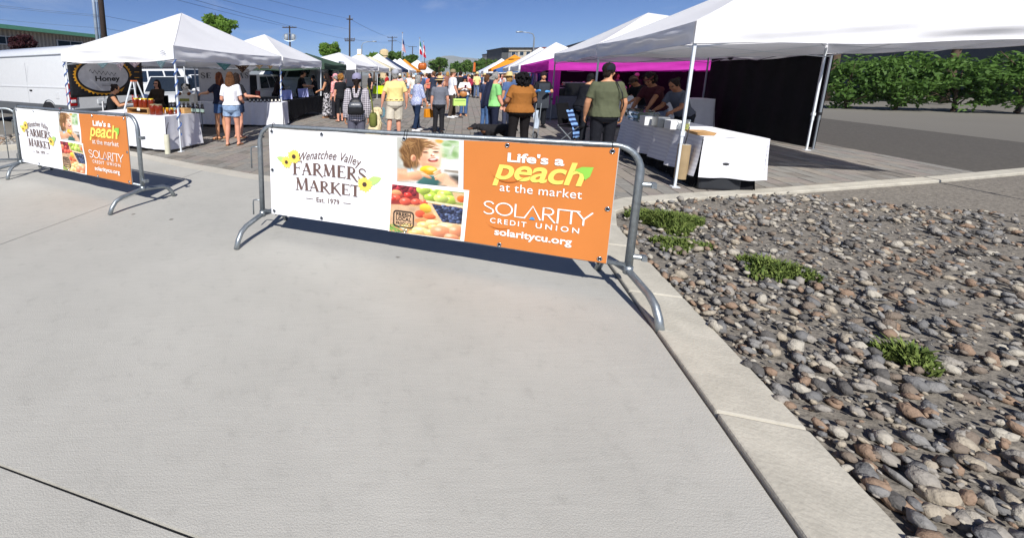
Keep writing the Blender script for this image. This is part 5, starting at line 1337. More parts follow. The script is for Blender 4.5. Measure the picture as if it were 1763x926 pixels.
# balloon-like pumpkin and banner sign over the far row
pk = thing('pumpkin_balloon', 'big orange pumpkin balloon on the far orange canopy', 'balloon', on(727, 55, 2.35)); pk.location.z = hz(115, 55)
m = MB()
for k in range(10):
    a_ = 2 * math.pi * k / 10; m.ell((.32 * math.cos(a_), .32 * math.sin(a_), 0), (.27, .27, .48), 8, 8)
m.build('pumpkin_body', M('deep orange', 'b85f1c', rough=.4, var=.15), pk, smooth=True); m = MB(); m.tube([(0, 0, .4), (.03, 0, .62)], .05, 6); m.build('stalk', M('green stalk', '4c6a2c'), pk)
fs_ = thing('feather_flag', 'tall narrow stall flag, white over orange and lime', 'flag', on(618, 31.5, 0))
zz = [hz(112, 31.5), hz(102, 31.5), hz(94, 31.5), hz(85, 31.5)]
for k, (nm, c) in enumerate((('lime', 'cfe07a'), ('orange', 'e5a263'), ('white', 'e9e4da'))):
    m = MB(); m.box((.0, 0, (zz[k] + zz[k + 1]) / 2), (.30, .015, zz[k + 1] - zz[k])); m.build('flag_panel', cloth(nm + ' flag cloth', c), fs_)
m = MB(); m.tube([(.17, 0, 0), (.17, 0, zz[3])], .02, 6); m.build('pole', leg_g, fs_)
of = thing('feather_flag', 'tall narrow orange flag in the far crowd', 'flag', on(815, 52, 0)); m = MB()
m.prism([(-.2, hz(124, 52)), (.15, hz(124, 52)), (.1, hz(108, 52)), (-.12, hz(108, 52))], -.01, .01); m.build('flag_cloth', cloth('rust flag cloth', 'c4682f'), of); m = MB(); m.tube([(-.2, 0, 0), (-.14, 0, hz(108, 52))], .02, 6); m.build('pole', leg_g, of)
pot = thing('potted_greens', 'tray of dark leafy greens on the lime tablecloth', 'plant', (2.25, 29.5, .87)); m = MB()
for _ in range(160):
    e = Euler((random.uniform(-1, 1), random.uniform(-1, 1), random.uniform(0, 6))).to_matrix(); c_ = Vector((random.gauss(0, .25), random.gauss(0, .2), random.uniform(.08, .55)))
    m.add([c_ + e @ Vector(v) for v in ((-.05, 0, 0), (0, -.03, 0), (.08, 0, 0), (0, .03, 0))], [(0, 1, 2, 3)])
tag(m.build('leaves', M('herb leaves', '35502a', rough=.7, var=.4), pot, fix=False), kind='stuff'); m = MB(); m.box((0, 0, .06), (.7, .5, .12)); m.build('tray', black_plastic, pot)
# ================================================================== people and dogs
PENDING = []        # (object, voxel, smoothing, fold amplitude, kind, head matrix inverse)
SKIN = {k: M('skin ' + k, c, rough=.55, var=.08, vs=20, spec=.35, bump=.05, bs=150) for k, c in dict(fair='d9a184', tan='c58f6c', rosy='d69a80', brown='9a6747', dark='7d523a').items()}
LIP = M('lips', 'a8564e', rough=.5, var=0); EYEM = M('eyes', '1d1614', rough=.2, var=0); BROW = M('brows', '4b3528', rough=.8, var=0)
HAIR = {k: M('hair ' + k, c, rough=.72, var=.5, vs=34, bump=1.0, bs=60, spec=.22) for k, c in dict(brown='5e3d24', dark='241814', black='131013', red='8a4423', blonde='b48a4e', curlblonde='a6743a', grey='9a9894', white='c9c7c2', auburn='6e3b22').items()}
def limb(m, pts, rs, n=12, flat=False):
    pts = [Vector(p) for p in pts]
    if flat:
        a = (pts[0] - pts[1]).normalized() * rs[0]
        m.tube([pts[0] + a * .9, pts[0] + a * .55] + pts, [rs[0] * .42, rs[0] * .83] + list(rs), n); return
    a = (pts[0] - pts[1]).normalized() * rs[0]; b = (pts[-1] - pts[-2]).normalized() * rs[-1]
    P = [pts[0] + a * .9, pts[0] + a * .55] + pts + [pts[-1] + b * .55, pts[-1] + b * .9]
    R = [rs[0] * .42, rs[0] * .83] + list(rs) + [rs[-1] * .83, rs[-1] * .42]
    m.tube(P, R, n)
def hand(m, w, d, n, s, curl=.5, g=1.0):
    """palm, four fingers and a thumb growing out of the wrist"""
    d = d.normalized(); n = (n - d * n.dot(d)).normalized(); b = d.cross(n) * s
    R = Matrix((b, n, d)).transposed()
    m.ell(w + d * .048, (.041 * g, .018 * g, .062), 12, 8, R)
    for k in range(4):
        q = w + d * (.088 - .006 * abs(k - 1.2)) + b * (.031 - .0205 * k)
        ln = (.068, .078, .073, .056)[k]; sp = b * (.10 - .07 * k)
        d1 = (d + n * (.25 + .5 * curl) + sp).normalized(); d2 = (d * (1 - .75 * curl) + n * (.5 + .9 * curl) + sp).normalized()
        q1 = q + d1 * ln * .5; q2 = q1 + d2 * ln * .55
        m.tube([q - d * .02, q, q1, q2], [.0105 * g, .0100 * g, .0095 * g, .0075 * g], 7)
    q = w + d * .022 + b * .030
    d1 = (d * .55 + b * .85 + n * .35).normalized(); d2 = (d * .95 + b * .25 + n * .5).normalized()
    m.tube([q - d1 * .015, q + d1 * .035, q + d1 * .035 + d2 * .038], [.0135 * g, .0115 * g, .0085 * g], 7)
def person(label, loc, heading, H=1.70, g=1.0, skin='fair', top=None, bottom=None, shoes=None, hair=('short', 'brown'), hat=None, arms=None, feet=None, lean=0.0, side=0.0, yaw=0.0, pitch=0.0, sit=None, vox=.014, glasses=False, f=False, group='shoppers and vendors at the market', curl=(.45, .45), belt=None, socks=None, name='person'):
    s = H / 1.76
    root = thing(name, label, 'person', (loc[0], loc[1], 0), math.radians(heading), group)
    gl = .55 + .45 * g
    dz = 0 if sit is None else (sit / s + .10 - .90)
    Rl = Matrix.Rotation(-lean, 3, 'X') @ Matrix.Rotation(side, 3, 'Y')
    piv = Vector((0, -.01, .93))
    def T(p): return (Rl @ (Vector(p) - piv) + piv + Vector((0, 0, dz))) * s
    Rh = Matrix.Rotation(yaw, 3, 'Z') @ Matrix.Rotation(pitch, 3, 'X'); hp = Vector((0, 0, 1.53))
    def HP(p): return T(Rh @ (Vector(p) - hp) + hp)
    Rhead = Rl @ Rh
    wst = .93 if f else 1.0; hip = 1.07 if f else 1.0; sh = .93 if f else 1.0
    rings = [(.80, -.012, .10, .085), (.87, -.018, .160 * hip, .118), (.96, -.014, .172 * hip, .124), (1.08, 0, .150 * wst, .108), (1.20, .006, .153 * wst, .112), (1.32, .006, .168 * sh, .118), (1.41, .0, .166 * sh, .100), (1.465, -.006, .118 * sh, .072)]
    def ringset(t, z0=None, z1=None, gg=None):
        gg = g if gg is None else gg; out = []
        zs = [r[0] for r in rings]
        def at_z(z):
            for a, b in zip(rings, rings[1:]):
                if a[0] <= z <= b[0]:
                    u = (z - a[0]) / (b[0] - a[0]); return tuple(a[i] + (b[i] - a[i]) * u for i in range(4))
            return rings[0] if z < zs[0] else rings[-1]
        z0 = zs[0] if z0 is None else z0; z1 = zs[-1] if z1 is None else z1
        lv = sorted({z0, z1} | {z for z in zs if z0 < z < z1})
        for z in lv:
            _, cy, rx, ry = at_z(z); k = g if z < 1.36 else 1 + (g - 1) * .45
            bel = .02 * max(0, g - 1.08) / .25 * math.exp(-((z - 1.08) / .14) ** 2)
            out.append(((0, cy + bel, z), rx * k + t, ry * k * (1 + .25 * (k - 1)) + t + bel))
        return out
    body = MB()
    body.loft(ringset(0) + [((0, -.008, 1.51), .060, .060), ((0, .0, 1.56), .054, .058), ((0, .006, 1.60), .050, .056)], 18, T, 2.3)
    head = [((0, .004, 1.662), (.076, .096, .100)), ((0, .046, 1.605), (.057, .056, .076)), ((0, .074, 1.560), (.030, .026, .026)), ((0, .072, 1.672), (.058, .024, .040))]
    for c, r in head: body.ell(HP(c), tuple(q * s for q in r), 14, 10, Rhead)
    body.tube([HP((0, .096, 1.650)), HP((0, .113, 1.622)), HP((0, .104, 1.606))], [.009 * s, .013 * s, .012 * s], 8)
    body.ell(HP((0, .094, 1.578)), (.024 * s, .013 * s, .010 * s), 8, 6, Rhead)
    for q in (-1, 1):
        body.ell(HP((q * .078, -.004, 1.635)), (.010 * s, .020 * s, .032 * s), 8, 6, Rhead)
        body.ell(HP((q * .045, .075, 1.61)), (.022 * s, .022 * s, .022 * s), 8, 6, Rhead)
    J = {}
    arms = arms or {}
    for q, k in ((-1, 'L'), (1, 'R')):
        u, fo = arms.get(k, ((q * .17, -.04, -1), (q * .04, .20, -1)))
        u, fo = Vector(u).normalized(), Vector(fo).normalized()
        S = T((q * (.172 * sh + .03 * (g - 1)), -.002, 1.415)); E = S + u * .295 * s; W = E + fo * .25 * s
        ra = [.058 * s * gl, .052 * s * gl, .046 * s * gl, .043 * s * gl, .044 * s * gl, .037 * s * gl, .027 * s]
        limb(body, [S, S.lerp(E, .4), S.lerp(E, .8), E, E.lerp(W, .25), E.lerp(W, .65), W], ra)
        nrm = Vector((-q, 0, 0)) if abs(fo.z) > .6 else Vector((-q * .6, 0, -.8))
        hm = MB(); hand(hm, Vector((0, 0, 0)), fo, nrm, 1 if (fo.cross(nrm)).y * 1 > 0 or abs(fo.z) <= .6 else -1, curl[0 if q < 0 else 1])
        body.add([W + Vector(v) * s * 1.02 for v in hm.v], hm.f)
        J['S' + k], J['E' + k], J['W' + k] = S, E, W; J['H' + k] = W + fo * .10 * s
    if feet is None: feet = ((-.105, 0), (.105, 0))
    for q, k, (fx, fy) in ((-1, 'L', feet[0]), (1, 'R', feet[1])):
        hipj = Vector((q * .090 * hip * (1 + .5 * (g - 1)), -.012, .90 + dz)) * s
        if sit is None:
            A = Vector((fx, fy - .02, .085)) * s; mid = (hipj + A) / 2; bend = .03 + .25 * abs(fy)
            K = Vector((mid.x * .95, mid.y + bend * s * .6, .50 * s + .0))
        else:
            K = Vector((q * .13, .42, sit / s + .06)) * s; A = Vector((fx, .40 + fy, .085)) * s
        rl = [.088 * gl, .080 * gl, .064 * gl, .055 * gl, .057 * gl, .049 * gl, .036]
        limb(body, [hipj, hipj.lerp(K, .4), hipj.lerp(K, .8), K, K.lerp(A, .28), K.lerp(A, .62), A], [r * s for r in rl])
        to = Vector((q * .18, 1, 0)).normalized()
        B = Vector((A.x, A.y, 0))
        body.tube([B + to * -.065 * s + Vector((0, 0, .03 * s)), B + to * -.05 * s + Vector((0, 0, .045 * s)), B + Vector((0, 0, .055 * s)), B + to * .09 * s + Vector((0, 0, .036 * s)), B + to * .155 * s + Vector((0, 0, .024 * s)), B + to * .185 * s + Vector((0, 0, .020 * s))], [.020 * s, .036 * s, .042 * s, .040 * s, .036 * s, .016 * s], 10, flat=(1, .8))
        J['hip' + k], J['K' + k], J['A' + k], J['to' + k] = hipj, K, A, to
    bo = body.build('body', [SKIN[skin], LIP, EYEM, BROW], root, smooth=True)
    PENDING.append((bo, vox * s, 3, 0, 'body', (T, HP, Rhead.copy(), HP((0, .0, 1.64)), s)))
    near = vox < .02
    gv = max(.011, vox)
    # ---- clothing
    if top:
        kind, mat, zb = top; m = MB()
        loose = .018 if kind != 'tank' else .010
        rs_ = ringset(loose, zb, 1.46)
        a0 = rs_[0]; rs_[0] = (a0[0], a0[1] + .014, a0[2] + .014)
        m.loft(rs_ + [((0, -.006, 1.492), .085, .068)], 20, T, 2.3)
        for q, k in ((-1, 'L'), (1, 'R')):
            S, E, W = J['S' + k], J['E' + k], J['W' + k]; u = (E - S).normalized()
            if kind == 'tee': limb(m, [S, S.lerp(E, .35), S.lerp(E, .74)], [.069 * s * gl, .066 * s * gl, .064 * s * gl], flat=True)
            elif kind == 'half': limb(m, [S, S.lerp(E, .5), E, E.lerp(W, .30)], [.070 * s * gl, .064 * s * gl, .060 * s * gl, .060 * s * gl], flat=True)
            elif kind == 'long': limb(m, [S, S.lerp(E, .5), E, E.lerp(W, .5), E.lerp(W, .93)], [.072 * s * gl, .066 * s * gl, .060 * s * gl, .055 * s * gl, .047 * s * gl], flat=True)
            else: limb(m, [S + Vector((0, 0, .01)) - u * .02, S.lerp(E, .10)], [.060 * s * gl, .058 * s * gl])
        o = m.build('dress' if zb < .7 else 'top', mat, root, smooth=True)
        PENDING.append((o, gv * s, 2, .0125, 'cloth', None))
    if bottom:
        kind, mat = bottom; m = MB()
        wz = 1.03
        if kind in ('skirt', 'dress', 'maxi'):
            zb = {'skirt': .55, 'dress': .48, 'maxi': .10}[kind]
            m.loft([((0, 0, zb), .25 * g, .21 * g), ((0, -.005, .75), .205 * g, .165 * g), ((0, -.014, .96), .184 * hip * g, .136 * g), ((0, 0, wz), .165 * g, .122 * g)], 22, lambda p: (Vector(p) + Vector((0, 0, dz))) * s, 2.1)
        else:
            m.loft(ringset(.012, .80, wz), 20, T, 2.3)
            end = {'trousers': .96, 'shorts': .92, 'short': .48, 'long_shorts': .98, 'capri': .55}[kind]
            for q, k in ((-1, 'L'), (1, 'R')):
                h_, K, A = J['hip' + k], J['K' + k], J['A' + k]
                if kind == 'trousers': limb(m, [h_, h_.lerp(K, .5), K, K.lerp(A, .5), K.lerp(A, .95)], [.102 * s * gl, .090 * s * gl, .075 * s * gl, .070 * s * gl, .066 * s * gl], flat=True)
                elif kind == 'capri': limb(m, [h_, h_.lerp(K, .5), K, K.lerp(A, .45)], [.102 * s * gl, .090 * s * gl, .075 * s * gl, .070 * s * gl], flat=True)
                else: limb(m, [h_, h_.lerp(K, end * .5), h_.lerp(K, end * .96)], [.104 * s * gl, .106 * s * gl, .107 * s * gl], flat=True)
        o = m.build({'trousers': 'trousers', 'capri': 'trousers', 'skirt': 'skirt', 'dress': 'skirt', 'maxi': 'skirt'}.get(kind, 'shorts'), mat, root, smooth=True)
        PENDING.append((o, gv * s, 2, .010, 'cloth', None))
        if belt:
            m = MB(); rr_ = ringset(.024, 1.0, 1.035); m.loft(rr_, 24, T, 2.3); m.build('belt', belt, root, smooth=True)
    if shoes:
        kind, mat = shoes
        for q, k in ((-1, 'L'), (1, 'R')):
            A, to = J['A' + k], J['to' + k]; B = Vector((A.x, A.y, 0)); m = MB()
            up = lambda z: Vector((0, 0, z * s))
            if kind == 'shoe':
                m.tube([B + to * -.078 * s + up(.035), B + to * -.06 * s + up(.052), B + up(.060), B + to * .09 * s + up(.046), B + to * .165 * s + up(.034), B + to * .205 * s + up(.028)], [.022 * s, .044 * s, .050 * s, .049 * s, .044 * s, .018 * s], 12, flat=(1, .86))
            else:
                sd_ = Vector((to.y, -to.x, 0)); prof = [(-.085, .025), (-.06, .038), (0, .036), (.09, .046), (.17, .042), (.205, .015)]
                pl_ = [B + to * a * s + sd_ * w * s for a, w in prof] + [B + to * a * s - sd_ * w * s for a, w in reversed(prof)]
                m.prism([(p.x, p.y) for p in pl_], .001, .016 * s, 'z'); m.tube([B + to * .03 * s + sd_ * .046 * s + up(.01), B + to * .10 * s + up(.075), B + to * .03 * s - sd_ * .046 * s + up(.01)], .008 * s, 6)
            m.build('shoe' if kind == 'shoe' else 'sandal', mat, root, smooth=(kind == 'shoe'))
    # ---- hair and hats
    hs, hc = hair; rg = random.Random(len(label) * 7 + 1)
    if hs != 'none':
        m = MB(); Hm = HAIR[hc]
        def E_(c, r): m.ell(HP(c), tuple(q * s for q in r), 14, 10, Rhead)
        if hs in ('short', 'bob', 'mid', 'long', 'bun', 'pony'):
            E_((0, -.014, 1.678), (.086, .100, .102)); E_((0, -.055, 1.605), (.068, .050, .070))
            for q in (-1, 1): E_((q * .072, -.006, 1.655), (.018, .045, .05))
        if hs in ('bob', 'mid', 'long'):
            for q in (-1, 1): E_((q * .074, -.012, 1.60), (.032, .062, .10))
            E_((0, -.062, 1.575), (.088, .052, .11))
        if hs in ('mid', 'long'):
            E_((0, -.070, 1.50), (.105, .055, .13))
            for q in (-1, 1): E_((q * .078, -.03, 1.52), (.040, .055, .12))
        if hs == 'long': E_((0, -.105, 1.36), (.110, .045, .20))
        if hs == 'bun': E_((0, -.10, 1.70), (.045, .045, .045))
        if hs == 'pony': m.tube([HP((0, -.095, 1.67)), HP((0, -.14, 1.62)), HP((0, -.13, 1.50)), HP((0, -.115, 1.40))], [.03 * s, .034 * s, .03 * s, .012 * s], 8)
        if hs in ('curly', 'bigcurly'):
            E_((0, -.02, 1.668), (.090, .100, .105)); n = 170 if near else 60
            if hs == 'bigcurly':
                E_((0, -.055, 1.56), (.115, .070, .15)); n = 330
            for _ in range(n):
                a = rg.uniform(0, 6.283); e = rg.uniform(-1, 1) if hs == 'curly' else rg.uniform(-1.0, 1)
                rr_ = math.sqrt(max(0, 1 - e * e)); R0 = .112 if hs == 'curly' else .128
                x, y, z = math.cos(a) * rr_ * R0, -.03 + math.sin(a) * rr_ * R0 * .95, 1.662 + e * .112
                if hs == 'bigcurly': z = 1.655 + (e * .105 if e > 0 else e * .26); x *= (.98 if e > 0 else 1.22 + .1 * e); y = y * .85 - .03
                if y > .035 and z < 1.72: continue
                q = rg.uniform(.013, .026); m.ell(HP((x, y, z)), q * s, 7, 5)
        o = m.build('hair', Hm, root, smooth=True)
        PENDING.append((o, (.008 if near else .018) * s, 0 if 'curly' in hs else 2, .007, 'hair', None))
    if hat:
        kind, mat = hat[:2]; m = MB()
        if kind in ('cap', 'capback'):
            sg = 1 if kind == 'cap' else -1
            pr = [(.094, 1.665), (.096, 1.69), (.092, 1.72), (.078, 1.755), (.045, 1.78), (.008, 1.787)]
            hh = MB(); hh.lathe(pr, 20, (0, 0, 0), sx=1.0, sy=1.12); m.add([HP((x, y - .008, z)) for x, y, z in hh.v], hh.f)
            hb_ = MB(); hb_.grid(lambda u, v: (math.sin((u - .5) * 2.5) * (.088 + .0 * v), sg * (.085 * math.cos((u - .5) * 2.0) + .085 * v * math.cos((u - .5) * 2.6) ** .7) - .004, 1.676 - .016 * v - .05 * (u - .5) ** 2), 12, 4)
            m.add([HP(p) for p in hb_.v], hb_.f)
            if near: m.ell(HP((0, -.008, 1.788)), .008 * s, 6, 4)
        else:
            br = {'straw': .170, 'bucket': .125, 'wide': .19}[kind]
            hh = MB(); hh.lathe([(br, 1.685), (br * .8, 1.697), (.10, 1.70), (.098, 1.715), (.090, 1.79), (.070, 1.815), (.02, 1.812)], 24, sy=1.12, cap=False); m.add([HP((x, y - .005, z)) for x, y, z in hh.v], hh.f)
        ho = m.build('hat', mat, root, smooth=True); autosmooth(ho, 50)
        if kind not in ('cap', 'capback'):
            sl = ho.modifiers.new('thickness', 'SOLIDIFY'); sl.thickness = .005
            if len(hat) > 2:
                bn = MB(); bn.lathe([(.103, 1.702), (.098, 1.738)], 24, sy=1.12, cap=False); b2 = MB(); b2.add([HP((x, y - .005, z)) for x, y, z in bn.v], bn.f); b2.build('hat_band', hat[2], ho, smooth=True)
    if glasses:
        m = MB()
        for q in (-1, 1):
            m.ell(HP((q * .034, .103, 1.648)), (.028 * s, .008 * s, .020 * s), 10, 6, Rhead); m.tube([HP((q * .06, .098, 1.652)), HP((q * .080, .01, 1.650))], .003 * s, 4)
        m.tube([HP((-.01, .108, 1.652)), HP((.01, .108, 1.652))], .003 * s, 4)
        m.build('glasses', M('dark lenses', '14100f', rough=.12, var=0, spec=.8), root, smooth=True)
    root['_'] = 0; del root['_']
    M4 = Matrix.Translation(root.location) @ Matrix.Rotation(math.radians(heading), 4, 'Z')
    return root, {k: (M4 @ v if k[0] != 't' else v) for k, v in J.items()}, M4, s
C_ = {}
def ck(hexv, **k):
    if hexv not in C_: C_[hexv] = cloth('fabric ' + hexv, hexv, var=k.get('var', .10), bump=k.get('bump', .55), bs=k.get('bs', 11))
    return C_[hexv]
denim_l = cloth('light denim', '8fa6c4', var=.28, bump=.5, bs=30, vs=14); denim = cloth('blue denim', '4a6690', var=.25, bump=.5, bs=30, vs=14); denim_d = cloth('dark denim', '22304a', var=.2, bump=.5, bs=30)
tan_sole = M('tan sandal', '8a6a48', rough=.8, var=.2); shoe_w = M('white trainers', 'd8d8d8', rough=.6, var=.06); shoe_k = M('black shoes', '1a1a1c', rough=.5, var=.2); shoe_b = M('brown shoes', '5d4130', rough=.6, var=.2)
plaid = pattern('plaid flannel', 'plaid', 'dcd6dc', '2c2432', scale=9); bluepat = pattern('blue printed blouse', 'floral', '8d99c4', 'c7cbe0', scale=42); coral = pattern('coral floral shirt', 'floral', 'd98282', 'efb9b4', scale=22); bw = pattern('black and white print', 'floral', '16161a', 'c2bfc4', scale=16)
straw = M('straw', 'dcc38a', rough=.85, var=.18, vs=40, bump=.5, bs=120); hatband = M('black hat band', '17171a', rough=.7, var=.1)
apron_k = ck('26272b')

# --- the shoppers in front of the pleated white table
p = at(402, 250.5); person('woman in white tee and light denim shorts seen from behind', (p.x, p.y), -4, 1.665, 1.12, 'rosy', ('tee', ck('e4e3e8'), .99), ('short', denim_l), ('sandal', tan_sole), ('mid', 'brown'), arms={'L': ((-.26, .0, -1), (.12, 1, -.25)), 'R': ((.26, .0, -1), (-.15, 1, -.25))}, feet=((-.13, -.02), (.13, .05)), vox=.011, f=True)
p = at(382, 240); person('red-haired woman reaching out left, beside the white tee', (p.x, p.y), 62, 1.66, 1.0, 'tan', ('tee', ck('2a2c3c'), .96), ('short', denim), ('sandal', tan_sole), ('mid', 'auburn'), arms={'R': ((.2, .7, -.6), (-.1, 1, .05)), 'L': ((-.1, .8, -.6), (.1, 1, -.1))}, feet=((-.09, .05), (.1, -.06)), vox=.012, f=True)
p = on(409, 10.5, 1.2); person('dark-haired woman in a black tee half hidden by the white tee', (p.x, p.y), -38, 1.64, 1.0, 'rosy', ('tee', ck('1f2024'), .96), ('short', denim_d), ('sandal', tan_sole), ('mid', 'dark'), arms={'R': ((.55, .2, -1), (.45, .75, -.05)), 'L': ((-.2, .4, -1), (.2, 1, -.1))}, vox=.012, f=True)
# --- vendors left
p = on(186, 10.6, 1.2); person('seated vendor in a black tank top beside the step ladder', (p.x, p.y), -62, 1.62, 1.12, 'tan', ('tank', ck('19191c'), .95), ('trousers', ck('22242a')), ('shoe', shoe_k), ('bun', 'dark'), arms={'L': ((-.2, .5, -.9), (.3, 1, .4)), 'R': ((.2, .5, -.9), (-.2, 1, .25))}, sit=.50, lean=.22, pitch=-.25, vox=.012, f=True)
chairm = M('white moulded chair', 'dcdcdc', rough=.45, var=.04)
cth = thing('folding_chair', 'white chair under the vendor in the black tank top', 'chair', (p.x, p.y, 0), math.radians(-62))
for c, sz, nm in (((0, .1, .475), (.46, .44, .03), 'seat'), ((0, -.14, .74), (.44, .03, .40), 'backrest')):
    m = MB(); m.box(c, sz); bevel(m.build(nm, chairm, cth), .01)
for x in (-.2, .2):
    for y in (-.1, .3):
        m = MB(); m.tube([(x, y, 0), (x * .95, y * .9 + .01, .47)], .013, 6); m.build('leg', leg_w, cth)
p = on(271, 12.3, 1.2); person('smiling seated vendor in sunglasses and brown cardigan', (p.x, p.y), 168, 1.66, 1.12, 'rosy', ('long', ck('3b2f26'), .95), ('trousers', ck('22242a')), ('shoe', shoe_k), ('mid', 'dark'), sit=.55, arms={'L': ((-.25, .5, -.9), (.5, .9, -.1)), 'R': ((.25, .5, -.9), (-.5, .9, -.1))}, glasses=True, vox=.012, f=True)
cth = thing('folding_chair', 'dark chair under the smiling vendor', 'chair', (p.x, p.y, 0), math.radians(168))
for c, sz, nm in (((0, .1, .525), (.46, .44, .03), 'seat'), ((0, -.16, .80), (.44, .03, .40), 'backrest')):
    m = MB(); m.box(c, sz); m.build(nm, black_plastic, cth)
for x in (-.2, .2):
    for y in (-.1, .3):
        m = MB(); m.tube([(x, y, 0), (x * .95, y * .9 + .01, .51)], .013, 6); m.build('leg', leg_k, cth)
p = on(474, 15.6, 1.2); person('long-haired vendor leaning over the black table', (p.x, p.y), -88, 1.64, 1.05, 'brown', ('half', ck('2b2124'), .95), ('trousers', ck('1d1e22')), ('shoe', shoe_k), ('long', 'dark'), arms={'L': ((-.2, .55, -.9), (.0, .75, -.75)), 'R': ((.2, .6, -.9), (0, .8, -.7))}, lean=.30, vox=.014, f=True)
p = on(516, 17.0, 1.2); person('vendor in a fitted black tee working behind the black table', (p.x, p.y), -92, 1.80, 1.08, 'tan', ('tee', ck('15161a'), .95), ('trousers', ck('1d1e22')), ('shoe', shoe_k), ('short', 'black'), arms={'L': ((-.1, .45, -1), (.2, 1, .02)), 'R': ((.15, .45, -1), (-.1, 1, .02))}, lean=.18, pitch=-.3, vox=.014)
p = on(544, 18.4, 1.2); person('dark-haired vendor at the far end of the black table', (p.x, p.y), 92, 1.60, 1.0, 'tan', ('tee', ck('1b1b20'), .95), ('trousers', ck('1d1e22')), ('shoe', shoe_k), ('long', 'black'), arms={'L': ((-.1, .45, -1), (.2, 1, -.1)), 'R': ((.15, .45, -1), (-.1, 1, -.1))}, lean=.2, vox=.016, f=True)
# --- group by the black table
p = on(563, 15.6, 1.2); person('long-haired woman in a black and white print skirt', (p.x, p.y), 70, 1.67, .98, 'tan', ('tank', ck('1a1a1e'), 1.0), ('maxi', bw), ('sandal', tan_sole), ('long', 'dark'), arms={'L': ((-.2, .3, -1), (.1, .9, -.3)), 'R': ((.2, .3, -1), (-.2, .9, -.2))}, pitch=-.2, vox=.015, f=True)
p = on(577, 15.1, 1.2); person('shopper in coral floral shirt and pink cap', (p.x, p.y), 55, 1.64, 1.05, 'rosy', ('half', coral, .90), ('trousers', ck('27272d')), ('shoe', shoe_k), ('short', 'grey'), hat=('cap', ck('df9aa2')), vox=.015, f=True)
p = on(586, 14.3, 1.2); _, Jc, _, _ = person('woman with blonde curls dressed all in black', (p.x, p.y), 22, 1.63, 1.04, 'rosy', ('tee', ck('202125'), .86), ('capri', ck('1c1d21')), ('sandal', shoe_k), ('curly', 'curlblonde'), feet=((-.12, -.06), (.1, .10)), vox=.013, f=True)
# --- plaid shirt with backpack
p = on(614, 7.6, 1.2); rt, JP, MP, sP = person('person in plaid shirt and lavender cap with a black backpack', (p.x, p.y), -6, 1.62, 1.04, 'tan', ('long', plaid, .84), ('trousers', ck('5d5d6b')), ('shoe', shoe_k), ('pony', 'dark'), hat=('cap', ck('8d8aa4')), vox=.012)
bpk = thing('backpack', 'small black backpack worn over the plaid shirt', 'backpack', rt.location, rt.rotation_euler.z)
bk1 = M('black nylon', '1b1c20', rough=.5, var=.2, bump=.4, bs=20); bk2 = M('grey nylon', '55585e', rough=.35, var=.25, bump=.4, bs=20)
m = MB(); m.loft([((0, -.215, .98), .15, .055), ((0, -.235, 1.02), .165, .085), ((0, -.235, 1.15), .150, .080), ((0, -.215, 1.26), .105, .055), ((0, -.195, 1.30), .05, .03)], 20, lambda q: Vector(q) * sP, 3); m.build('bag_body', bk1, bpk, smooth=True)
m = MB(); m.loft([((0, -.305, 1.11), .125, .018), ((0, -.315, 1.15), .13, .022), ((0, -.295, 1.22), .10, .018)], 20, lambda q: Vector(q) * sP, 3); m.build('front_pocket', bk2, bpk, smooth=True)
for q in (-1, 1):
    m = MB(); m.tube([Vector(v) * sP for v in ((q * .05, -.20, 1.28), (q * .09, -.155, 1.42), (q * .10, -.06, 1.485), (q * .105, .06, 1.455), (q * .12, .13, 1.33), (q * .15, .12, 1.16), (q * .17, .0, 1.06), (q * .13, -.17, 1.02))], .013, 6, flat=(1.6, .6)); m.build('strap', bk1, bpk, smooth=True)
sbag = thing('shoulder_bag', 'olive shoulder bag at the side of the plaid shirt', 'bag', rt.location, rt.rotation_euler.z)
olive = cloth('olive canvas', '6a7038', var=.2, bump=.5); m = MB(); m.loft([((.31, .0, .66), .05, .13), ((.315, .0, .69), .075, .16), ((.31, .0, .86), .075, .16), ((.31, .0, .91), .05, .14)], 16, None, 3.0); m.build('bag_body', olive, sbag, smooth=True)
m = MB(); m.tube([(.31, -.12, .90), (.285, -.09, 1.10), (.235, -.05, 1.33), (.19, .0, 1.42), (.235, .05, 1.33), (.285, .09, 1.10), (.31, .12, .90)], .006, 6, flat=(1.5, .6)); m.build('strap', olive, sbag, smooth=True)
# --- yellow polo
p = on(680, 10.3, 1.2); rt, JY, MY, sY = person('man in yellow polo and beige shorts seen from behind', (p.x, p.y), -3, 1.73, 1.24, 'rosy', ('tee', ck('e6cf8a'), .985), ('long_shorts', ck('cbc3b2')), ('shoe', shoe_b), ('short', 'grey'), hat=('cap', ck('a3a5ac')), belt=M('brown belt', '6b4a30', rough=.5, var=.1), arms={'L': ((-.42, -.05, -1), (-.12, .12, -1)), 'R': ((.42, -.02, -1), (.04, .25, -1))}, feet=((-.15, -.08), (.13, .12)), vox=.011)
m = MB(); h = JY['HL']
for k in range(3): m.tube([h + Vector((.02 * k - .05 * math.sin(a), -.03 + .02 * k, -.11 + .12 * math.cos(a))) for a in [i * math.pi / 7 for i in range(14)]], .006, 5, closed=True)
m.tube([h, h + Vector((-.02, .0, -.2)), h + Vector((.15, .1, -.45)), Vector((on(648, 10.2).x, 10.2, .60))], .006, 5)
o = m.build('leash', M('teal webbing', '4f93a8', rough=.7, var=.1), None); tag(o, 'coiled teal leash in the hand of the yellow polo shirt', 'leash')
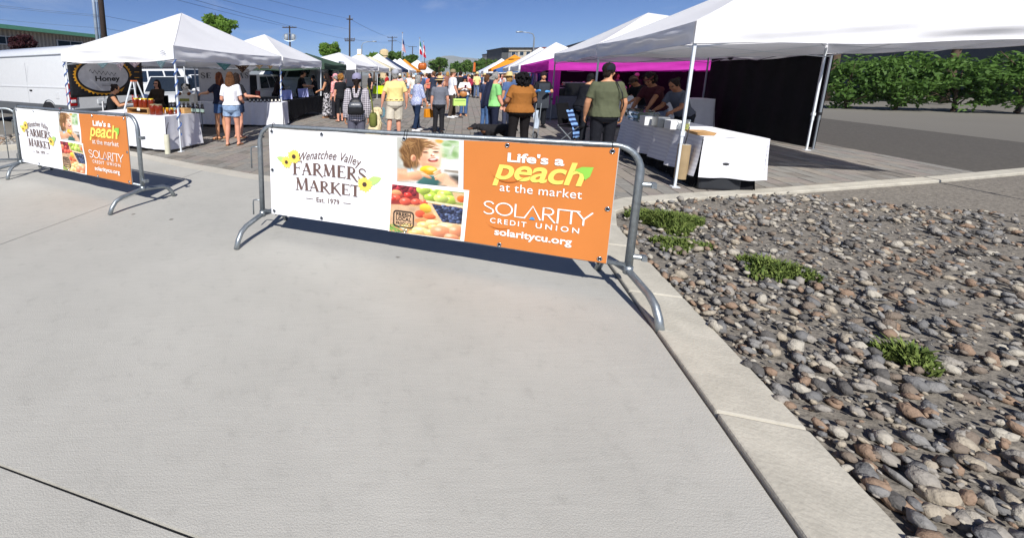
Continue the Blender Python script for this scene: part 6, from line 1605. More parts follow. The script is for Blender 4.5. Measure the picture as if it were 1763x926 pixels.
# --- blue blouse
p = on(718, 11.7, 1.2); rt, JB, MB_, sB = person('grey-haired woman in patterned blue blouse and navy jeans', (p.x, p.y), -68, 1.60, 1.10, 'rosy', ('half', bluepat, .82), ('trousers', denim_d), ('shoe', shoe_w), ('bob', 'grey'), glasses=True, arms={'R': ((.18, .25, -1), (.0, .55, -1)), 'L': ((-.1, .2, -1), (.1, .6, -1))}, feet=((-.09, .14), (.10, -.10)), lean=.06, vox=.012, f=True)
obag = thing('tote_bag', 'small orange tote carried by the blue blouse', 'bag', JB['HR'] + Vector((.05, -.02, -.33)), .4)
om = cloth('orange canvas', 'd98a1e', var=.15); m = MB(); m.box((0, 0, .12), (.30, .13, .24), taper=.94); bevel(m.build('bag_body', om, obag), .015)
for y in (-.05, .05):
    m = MB(); m.tube([(-.09, y, .24), (-.07, y * .6, .34), (.07, y * .6, .34), (.09, y, .24)], .007, 6); m.build('handle', om, obag, smooth=True)
# --- straw hat, grey tee
p = on(757, 11.2, 1.2); person('person in straw hat with grey tee and black trousers', (p.x, p.y), -14, 1.54, 1.14, 'rosy', ('tee', ck('6c6f79'), .93), ('trousers', ck('26262a')), ('shoe', shoe_k), ('short', 'brown'), hat=('straw', straw, hatband), arms={'R': ((.26, .0, -1), (.05, .3, -1))}, vox=.012)
# --- white tee with lime bag
p = on(779, 15.4, 1.2); rt, JW, MW, sW = person('bearded man in white tee and cap carrying a lime bag', (p.x, p.y), -80, 1.80, 1.08, 'rosy', ('tee', ck('e8e8ee'), .84), ('trousers', ck('4b4038')), ('shoe', shoe_w), ('short', 'brown'), hat=('cap', ck('8a8064')), arms={'R': ((.05, .1, -1), (-.05, .5, -1)), 'L': ((-.1, .1, -1), (0, .4, -1))}, feet=((-.09, .16), (.1, -.1)), vox=.013)
lb_ = thing('shopping_bag', 'lime green insulated bag hanging from the white-teed man', 'bag', JW['HR'] + Vector((.0, -.08, -.34)), .0)
lm = cloth('lime bag cloth', 'bfe07a', var=.1, bump=.2); m = MB(); m.box((0, 0, .13), (.46, .22, .26)); bevel(m.build('bag_body', lm, lb_), .02); m = MB(); m.box((0, -.112, .19), (.40, .004, .02)); m.build('zip', M('dark green trim', '6f9a4a', rough=.6, var=.1), lb_)
for y in (-.06, .06):
    m = MB(); m.tube([(-.1, y, .26), (-.06, y * .4, .36), (.06, y * .4, .36), (.1, y, .26)], .010, 6); m.build('handle', black_plastic, lb_, smooth=True)
# --- navy cap facing the camera
p = on(800, 16.3, 1.2); rt, JN, MN, sN = person('woman in navy cap and white tee holding a dark drink', (p.x, p.y), 168, 1.57, 1.12, 'tan', ('tee', ck('e4e4e6'), .93), ('trousers', denim), ('sandal', tan_sole), ('mid', 'dark'), hat=('cap', ck('27304f')), glasses=True, arms={'L': ((-.35, .35, -1), (.65, .75, .35)), 'R': ((.35, .35, -1), (-.65, .75, .35))}, vox=.013, f=True)
tb = thing('crossbody_bag', 'round tan leather bag on the hip of the navy-capped woman', 'bag', (p.x, p.y, 0), math.radians(168)); leat = M('tan leather', 'b0743a', rough=.5, var=.2)
m = MB(); m.ell((.05, .20, .87), (.15, .06, .12), 16, 10); m.build('bag_body', leat, tb, smooth=True); m = MB(); m.tube([(-.07, .2, .93), (-.1, .17, 1.1), (-.12, .06, 1.34), (.0, -.1, 1.30), (.18, .05, 1.0), (.17, .2, .93)], .007, 5); m.build('strap', leat, tb)
dk_ = thing('drink_cup', 'dark red drink cup in the hands of the navy-capped woman', 'cup', (JN['HL'] + JN['HR']) / 2 + Vector((0, -.05, -.03))); m = MB(); m.lathe([(.032, 0), (.042, .13)], 14); m.build('cup_body', M('berry drink', '5d1f34', rough=.2, var=.1), dk_, smooth=False)
# --- green shirt and brown tee with the dark dog
p = on(852, 9.9, 1.2); rt, JG, MG, sG = person('grey-haired woman in lime green tee and sunglasses', (p.x, p.y), -86, 1.66, 1.12, 'rosy', ('tee', ck('8ccf80'), .92), ('trousers', ck('23283c')), ('shoe', shoe_b), ('pony', 'grey'), glasses=True, arms={'R': ((.12, .15, -1), (.1, .5, -1)), 'L': ((-.1, .2, -1), (.1, .6, -.8))}, vox=.011, f=True)
jk = cloth('dark blue jacket', '2a2f45', var=.2, bump=.6, bs=6)
m = MB(); m.grid(lambda u, v: ((u - .5) * (.34 + .10 * v), -.165 - .05 * math.sin(v * 2.6) - .05 * v * v + .05 * abs(u - .5) + .018 * math.sin(u * 14 + v * 3), 1.46 - .62 * v - .04 * math.sin(u * 6)), 24, 16)
o = m.build('jacket', jk, None, smooth=True, fix=False); o.location = rt.location; o.rotation_euler = rt.rotation_euler; sl = o.modifiers.new('c', 'SOLIDIFY'); sl.thickness = .014; tag(o, 'dark blue jacket slung over the back of the lime green tee', 'jacket')
p = on(838, 11.9, 1.2); person('shopper in blue jeans hidden behind the lime green tee', (p.x, p.y), -60, 1.60, .95, 'fair', ('tee', ck('3a4462'), .9), ('trousers', denim), ('shoe', shoe_b), ('short', 'brown'), vox=.02)
p = on(897, 8.5, 1.2); rt, JO, MO, sO = person('large woman in rust brown tee with black curls, from behind', (p.x, p.y), 2, 1.66, 1.56, 'brown', ('tee', ck('97622f'), .90), ('trousers', ck('1d1a1b')), ('shoe', shoe_k), ('bigcurly', 'black'), arms={'R': ((.55, .02, -1), (-.15, .9, -.3)), 'L': ((-.45, .05, -1), (.2, .9, -.3))}, feet=((-.16, 0), (.16, .02)), vox=.011, f=True)
pw = thing('wheeled_cart', 'small folding cart wheel beside the rust brown tee', 'cart', on(919, 8.9, 0), .2)
m = MB(); m.tube([(.0, .07 * math.cos(a), .30 + .07 * math.sin(a)) for a in [i * math.pi / 8 for i in range(16)]], .018, 8, closed=True); m.build('wheel', rubber, pw, smooth=True)
for a_ in range(5):
    an = a_ * 2 * math.pi / 5; m = MB(); m.tube([(0, 0, .30), (0, .065 * math.cos(an), .30 + .065 * math.sin(an))], .007, 5); m.build('spoke', leg_g, pw)
for q in (0, .12):
    m = MB(); m.tube([(q - .05, .0, .30), (q - .02, .02, .70), (q - .0, .03, 1.0)], .010, 6); m.build('cart_frame', leg_g, pw)
    m = MB(); m.tube([(q - .05, 0, .30), (q - .04, 0, .02)], .010, 6); m.build('cart_leg', leg_g, pw)
m = MB(); m.grid(lambda u, v: (u * .14 - .05 + .02 * math.sin(v * 6), .02 + .03 * math.sin(u * 7), .45 + .4 * v), 6, 8); m.build('cart_bag', cloth('pale bag cloth', 'b8c4d2'), pw, smooth=True, fix=False)
p = on(875, 12.8, 1.2); person('shopper in a straw hat and blue shirt behind the curls', (p.x, p.y), 25, 1.66, 1.1, 'tan', ('tee', ck('51678f'), .9), ('trousers', ck('3a3f52')), ('shoe', shoe_b), ('bob', 'blonde'), hat=('straw', straw), vox=.016, f=True)
# --- vendors and customer on the right
glove = M('blue gloves', '5aa0e0', rough=.5, var=.05)
p = on(934, 12.6, 1.2); rt, JV, MV, sV = person('vendor in dark apron and blue gloves before the grey counter', (p.x, p.y), 172, 1.68, 1.10, 'tan', ('tee', ck('1c1d21'), .93), ('trousers', ck('202227')), ('shoe', shoe_k), ('short', 'dark'), hat=('capback', ck('2a2226')), arms={'L': ((-.3, .35, -.9), (.7, .8, .05)), 'R': ((.35, .35, -.9), (-.1, 1, .12))}, vox=.013)
m = MB(); m.grid(lambda u, v: ((u - .5) * (.34 - .1 * max(0, v - .6)), .165 + .02 * math.cos((u - .5) * 4) + .01 * math.sin(v * 9), .62 + .74 * v), 10, 12); o = m.build('apron', cloth('charcoal apron', '3b3f46'), rt, smooth=True, fix=False)
for k in 'LR':
    m = MB(); d_ = (JV['H' + k] - JV['W' + k]).normalized(); w = JV['W' + k]; inv = MV.inverted()
    limb(m, [inv @ (w - d_ * .06), inv @ (w + d_ * .02), inv @ (w + d_ * .13), inv @ (w + d_ * .19)], [.036, .040, .044, .026]); m.build('glove', glove, rt, smooth=True)
p = on(1043, 6.95, 1.2); rt, JM, MM, sM = person('man in olive tee, black cap and black trousers, from behind', (p.x, p.y), -16, 1.78, 1.22, 'tan', ('tee', ck('595d48'), .90), ('trousers', ck('202127')), ('shoe', shoe_k), ('short', 'dark'), hat=('cap', ck('22262e')), yaw=-.75, arms={'R': ((.36, .02, -1), (.02, .35, -1)), 'L': ((-.30, .05, -1), (.0, .4, -1))}, vox=.010)
m = MB(); inv = MM.inverted(); m.tube([Vector(v) * sM for v in ((.10, .10, 1.46), (.10, -.12, 1.47), (.17, -.19, 1.30), (.225, -.14, 1.10), (.235, -.03, .98), (.20, .16, 1.05), (.14, .19, 1.3), (.10, .10, 1.46))], .007, 6, flat=(1.5, .5)); o = m.build('bag_strap', black_plastic, None, smooth=True); o.location = rt.location; o.rotation_euler = rt.rotation_euler; tag(o, 'black crossbody strap over the olive tee', 'strap')
p = on(1004, 9.6, 1.2); person('dark-haired shopper just behind the olive tee', (p.x, p.y), -70, 1.66, 1.05, 'tan', ('half', ck('1b1c22'), .9), ('trousers', ck('22242a')), ('shoe', shoe_k), ('short', 'black'), lean=.3, vox=.015, f=True)
p = on(1134, 8.3, 1.2); rt, JR_, MR, sR = person('vendor in maroon tee and headband reaching across the drinks table', (p.x, p.y), 108, 1.70, 1.05, 'brown', ('tee', ck('4a2126'), .97), ('skirt', ck('8d93a8')), ('shoe', shoe_k), ('curly', 'dark'), arms={'L': ((-.2, .75, -.55), (-.15, .8, -.75)), 'R': ((.1, .5, -.85), (-.3, .85, -.55))}, lean=.42, pitch=-.25, vox=.012, f=True)
m = MB(); m.lathe([(.093, 1.70), (.090, 1.735)], 20, sy=1.14, cap=False)
hbv = MB(); Rl_ = Matrix.Rotation(-.42, 3, 'X'); Rp_ = Matrix.Rotation(-.25, 3, 'X'); pv = Vector((0, -.01, .93)); hpv = Vector((0, 0, 1.53))
hbv.add([(Rl_ @ (Rp_ @ (Vector(v) - hpv) + hpv - pv) + pv) * sR for v in m.v], m.f); hbv.build('headband', cloth('red headband', '6b3436'), rt, smooth=True)
p = on(1112, 10.6, 1.2); person('vendor in black tee stooping behind the maroon one', (p.x, p.y), 95, 1.68, 1.05, 'brown', ('tee', ck('17171b'), .95), ('trousers', ck('3a3c44')), ('shoe', shoe_k), ('short', 'dark'), arms={'L': ((-.2, .5, -.85), (-.1, .9, -.4)), 'R': ((.1, .5, -.85), (-.2, .9, -.3))}, lean=.55, pitch=-.1, hat=('cap', ck('4a3a34')), vox=.016)
p = on(1180, 7.8, 1.0); person('vendor with tied dark hair bending by the canopy leg', (p.x, p.y), 100, 1.62, 1.0, 'brown', ('tee', ck('5d6068'), .95), ('trousers', ck('26282e')), ('shoe', shoe_k), ('bun', 'dark'), arms={'L': ((-.2, .45, -.85), (-.1, .9, -.3)), 'R': ((.1, .5, -.85), (-.2, .9, -.3))}, lean=.48, pitch=-.15, vox=.014, f=True)
# --- farther crowd; feet row, colours and hats as they read in the picture
far = [
 (666, 26, 1.74, 70, 'tee', 'b02a30', 'trousers', '2a2c33', 'short', 'dark', None, 'shopper in red tee beside the lime tablecloth'),
 (652, 30.5, 1.70, 110, 'tee', '23242a', 'trousers', '2a2c33', 'short', 'dark', None, 'vendor in black behind the lime tablecloth'),
 (637, 25.5, 1.72, 120, 'tee', '1f2024', 'trousers', '1f2024', 'short', 'black', None, 'dark figure in the shade behind the plaid shirt'),
 (688, 27, 1.68, 150, 'tee', 'd8b6ae', 'trousers', '5a5d68', 'short', 'grey', ('cap', 'e6e6e6'), 'shopper in pale pink with a white cap'),
 (704, 29, 1.66, 175, 'tank', 'e3e3e6', 'short', '8fa6c4', 'long', 'blonde', None, 'blonde woman in white top and denim shorts'),
 (715, 33, 1.70, 30, 'tee', 'a9c4da', 'trousers', '3a4256', 'short', 'grey', ('bucket', '9fc0d6'), 'shopper in pale blue with a pale blue sun hat'),
 (734, 25, 1.70, 60, 'tee', '5f8fd0', 'shorts', '8a8780', 'short', 'brown', None, 'shopper in sky blue tee beyond the grey bob'),
 (746, 22, 1.78, 40, 'tee', '323a4c', 'trousers', '4a4a50', 'short', 'brown', ('cap', '6d4f38'), 'tall man in slate tee and brown cap'),
 (738, 31, 1.66, 200, 'tank', 'e0e0e4', 'short', '46506a', 'mid', 'brown', None, 'woman in white vest among the far shoppers'),
 (757, 36, 1.62, 170, 'tee', 'c9ccd4', 'trousers', '6a6f80', 'bob', 'grey', None, 'small grey-haired shopper above the straw hat'),
 (770, 26, 1.80, 20, 'tee', '8d5f50', 'trousers', '3a3c44', 'bob', 'blonde', None, 'shopper with fair hair left of the white tee'),
 (792, 21, 1.80, 10, 'tee', '26272c', 'trousers', '2c2e36', 'short', 'dark', None, 'broad shopper in black tee behind the navy cap'),
 (806, 40, 1.70, 160, 'tee', 'd68b84', 'trousers', '30343f', 'mid', 'dark', None, 'shopper in salmon pink far down the lane'),
 (813, 44, 1.72, 20, 'tee', 'b03a46', 'trousers', '30343f', 'short', 'dark', None, 'shopper in crimson far down the lane'),
 (821, 33.5, 1.80, -20, 'tee', 'a9b4c0', 'shorts', '5a6474', 'short', 'dark', ('cap', 'd4d0dc'), 'man in light grey tee and shorts with white shoes'),
 (838, 32.5, 1.68, 10, 'tee', '1b1b24', 'skirt', '1b1b24', 'long', 'dark', None, 'woman in a short black dress'),
 (848, 40, 1.72, 180, 'tee', '2f3a58', 'trousers', '22252e', 'short', 'black', None, 'shopper in navy under the blue canopy edge'),
 (856, 27, 1.70, 150, 'tee', 'c6ccda', 'trousers', '39415c', 'short', 'brown', None, 'shopper in pale blue before the right row'),
 (863, 30, 1.68, 200, 'tee', '8a3038', 'trousers', '2a2c33', 'mid', 'dark', None, 'shopper in dark red before the right row'),
 (829, 45, 1.74, 10, 'tee', '5d7fb4', 'trousers', '30343f', 'short', 'brown', None, 'shopper in mid blue beyond the light grey tee'),
 (797, 48, 1.70, 190, 'tee', 'cfcfd4', 'trousers', '30343f', 'short', 'brown', None, 'far shopper in off-white by the crimson one'),
 (782, 52, 1.72, 15, 'tee', '6b7f5a', 'trousers', '4a4a50', 'short', 'grey', None, 'far shopper in sage green'),
 (764, 46, 1.70, 175, 'tee', 'd9c690', 'shorts', '6a6f80', 'short', 'brown', None, 'far shopper in sand yellow'),
 (748, 50, 1.72, 20, 'tee', '9a4f7a', 'trousers', '30343f', 'long', 'dark', None, 'far shopper in plum'),
 (727, 44, 1.70, 160, 'tee', 'e2e2e2', 'trousers', '2c3a5a', 'short', 'dark', None, 'far shopper in white under the orange canopy'),
 (805, 57, 1.72, 10, 'tee', '3f6a8a', 'trousers', '30343f', 'short', 'dark', None, 'distant shopper in teal'),
 (818, 60, 1.70, 180, 'tee', 'd8a04a', 'trousers', '30343f', 'mid', 'brown', None, 'distant shopper in amber'),
 (790, 62, 1.74, 15, 'tee', '7c7f88', 'trousers', '30343f', 'short', 'dark', None, 'distant shopper in mid grey'),
 (770, 60, 1.70, 175, 'tee', 'c45a4a', 'trousers', '30343f', 'short', 'brown', None, 'distant shopper in brick red'),
 (838, 55, 1.70, 10, 'tee', 'dcdce2', 'trousers', '30343f', 'short', 'grey', None, 'distant shopper in white past the black dress'),
 (696, 40, 1.68, 120, 'tee', '8f9aa8', 'trousers', '30343f', 'short', 'dark', None, 'shopper in grey blue under the navy canopy'),
 (680, 36, 1.70, 100, 'tee', '4a2f34', 'trousers', '30343f', 'long', 'dark', None, 'vendor in wine red under the cream canopy'),
 (1095, 18.5, 1.68, 160, 'tee', '3a3134', 'trousers', '2a2c33', 'short', 'dark', ('cap', 'd8c8b0'), 'shopper in a pale cap in the shade under the magenta canopy'),
 (1062, 19.5, 1.66, 180, 'tee', '5d5a66', 'trousers', '2a2c33', 'mid', 'brown', None, 'shopper in mauve grey under the magenta canopy'),
 (912, 20.5, 1.70, 190, 'tee', '3a4c66', 'trousers', '2a2c33', 'short', 'dark', None, 'vendor in steel blue by the garment rail'),
 (724, 20, 1.72, 15, 'tee', '4d5a78', 'shorts', '6a6458', 'short', 'brown', ('cap', '3a4a66'), 'shopper in dusty blue tee and cap between the grey bob and the yellow polo'),
 (741, 35, 1.66, 185, 'tee', 'b0614a', 'trousers', '30343f', 'mid', 'brown', None, 'shopper in terracotta in the middle of the lane'),
 (785, 30, 1.76, 10, 'tee', '2b3140', 'shorts', '77705f', 'short', 'dark', ('cap', '22262e'), 'shopper in navy tee and tan shorts right of the white tee'),
 (800, 36, 1.68, 185, 'tee', 'd9a0a8', 'trousers', '3a4256', 'long', 'blonde', None, 'fair-haired shopper in blush pink'),
 (812, 30, 1.64, 0, 'tee', '9c2f48', 'trousers', '2a2c33', 'mid', 'dark', None, 'shopper in raspberry left of the light grey tee'),
 (829, 37, 1.72, 170, 'tee', '38486a', 'trousers', '2a2c33', 'short', 'grey', None, 'shopper in dark blue between the grey tee and the black dress'),
 (845, 30, 1.70, 20, 'tee', '3a3136', 'trousers', '2f2a30', 'short', 'black', None, 'shopper in charcoal behind the white A-board'),
 (712, 24, 1.60, 170, 'tee', 'e0dccf', 'shorts', '7d8ea8', 'bob', 'blonde', ('cap', 'e8e4dc'), 'fair-haired shopper in cream tee and cap'),
 (731, 28, 1.72, 170, 'tee', '7a8aa0', 'trousers', '30343f', 'short', 'brown', ('bucket', 'cfc4a8'), 'shopper in grey blue with a pale sun hat'),
 (752, 27, 1.70, 30, 'tee', 'c8a27a', 'shorts', '5a5d68', 'short', 'dark', None, 'shopper in camel tee behind the straw hat'),
 (763, 32, 1.74, 190, 'tee', 'e6e4de', 'trousers', '3f4658', 'short', 'grey', ('cap', '5a6a7a'), 'shopper in ivory with a slate cap'),
 (776, 38, 1.70, 20, 'tee', '38507a', 'trousers', '2a2c33', 'mid', 'blonde', None, 'fair-haired shopper in royal blue'),
 (744, 42, 1.72, 10, 'tee', '6f2f3a', 'trousers', '30343f', 'short', 'dark', None, 'far shopper in maroon'),
 (757, 55, 1.72, 170, 'tee', '9fb0a0', 'trousers', '30343f', 'short', 'brown', None, 'far shopper in pale sage'),
 (735, 52, 1.72, 10, 'tee', '4a6a9a', 'trousers', '30343f', 'short', 'dark', None, 'far shopper in blue by the orange canopy'),
 (719, 40, 1.70, 20, 'tee', 'd8d2c4', 'trousers', '4a4a50', 'long', 'brown', None, 'far long-haired shopper in bone white'),
 (703, 36, 1.72, 30, 'tee', '3c3f48', 'trousers', '2a2c33', 'short', 'grey', ('cap', 'b0a890'), 'shopper in graphite with a khaki cap'),
 (822, 50, 1.70, 190, 'tee', 'cfa6b6', 'trousers', '30343f', 'mid', 'brown', None, 'distant shopper in lilac pink'),
 (846, 48, 1.70, 20, 'tee', 'd6d8dc', 'shorts', '5a5d68', 'short', 'brown', None, 'distant shopper in white and grey by the orange roof'),
 (868, 24, 1.70, 60, 'tank', 'd8d4cc', 'trousers', '39415c', 'bob', 'brown', None, 'shopper in white vest behind the straw hat on the right'),
 (886, 20, 1.66, 100, 'tee', '5a6f94', 'trousers', '2a2c33', 'short', 'dark', None, 'shopper in denim blue next to the magenta canopy'),
]
names = [('9fb6cc', 'powder blue'), ('7a2f3c', 'wine'), ('d8c8b4', 'oatmeal'), ('3d5a4a', 'forest green'), ('b88aa0', 'dusky rose'), ('2c3348', 'midnight blue'), ('cfd4d8', 'silver grey'), ('a8744a', 'cinnamon'), ('6a78a8', 'periwinkle'), ('e0d8a8', 'pale lemon'), ('4a4238', 'dark brown'), ('c86a5a', 'coral'), ('8a9a8a', 'grey green'), ('dfe2e6', 'chalk white'), ('5a3a5a', 'aubergine'), ('86a8b8', 'dusty teal')]
for k, (c, nm) in enumerate(names):
    far.append((722 + (k * 37) % 130, 22.5 + (k * 5.3) % 19, 1.62 + .02 * (k % 9), (k * 67) % 360, 'tee', c, ('trousers', 'shorts', 'trousers')[k % 3], ('30343f', '6a6f80', '3a3c44')[k % 3], ('short', 'mid', 'short', 'bob')[k % 4], ('brown', 'dark', 'grey', 'blonde', 'dark')[k % 5], (('cap', 'd0d0d4') if k % 4 == 1 else None), f'mid-lane shopper in {nm} with {"shorts" if k % 3 == 1 else "dark trousers"}'))
more = [('b0c4d8', 'ice blue'), ('8f2f3f', 'cherry'), ('e6dcc8', 'cream'), ('2f4f6f', 'petrol blue'), ('c89ab0', 'rose'), ('3a3a42', 'soot grey'), ('d9dde0', 'pearl'), ('9a6a3a', 'toffee'), ('7a86b8', 'lavender blue'), ('e4d890', 'butter yellow'), ('54483c', 'mocha'), ('d27a5a', 'peach red'), ('7f9484', 'eucalyptus'), ('eceef0', 'bright white'), ('6a446a', 'grape'), ('70a0b0', 'sea blue'), ('b8b0a0', 'stone'), ('40302e', 'espresso'), ('a0b890', 'pistachio'), ('5c6470', 'pewter')]
for k, (c, nm) in enumerate(more):
    far.append((688 + (k * 53) % 172, 27 + (k * 4.7) % 20, 1.60 + .02 * (k % 11), (k * 97 + 20) % 360, ('tee', 'half', 'tank')[k % 3], c, ('shorts', 'trousers')[k % 2], ('5f6f8f', '2c303a', '8a8270')[k % 3], ('mid', 'short', 'bob', 'short', 'long')[k % 5], ('dark', 'brown', 'blonde', 'auburn')[k % 4], ((('straw', 'bucket', 'cap')[k % 3], ('d8c48c', 'c8ccd0', '4a5a78')[k % 3]) if k % 3 != 1 else None), f'crowd member in a {nm} top with {"shorts" if k % 2 == 0 else "long trousers"}'))
for i, (px, d, H, hd, tk, tcol, bk_, bcol, hs, hc, hat, lab) in enumerate(far):
    p = on(px, d, 1.2); r_ = random.Random(i)
    arm = r_.choice([None, {'R': ((.25, .3, -1), (-.2, .9, .1))}, {'L': ((-.25, .2, -1), (.2, .9, -.1))}, {'L': ((-.3, .1, -1), (.4, .8, -.3)), 'R': ((.3, .1, -1), (-.4, .8, -.3))}])
    ft = r_.choice([None, ((-.1, .14), (.1, -.12)), ((-.12, -.1), (.11, .1))])
    person(lab, (p.x, p.y), hd, H, r_.uniform(.98, 1.14), r_.choice(['fair', 'rosy', 'tan']), (tk, ck(tcol), .9 if bk_ != 'skirt' else .86), (bk_, ck(bcol) if bk_ != 'short' else denim_l), ('shoe', shoe_w if i % 3 else shoe_k), (hs, hc), hat=(hat[0], ck(hat[1])) if hat else None, arms=arm, feet=ft, vox=.024 if d < 35 else .034, f=hs in ('long', 'mid', 'bob'))
# --- dogs
def dog(label, loc, rz, mat, pose, mats2=None, s=1.0, group=None):
    t = thing('dog', label, 'dog', (loc[0], loc[1], 0), rz, group); m = MB()
    if pose == 'sit':       # faces +y, sitting
        limb(m, [(0, -.20, .16), (0, -.12, .28), (0, .02, .42), (0, .10, .50)], [.15, .16, .145, .12])
        limb(m, [(0, .10, .50), (0, .16, .62), (0, .19, .68)], [.10, .085, .08])
        m.ell((0, .20, .72), (.085, .10, .085)); limb(m, [(0, .25, .71), (0, .34, .685)], [.055, .040])
        for q in (-1, 1):
            limb(m, [(q * .08, .14, .40), (q * .085, .17, .22), (q * .085, .16, .05)], [.055, .040, .032]); m.ell((q * .085, .20, .035), (.038, .06, .035))
            limb(m, [(q * .12, -.20, .16), (q * .17, .0, .19), (q * .16, -.06, .07)], [.10, .075, .045]); m.ell((q * .16, .05, .035), (.04, .085, .035))
            limb(m, [(q * .075, .17, .76), (q * .10, .165, .70), (q * .105, .18, .63)], [.022, .038, .02])
        m.tube([(0, -.30, .10), (.05, -.44, .05), (.14, -.55, .045)], [.045, .035, .015], 8)
    else:                   # standing, head low toward +y
        limb(m, [(0, -.34, .40), (0, -.15, .39), (0, .12, .36), (0, .30, .40)], [.115, .12, .15, .13])
        limb(m, [(0, .32, .42), (0, .45, .45), (0, .53, .46)], [.10, .085, .075])
        m.ell((0, .57, .46), (.080, .10, .075)); limb(m, [(0, .64, .44), (0, .74, .415)], [.052, .036])
        for q in (-1, 1):
            limb(m, [(q * .08, .26, .36), (q * .085, .24, .20), (q * .085, .25, .06)], [.065, .04, .032]); m.ell((q * .085, .28, .032), (.04, .06, .032))
            limb(m, [(q * .08, -.32, .38), (q * .10, -.24, .25), (q * .09, -.40, .15), (q * .09, -.37, .05)], [.085, .065, .035, .03]); m.ell((q * .09, -.34, .03), (.038, .06, .03))
            limb(m, [(q * .07, .54, .52), (q * .105, .53, .46), (q * .11, .55, .38)], [.025, .042, .02])
        m.tube([(0, -.45, .44), (0, -.56, .40), (.03, -.66, .30)], [.04, .035, .012], 8)
    m.v = [tuple(Vector(v) * s) for v in m.v]
    o = m.build('body', [mat] + (mats2 or []), t, smooth=True); PENDING.append((o, .012, 2, .006, 'dog2' if mats2 else 'dog', s))
    for q in (-1, 1):
        e = MB(); z = (.745 if pose == 'sit' else .485); y = (.285 if pose == 'sit' else .655); e.ell(Vector((q * .040, y, z)) * s, .012 * s, 8, 6); e.build('eye', EYEM, t, smooth=True)
    e = MB(); e.ell(Vector((0, .375 if pose == 'sit' else .775, .69 if pose == 'sit' else .42)) * s, (.022 * s, .016 * s, .018 * s), 8, 6); e.build('nose', black_plastic, t, smooth=True)
    return t
furc = M('cream fur', 'd9c9a0', rough=.95, var=.2, vs=14, bump=.9, bs=70); furd = M('black fur', '17151a', rough=.8, var=.35, vs=14, bump=.9, bs=70); furt = M('tan fur', '80563a', rough=.9, var=.2, bump=.9, bs=70)
p = on(646, 10.1); dog('cream dog sitting beside the plaid shirt, seen from behind', (p.x, p.y), -.25, furc, 'sit', s=1.02)
p = on(843, 9.55); dog('black and tan dog standing by the rust brown tee', (p.x + .12, p.y), 1.75, furd, 'stand', [furt], s=.92)
# ================================================================== vehicles
car_w = M('white car paint', 'd6d8da', rough=.25, var=.03, coat=.6, spec=.5); glass_k = M('dark car glass', '1c2530', rough=.06, var=.05, spec=.8, coat=.3)
clad = M('grey plastic cladding', '56595d', rough=.6, var=.1); red_l = M('red lamp', 'b01418', rough=.15, var=.05, spec=.7); clear_l = M('clear lamp', 'd8dce0', rough=.1, var=.03, spec=.7); dark_in = M('dark interior', '14151a', rough=.8, var=.2)
alloy = M('alloy rim', '8d9196', rough=.35, metal=.7, var=.1); seam_m = M('panel gap', '8d9196', rough=.8, var=0)
def wheel(parent, x, y, r=.34, w=.23):
    m = MB(); m.lathe([(r * .62, -w / 2), (r * .95, -w / 2), (r, -w * .36), (r, w * .36), (r * .95, w / 2), (r * .62, w / 2)], 24, (x, y, r), Matrix.Rotation(math.pi / 2, 3, 'Y')); wl_ = m.build('wheel', rubber, parent, smooth=False); autosmooth(wl_, 30)
    m = MB(); m.lathe([(0.01, w * .30), (r * .18, w * .36), (r * .55, w * .30), (r * .64, w * .42), (r * .64, -w * .42), (r * .5, -w * .3), (.01, -w * .3)], 20, (x, y, r), Matrix.Rotation(math.pi / 2, 3, 'Y'), cap=False); m.build('rim', alloy, wl_)
def sect(w, h0, h1, r, rb=.06, tum=.0):
    pts = [(-w + rb, h0), (w - rb, h0), (w, h0 + rb), (w, h0 + (h1 - h0) * .45)]
    for k in range(6): t = k / 5 * math.pi / 2; pts.append((w - tum - r + r * math.cos(t), h1 - r + r * math.sin(t)))
    for k in range(6): t = math.pi / 2 + k / 5 * math.pi / 2; pts.append((-w + tum + r + r * math.cos(t), h1 - r + r * math.sin(t)))
    return pts + [(-w, h0 + (h1 - h0) * .45), (-w, h0 + rb)]
def skin_sections(m, secs):
    n = len(secs[0][1]); vs = [(x, y, z) for y, s in secs for x, z in s]; fs = []
    for i in range(len(secs) - 1):
        for k in range(n): fs.append((i * n + k, i * n + (k + 1) % n, (i + 1) * n + (k + 1) % n, (i + 1) * n + k))
    fs += [tuple(range(n)), tuple(range((len(secs) - 1) * n, len(secs) * n))]
    m.add(vs, fs)
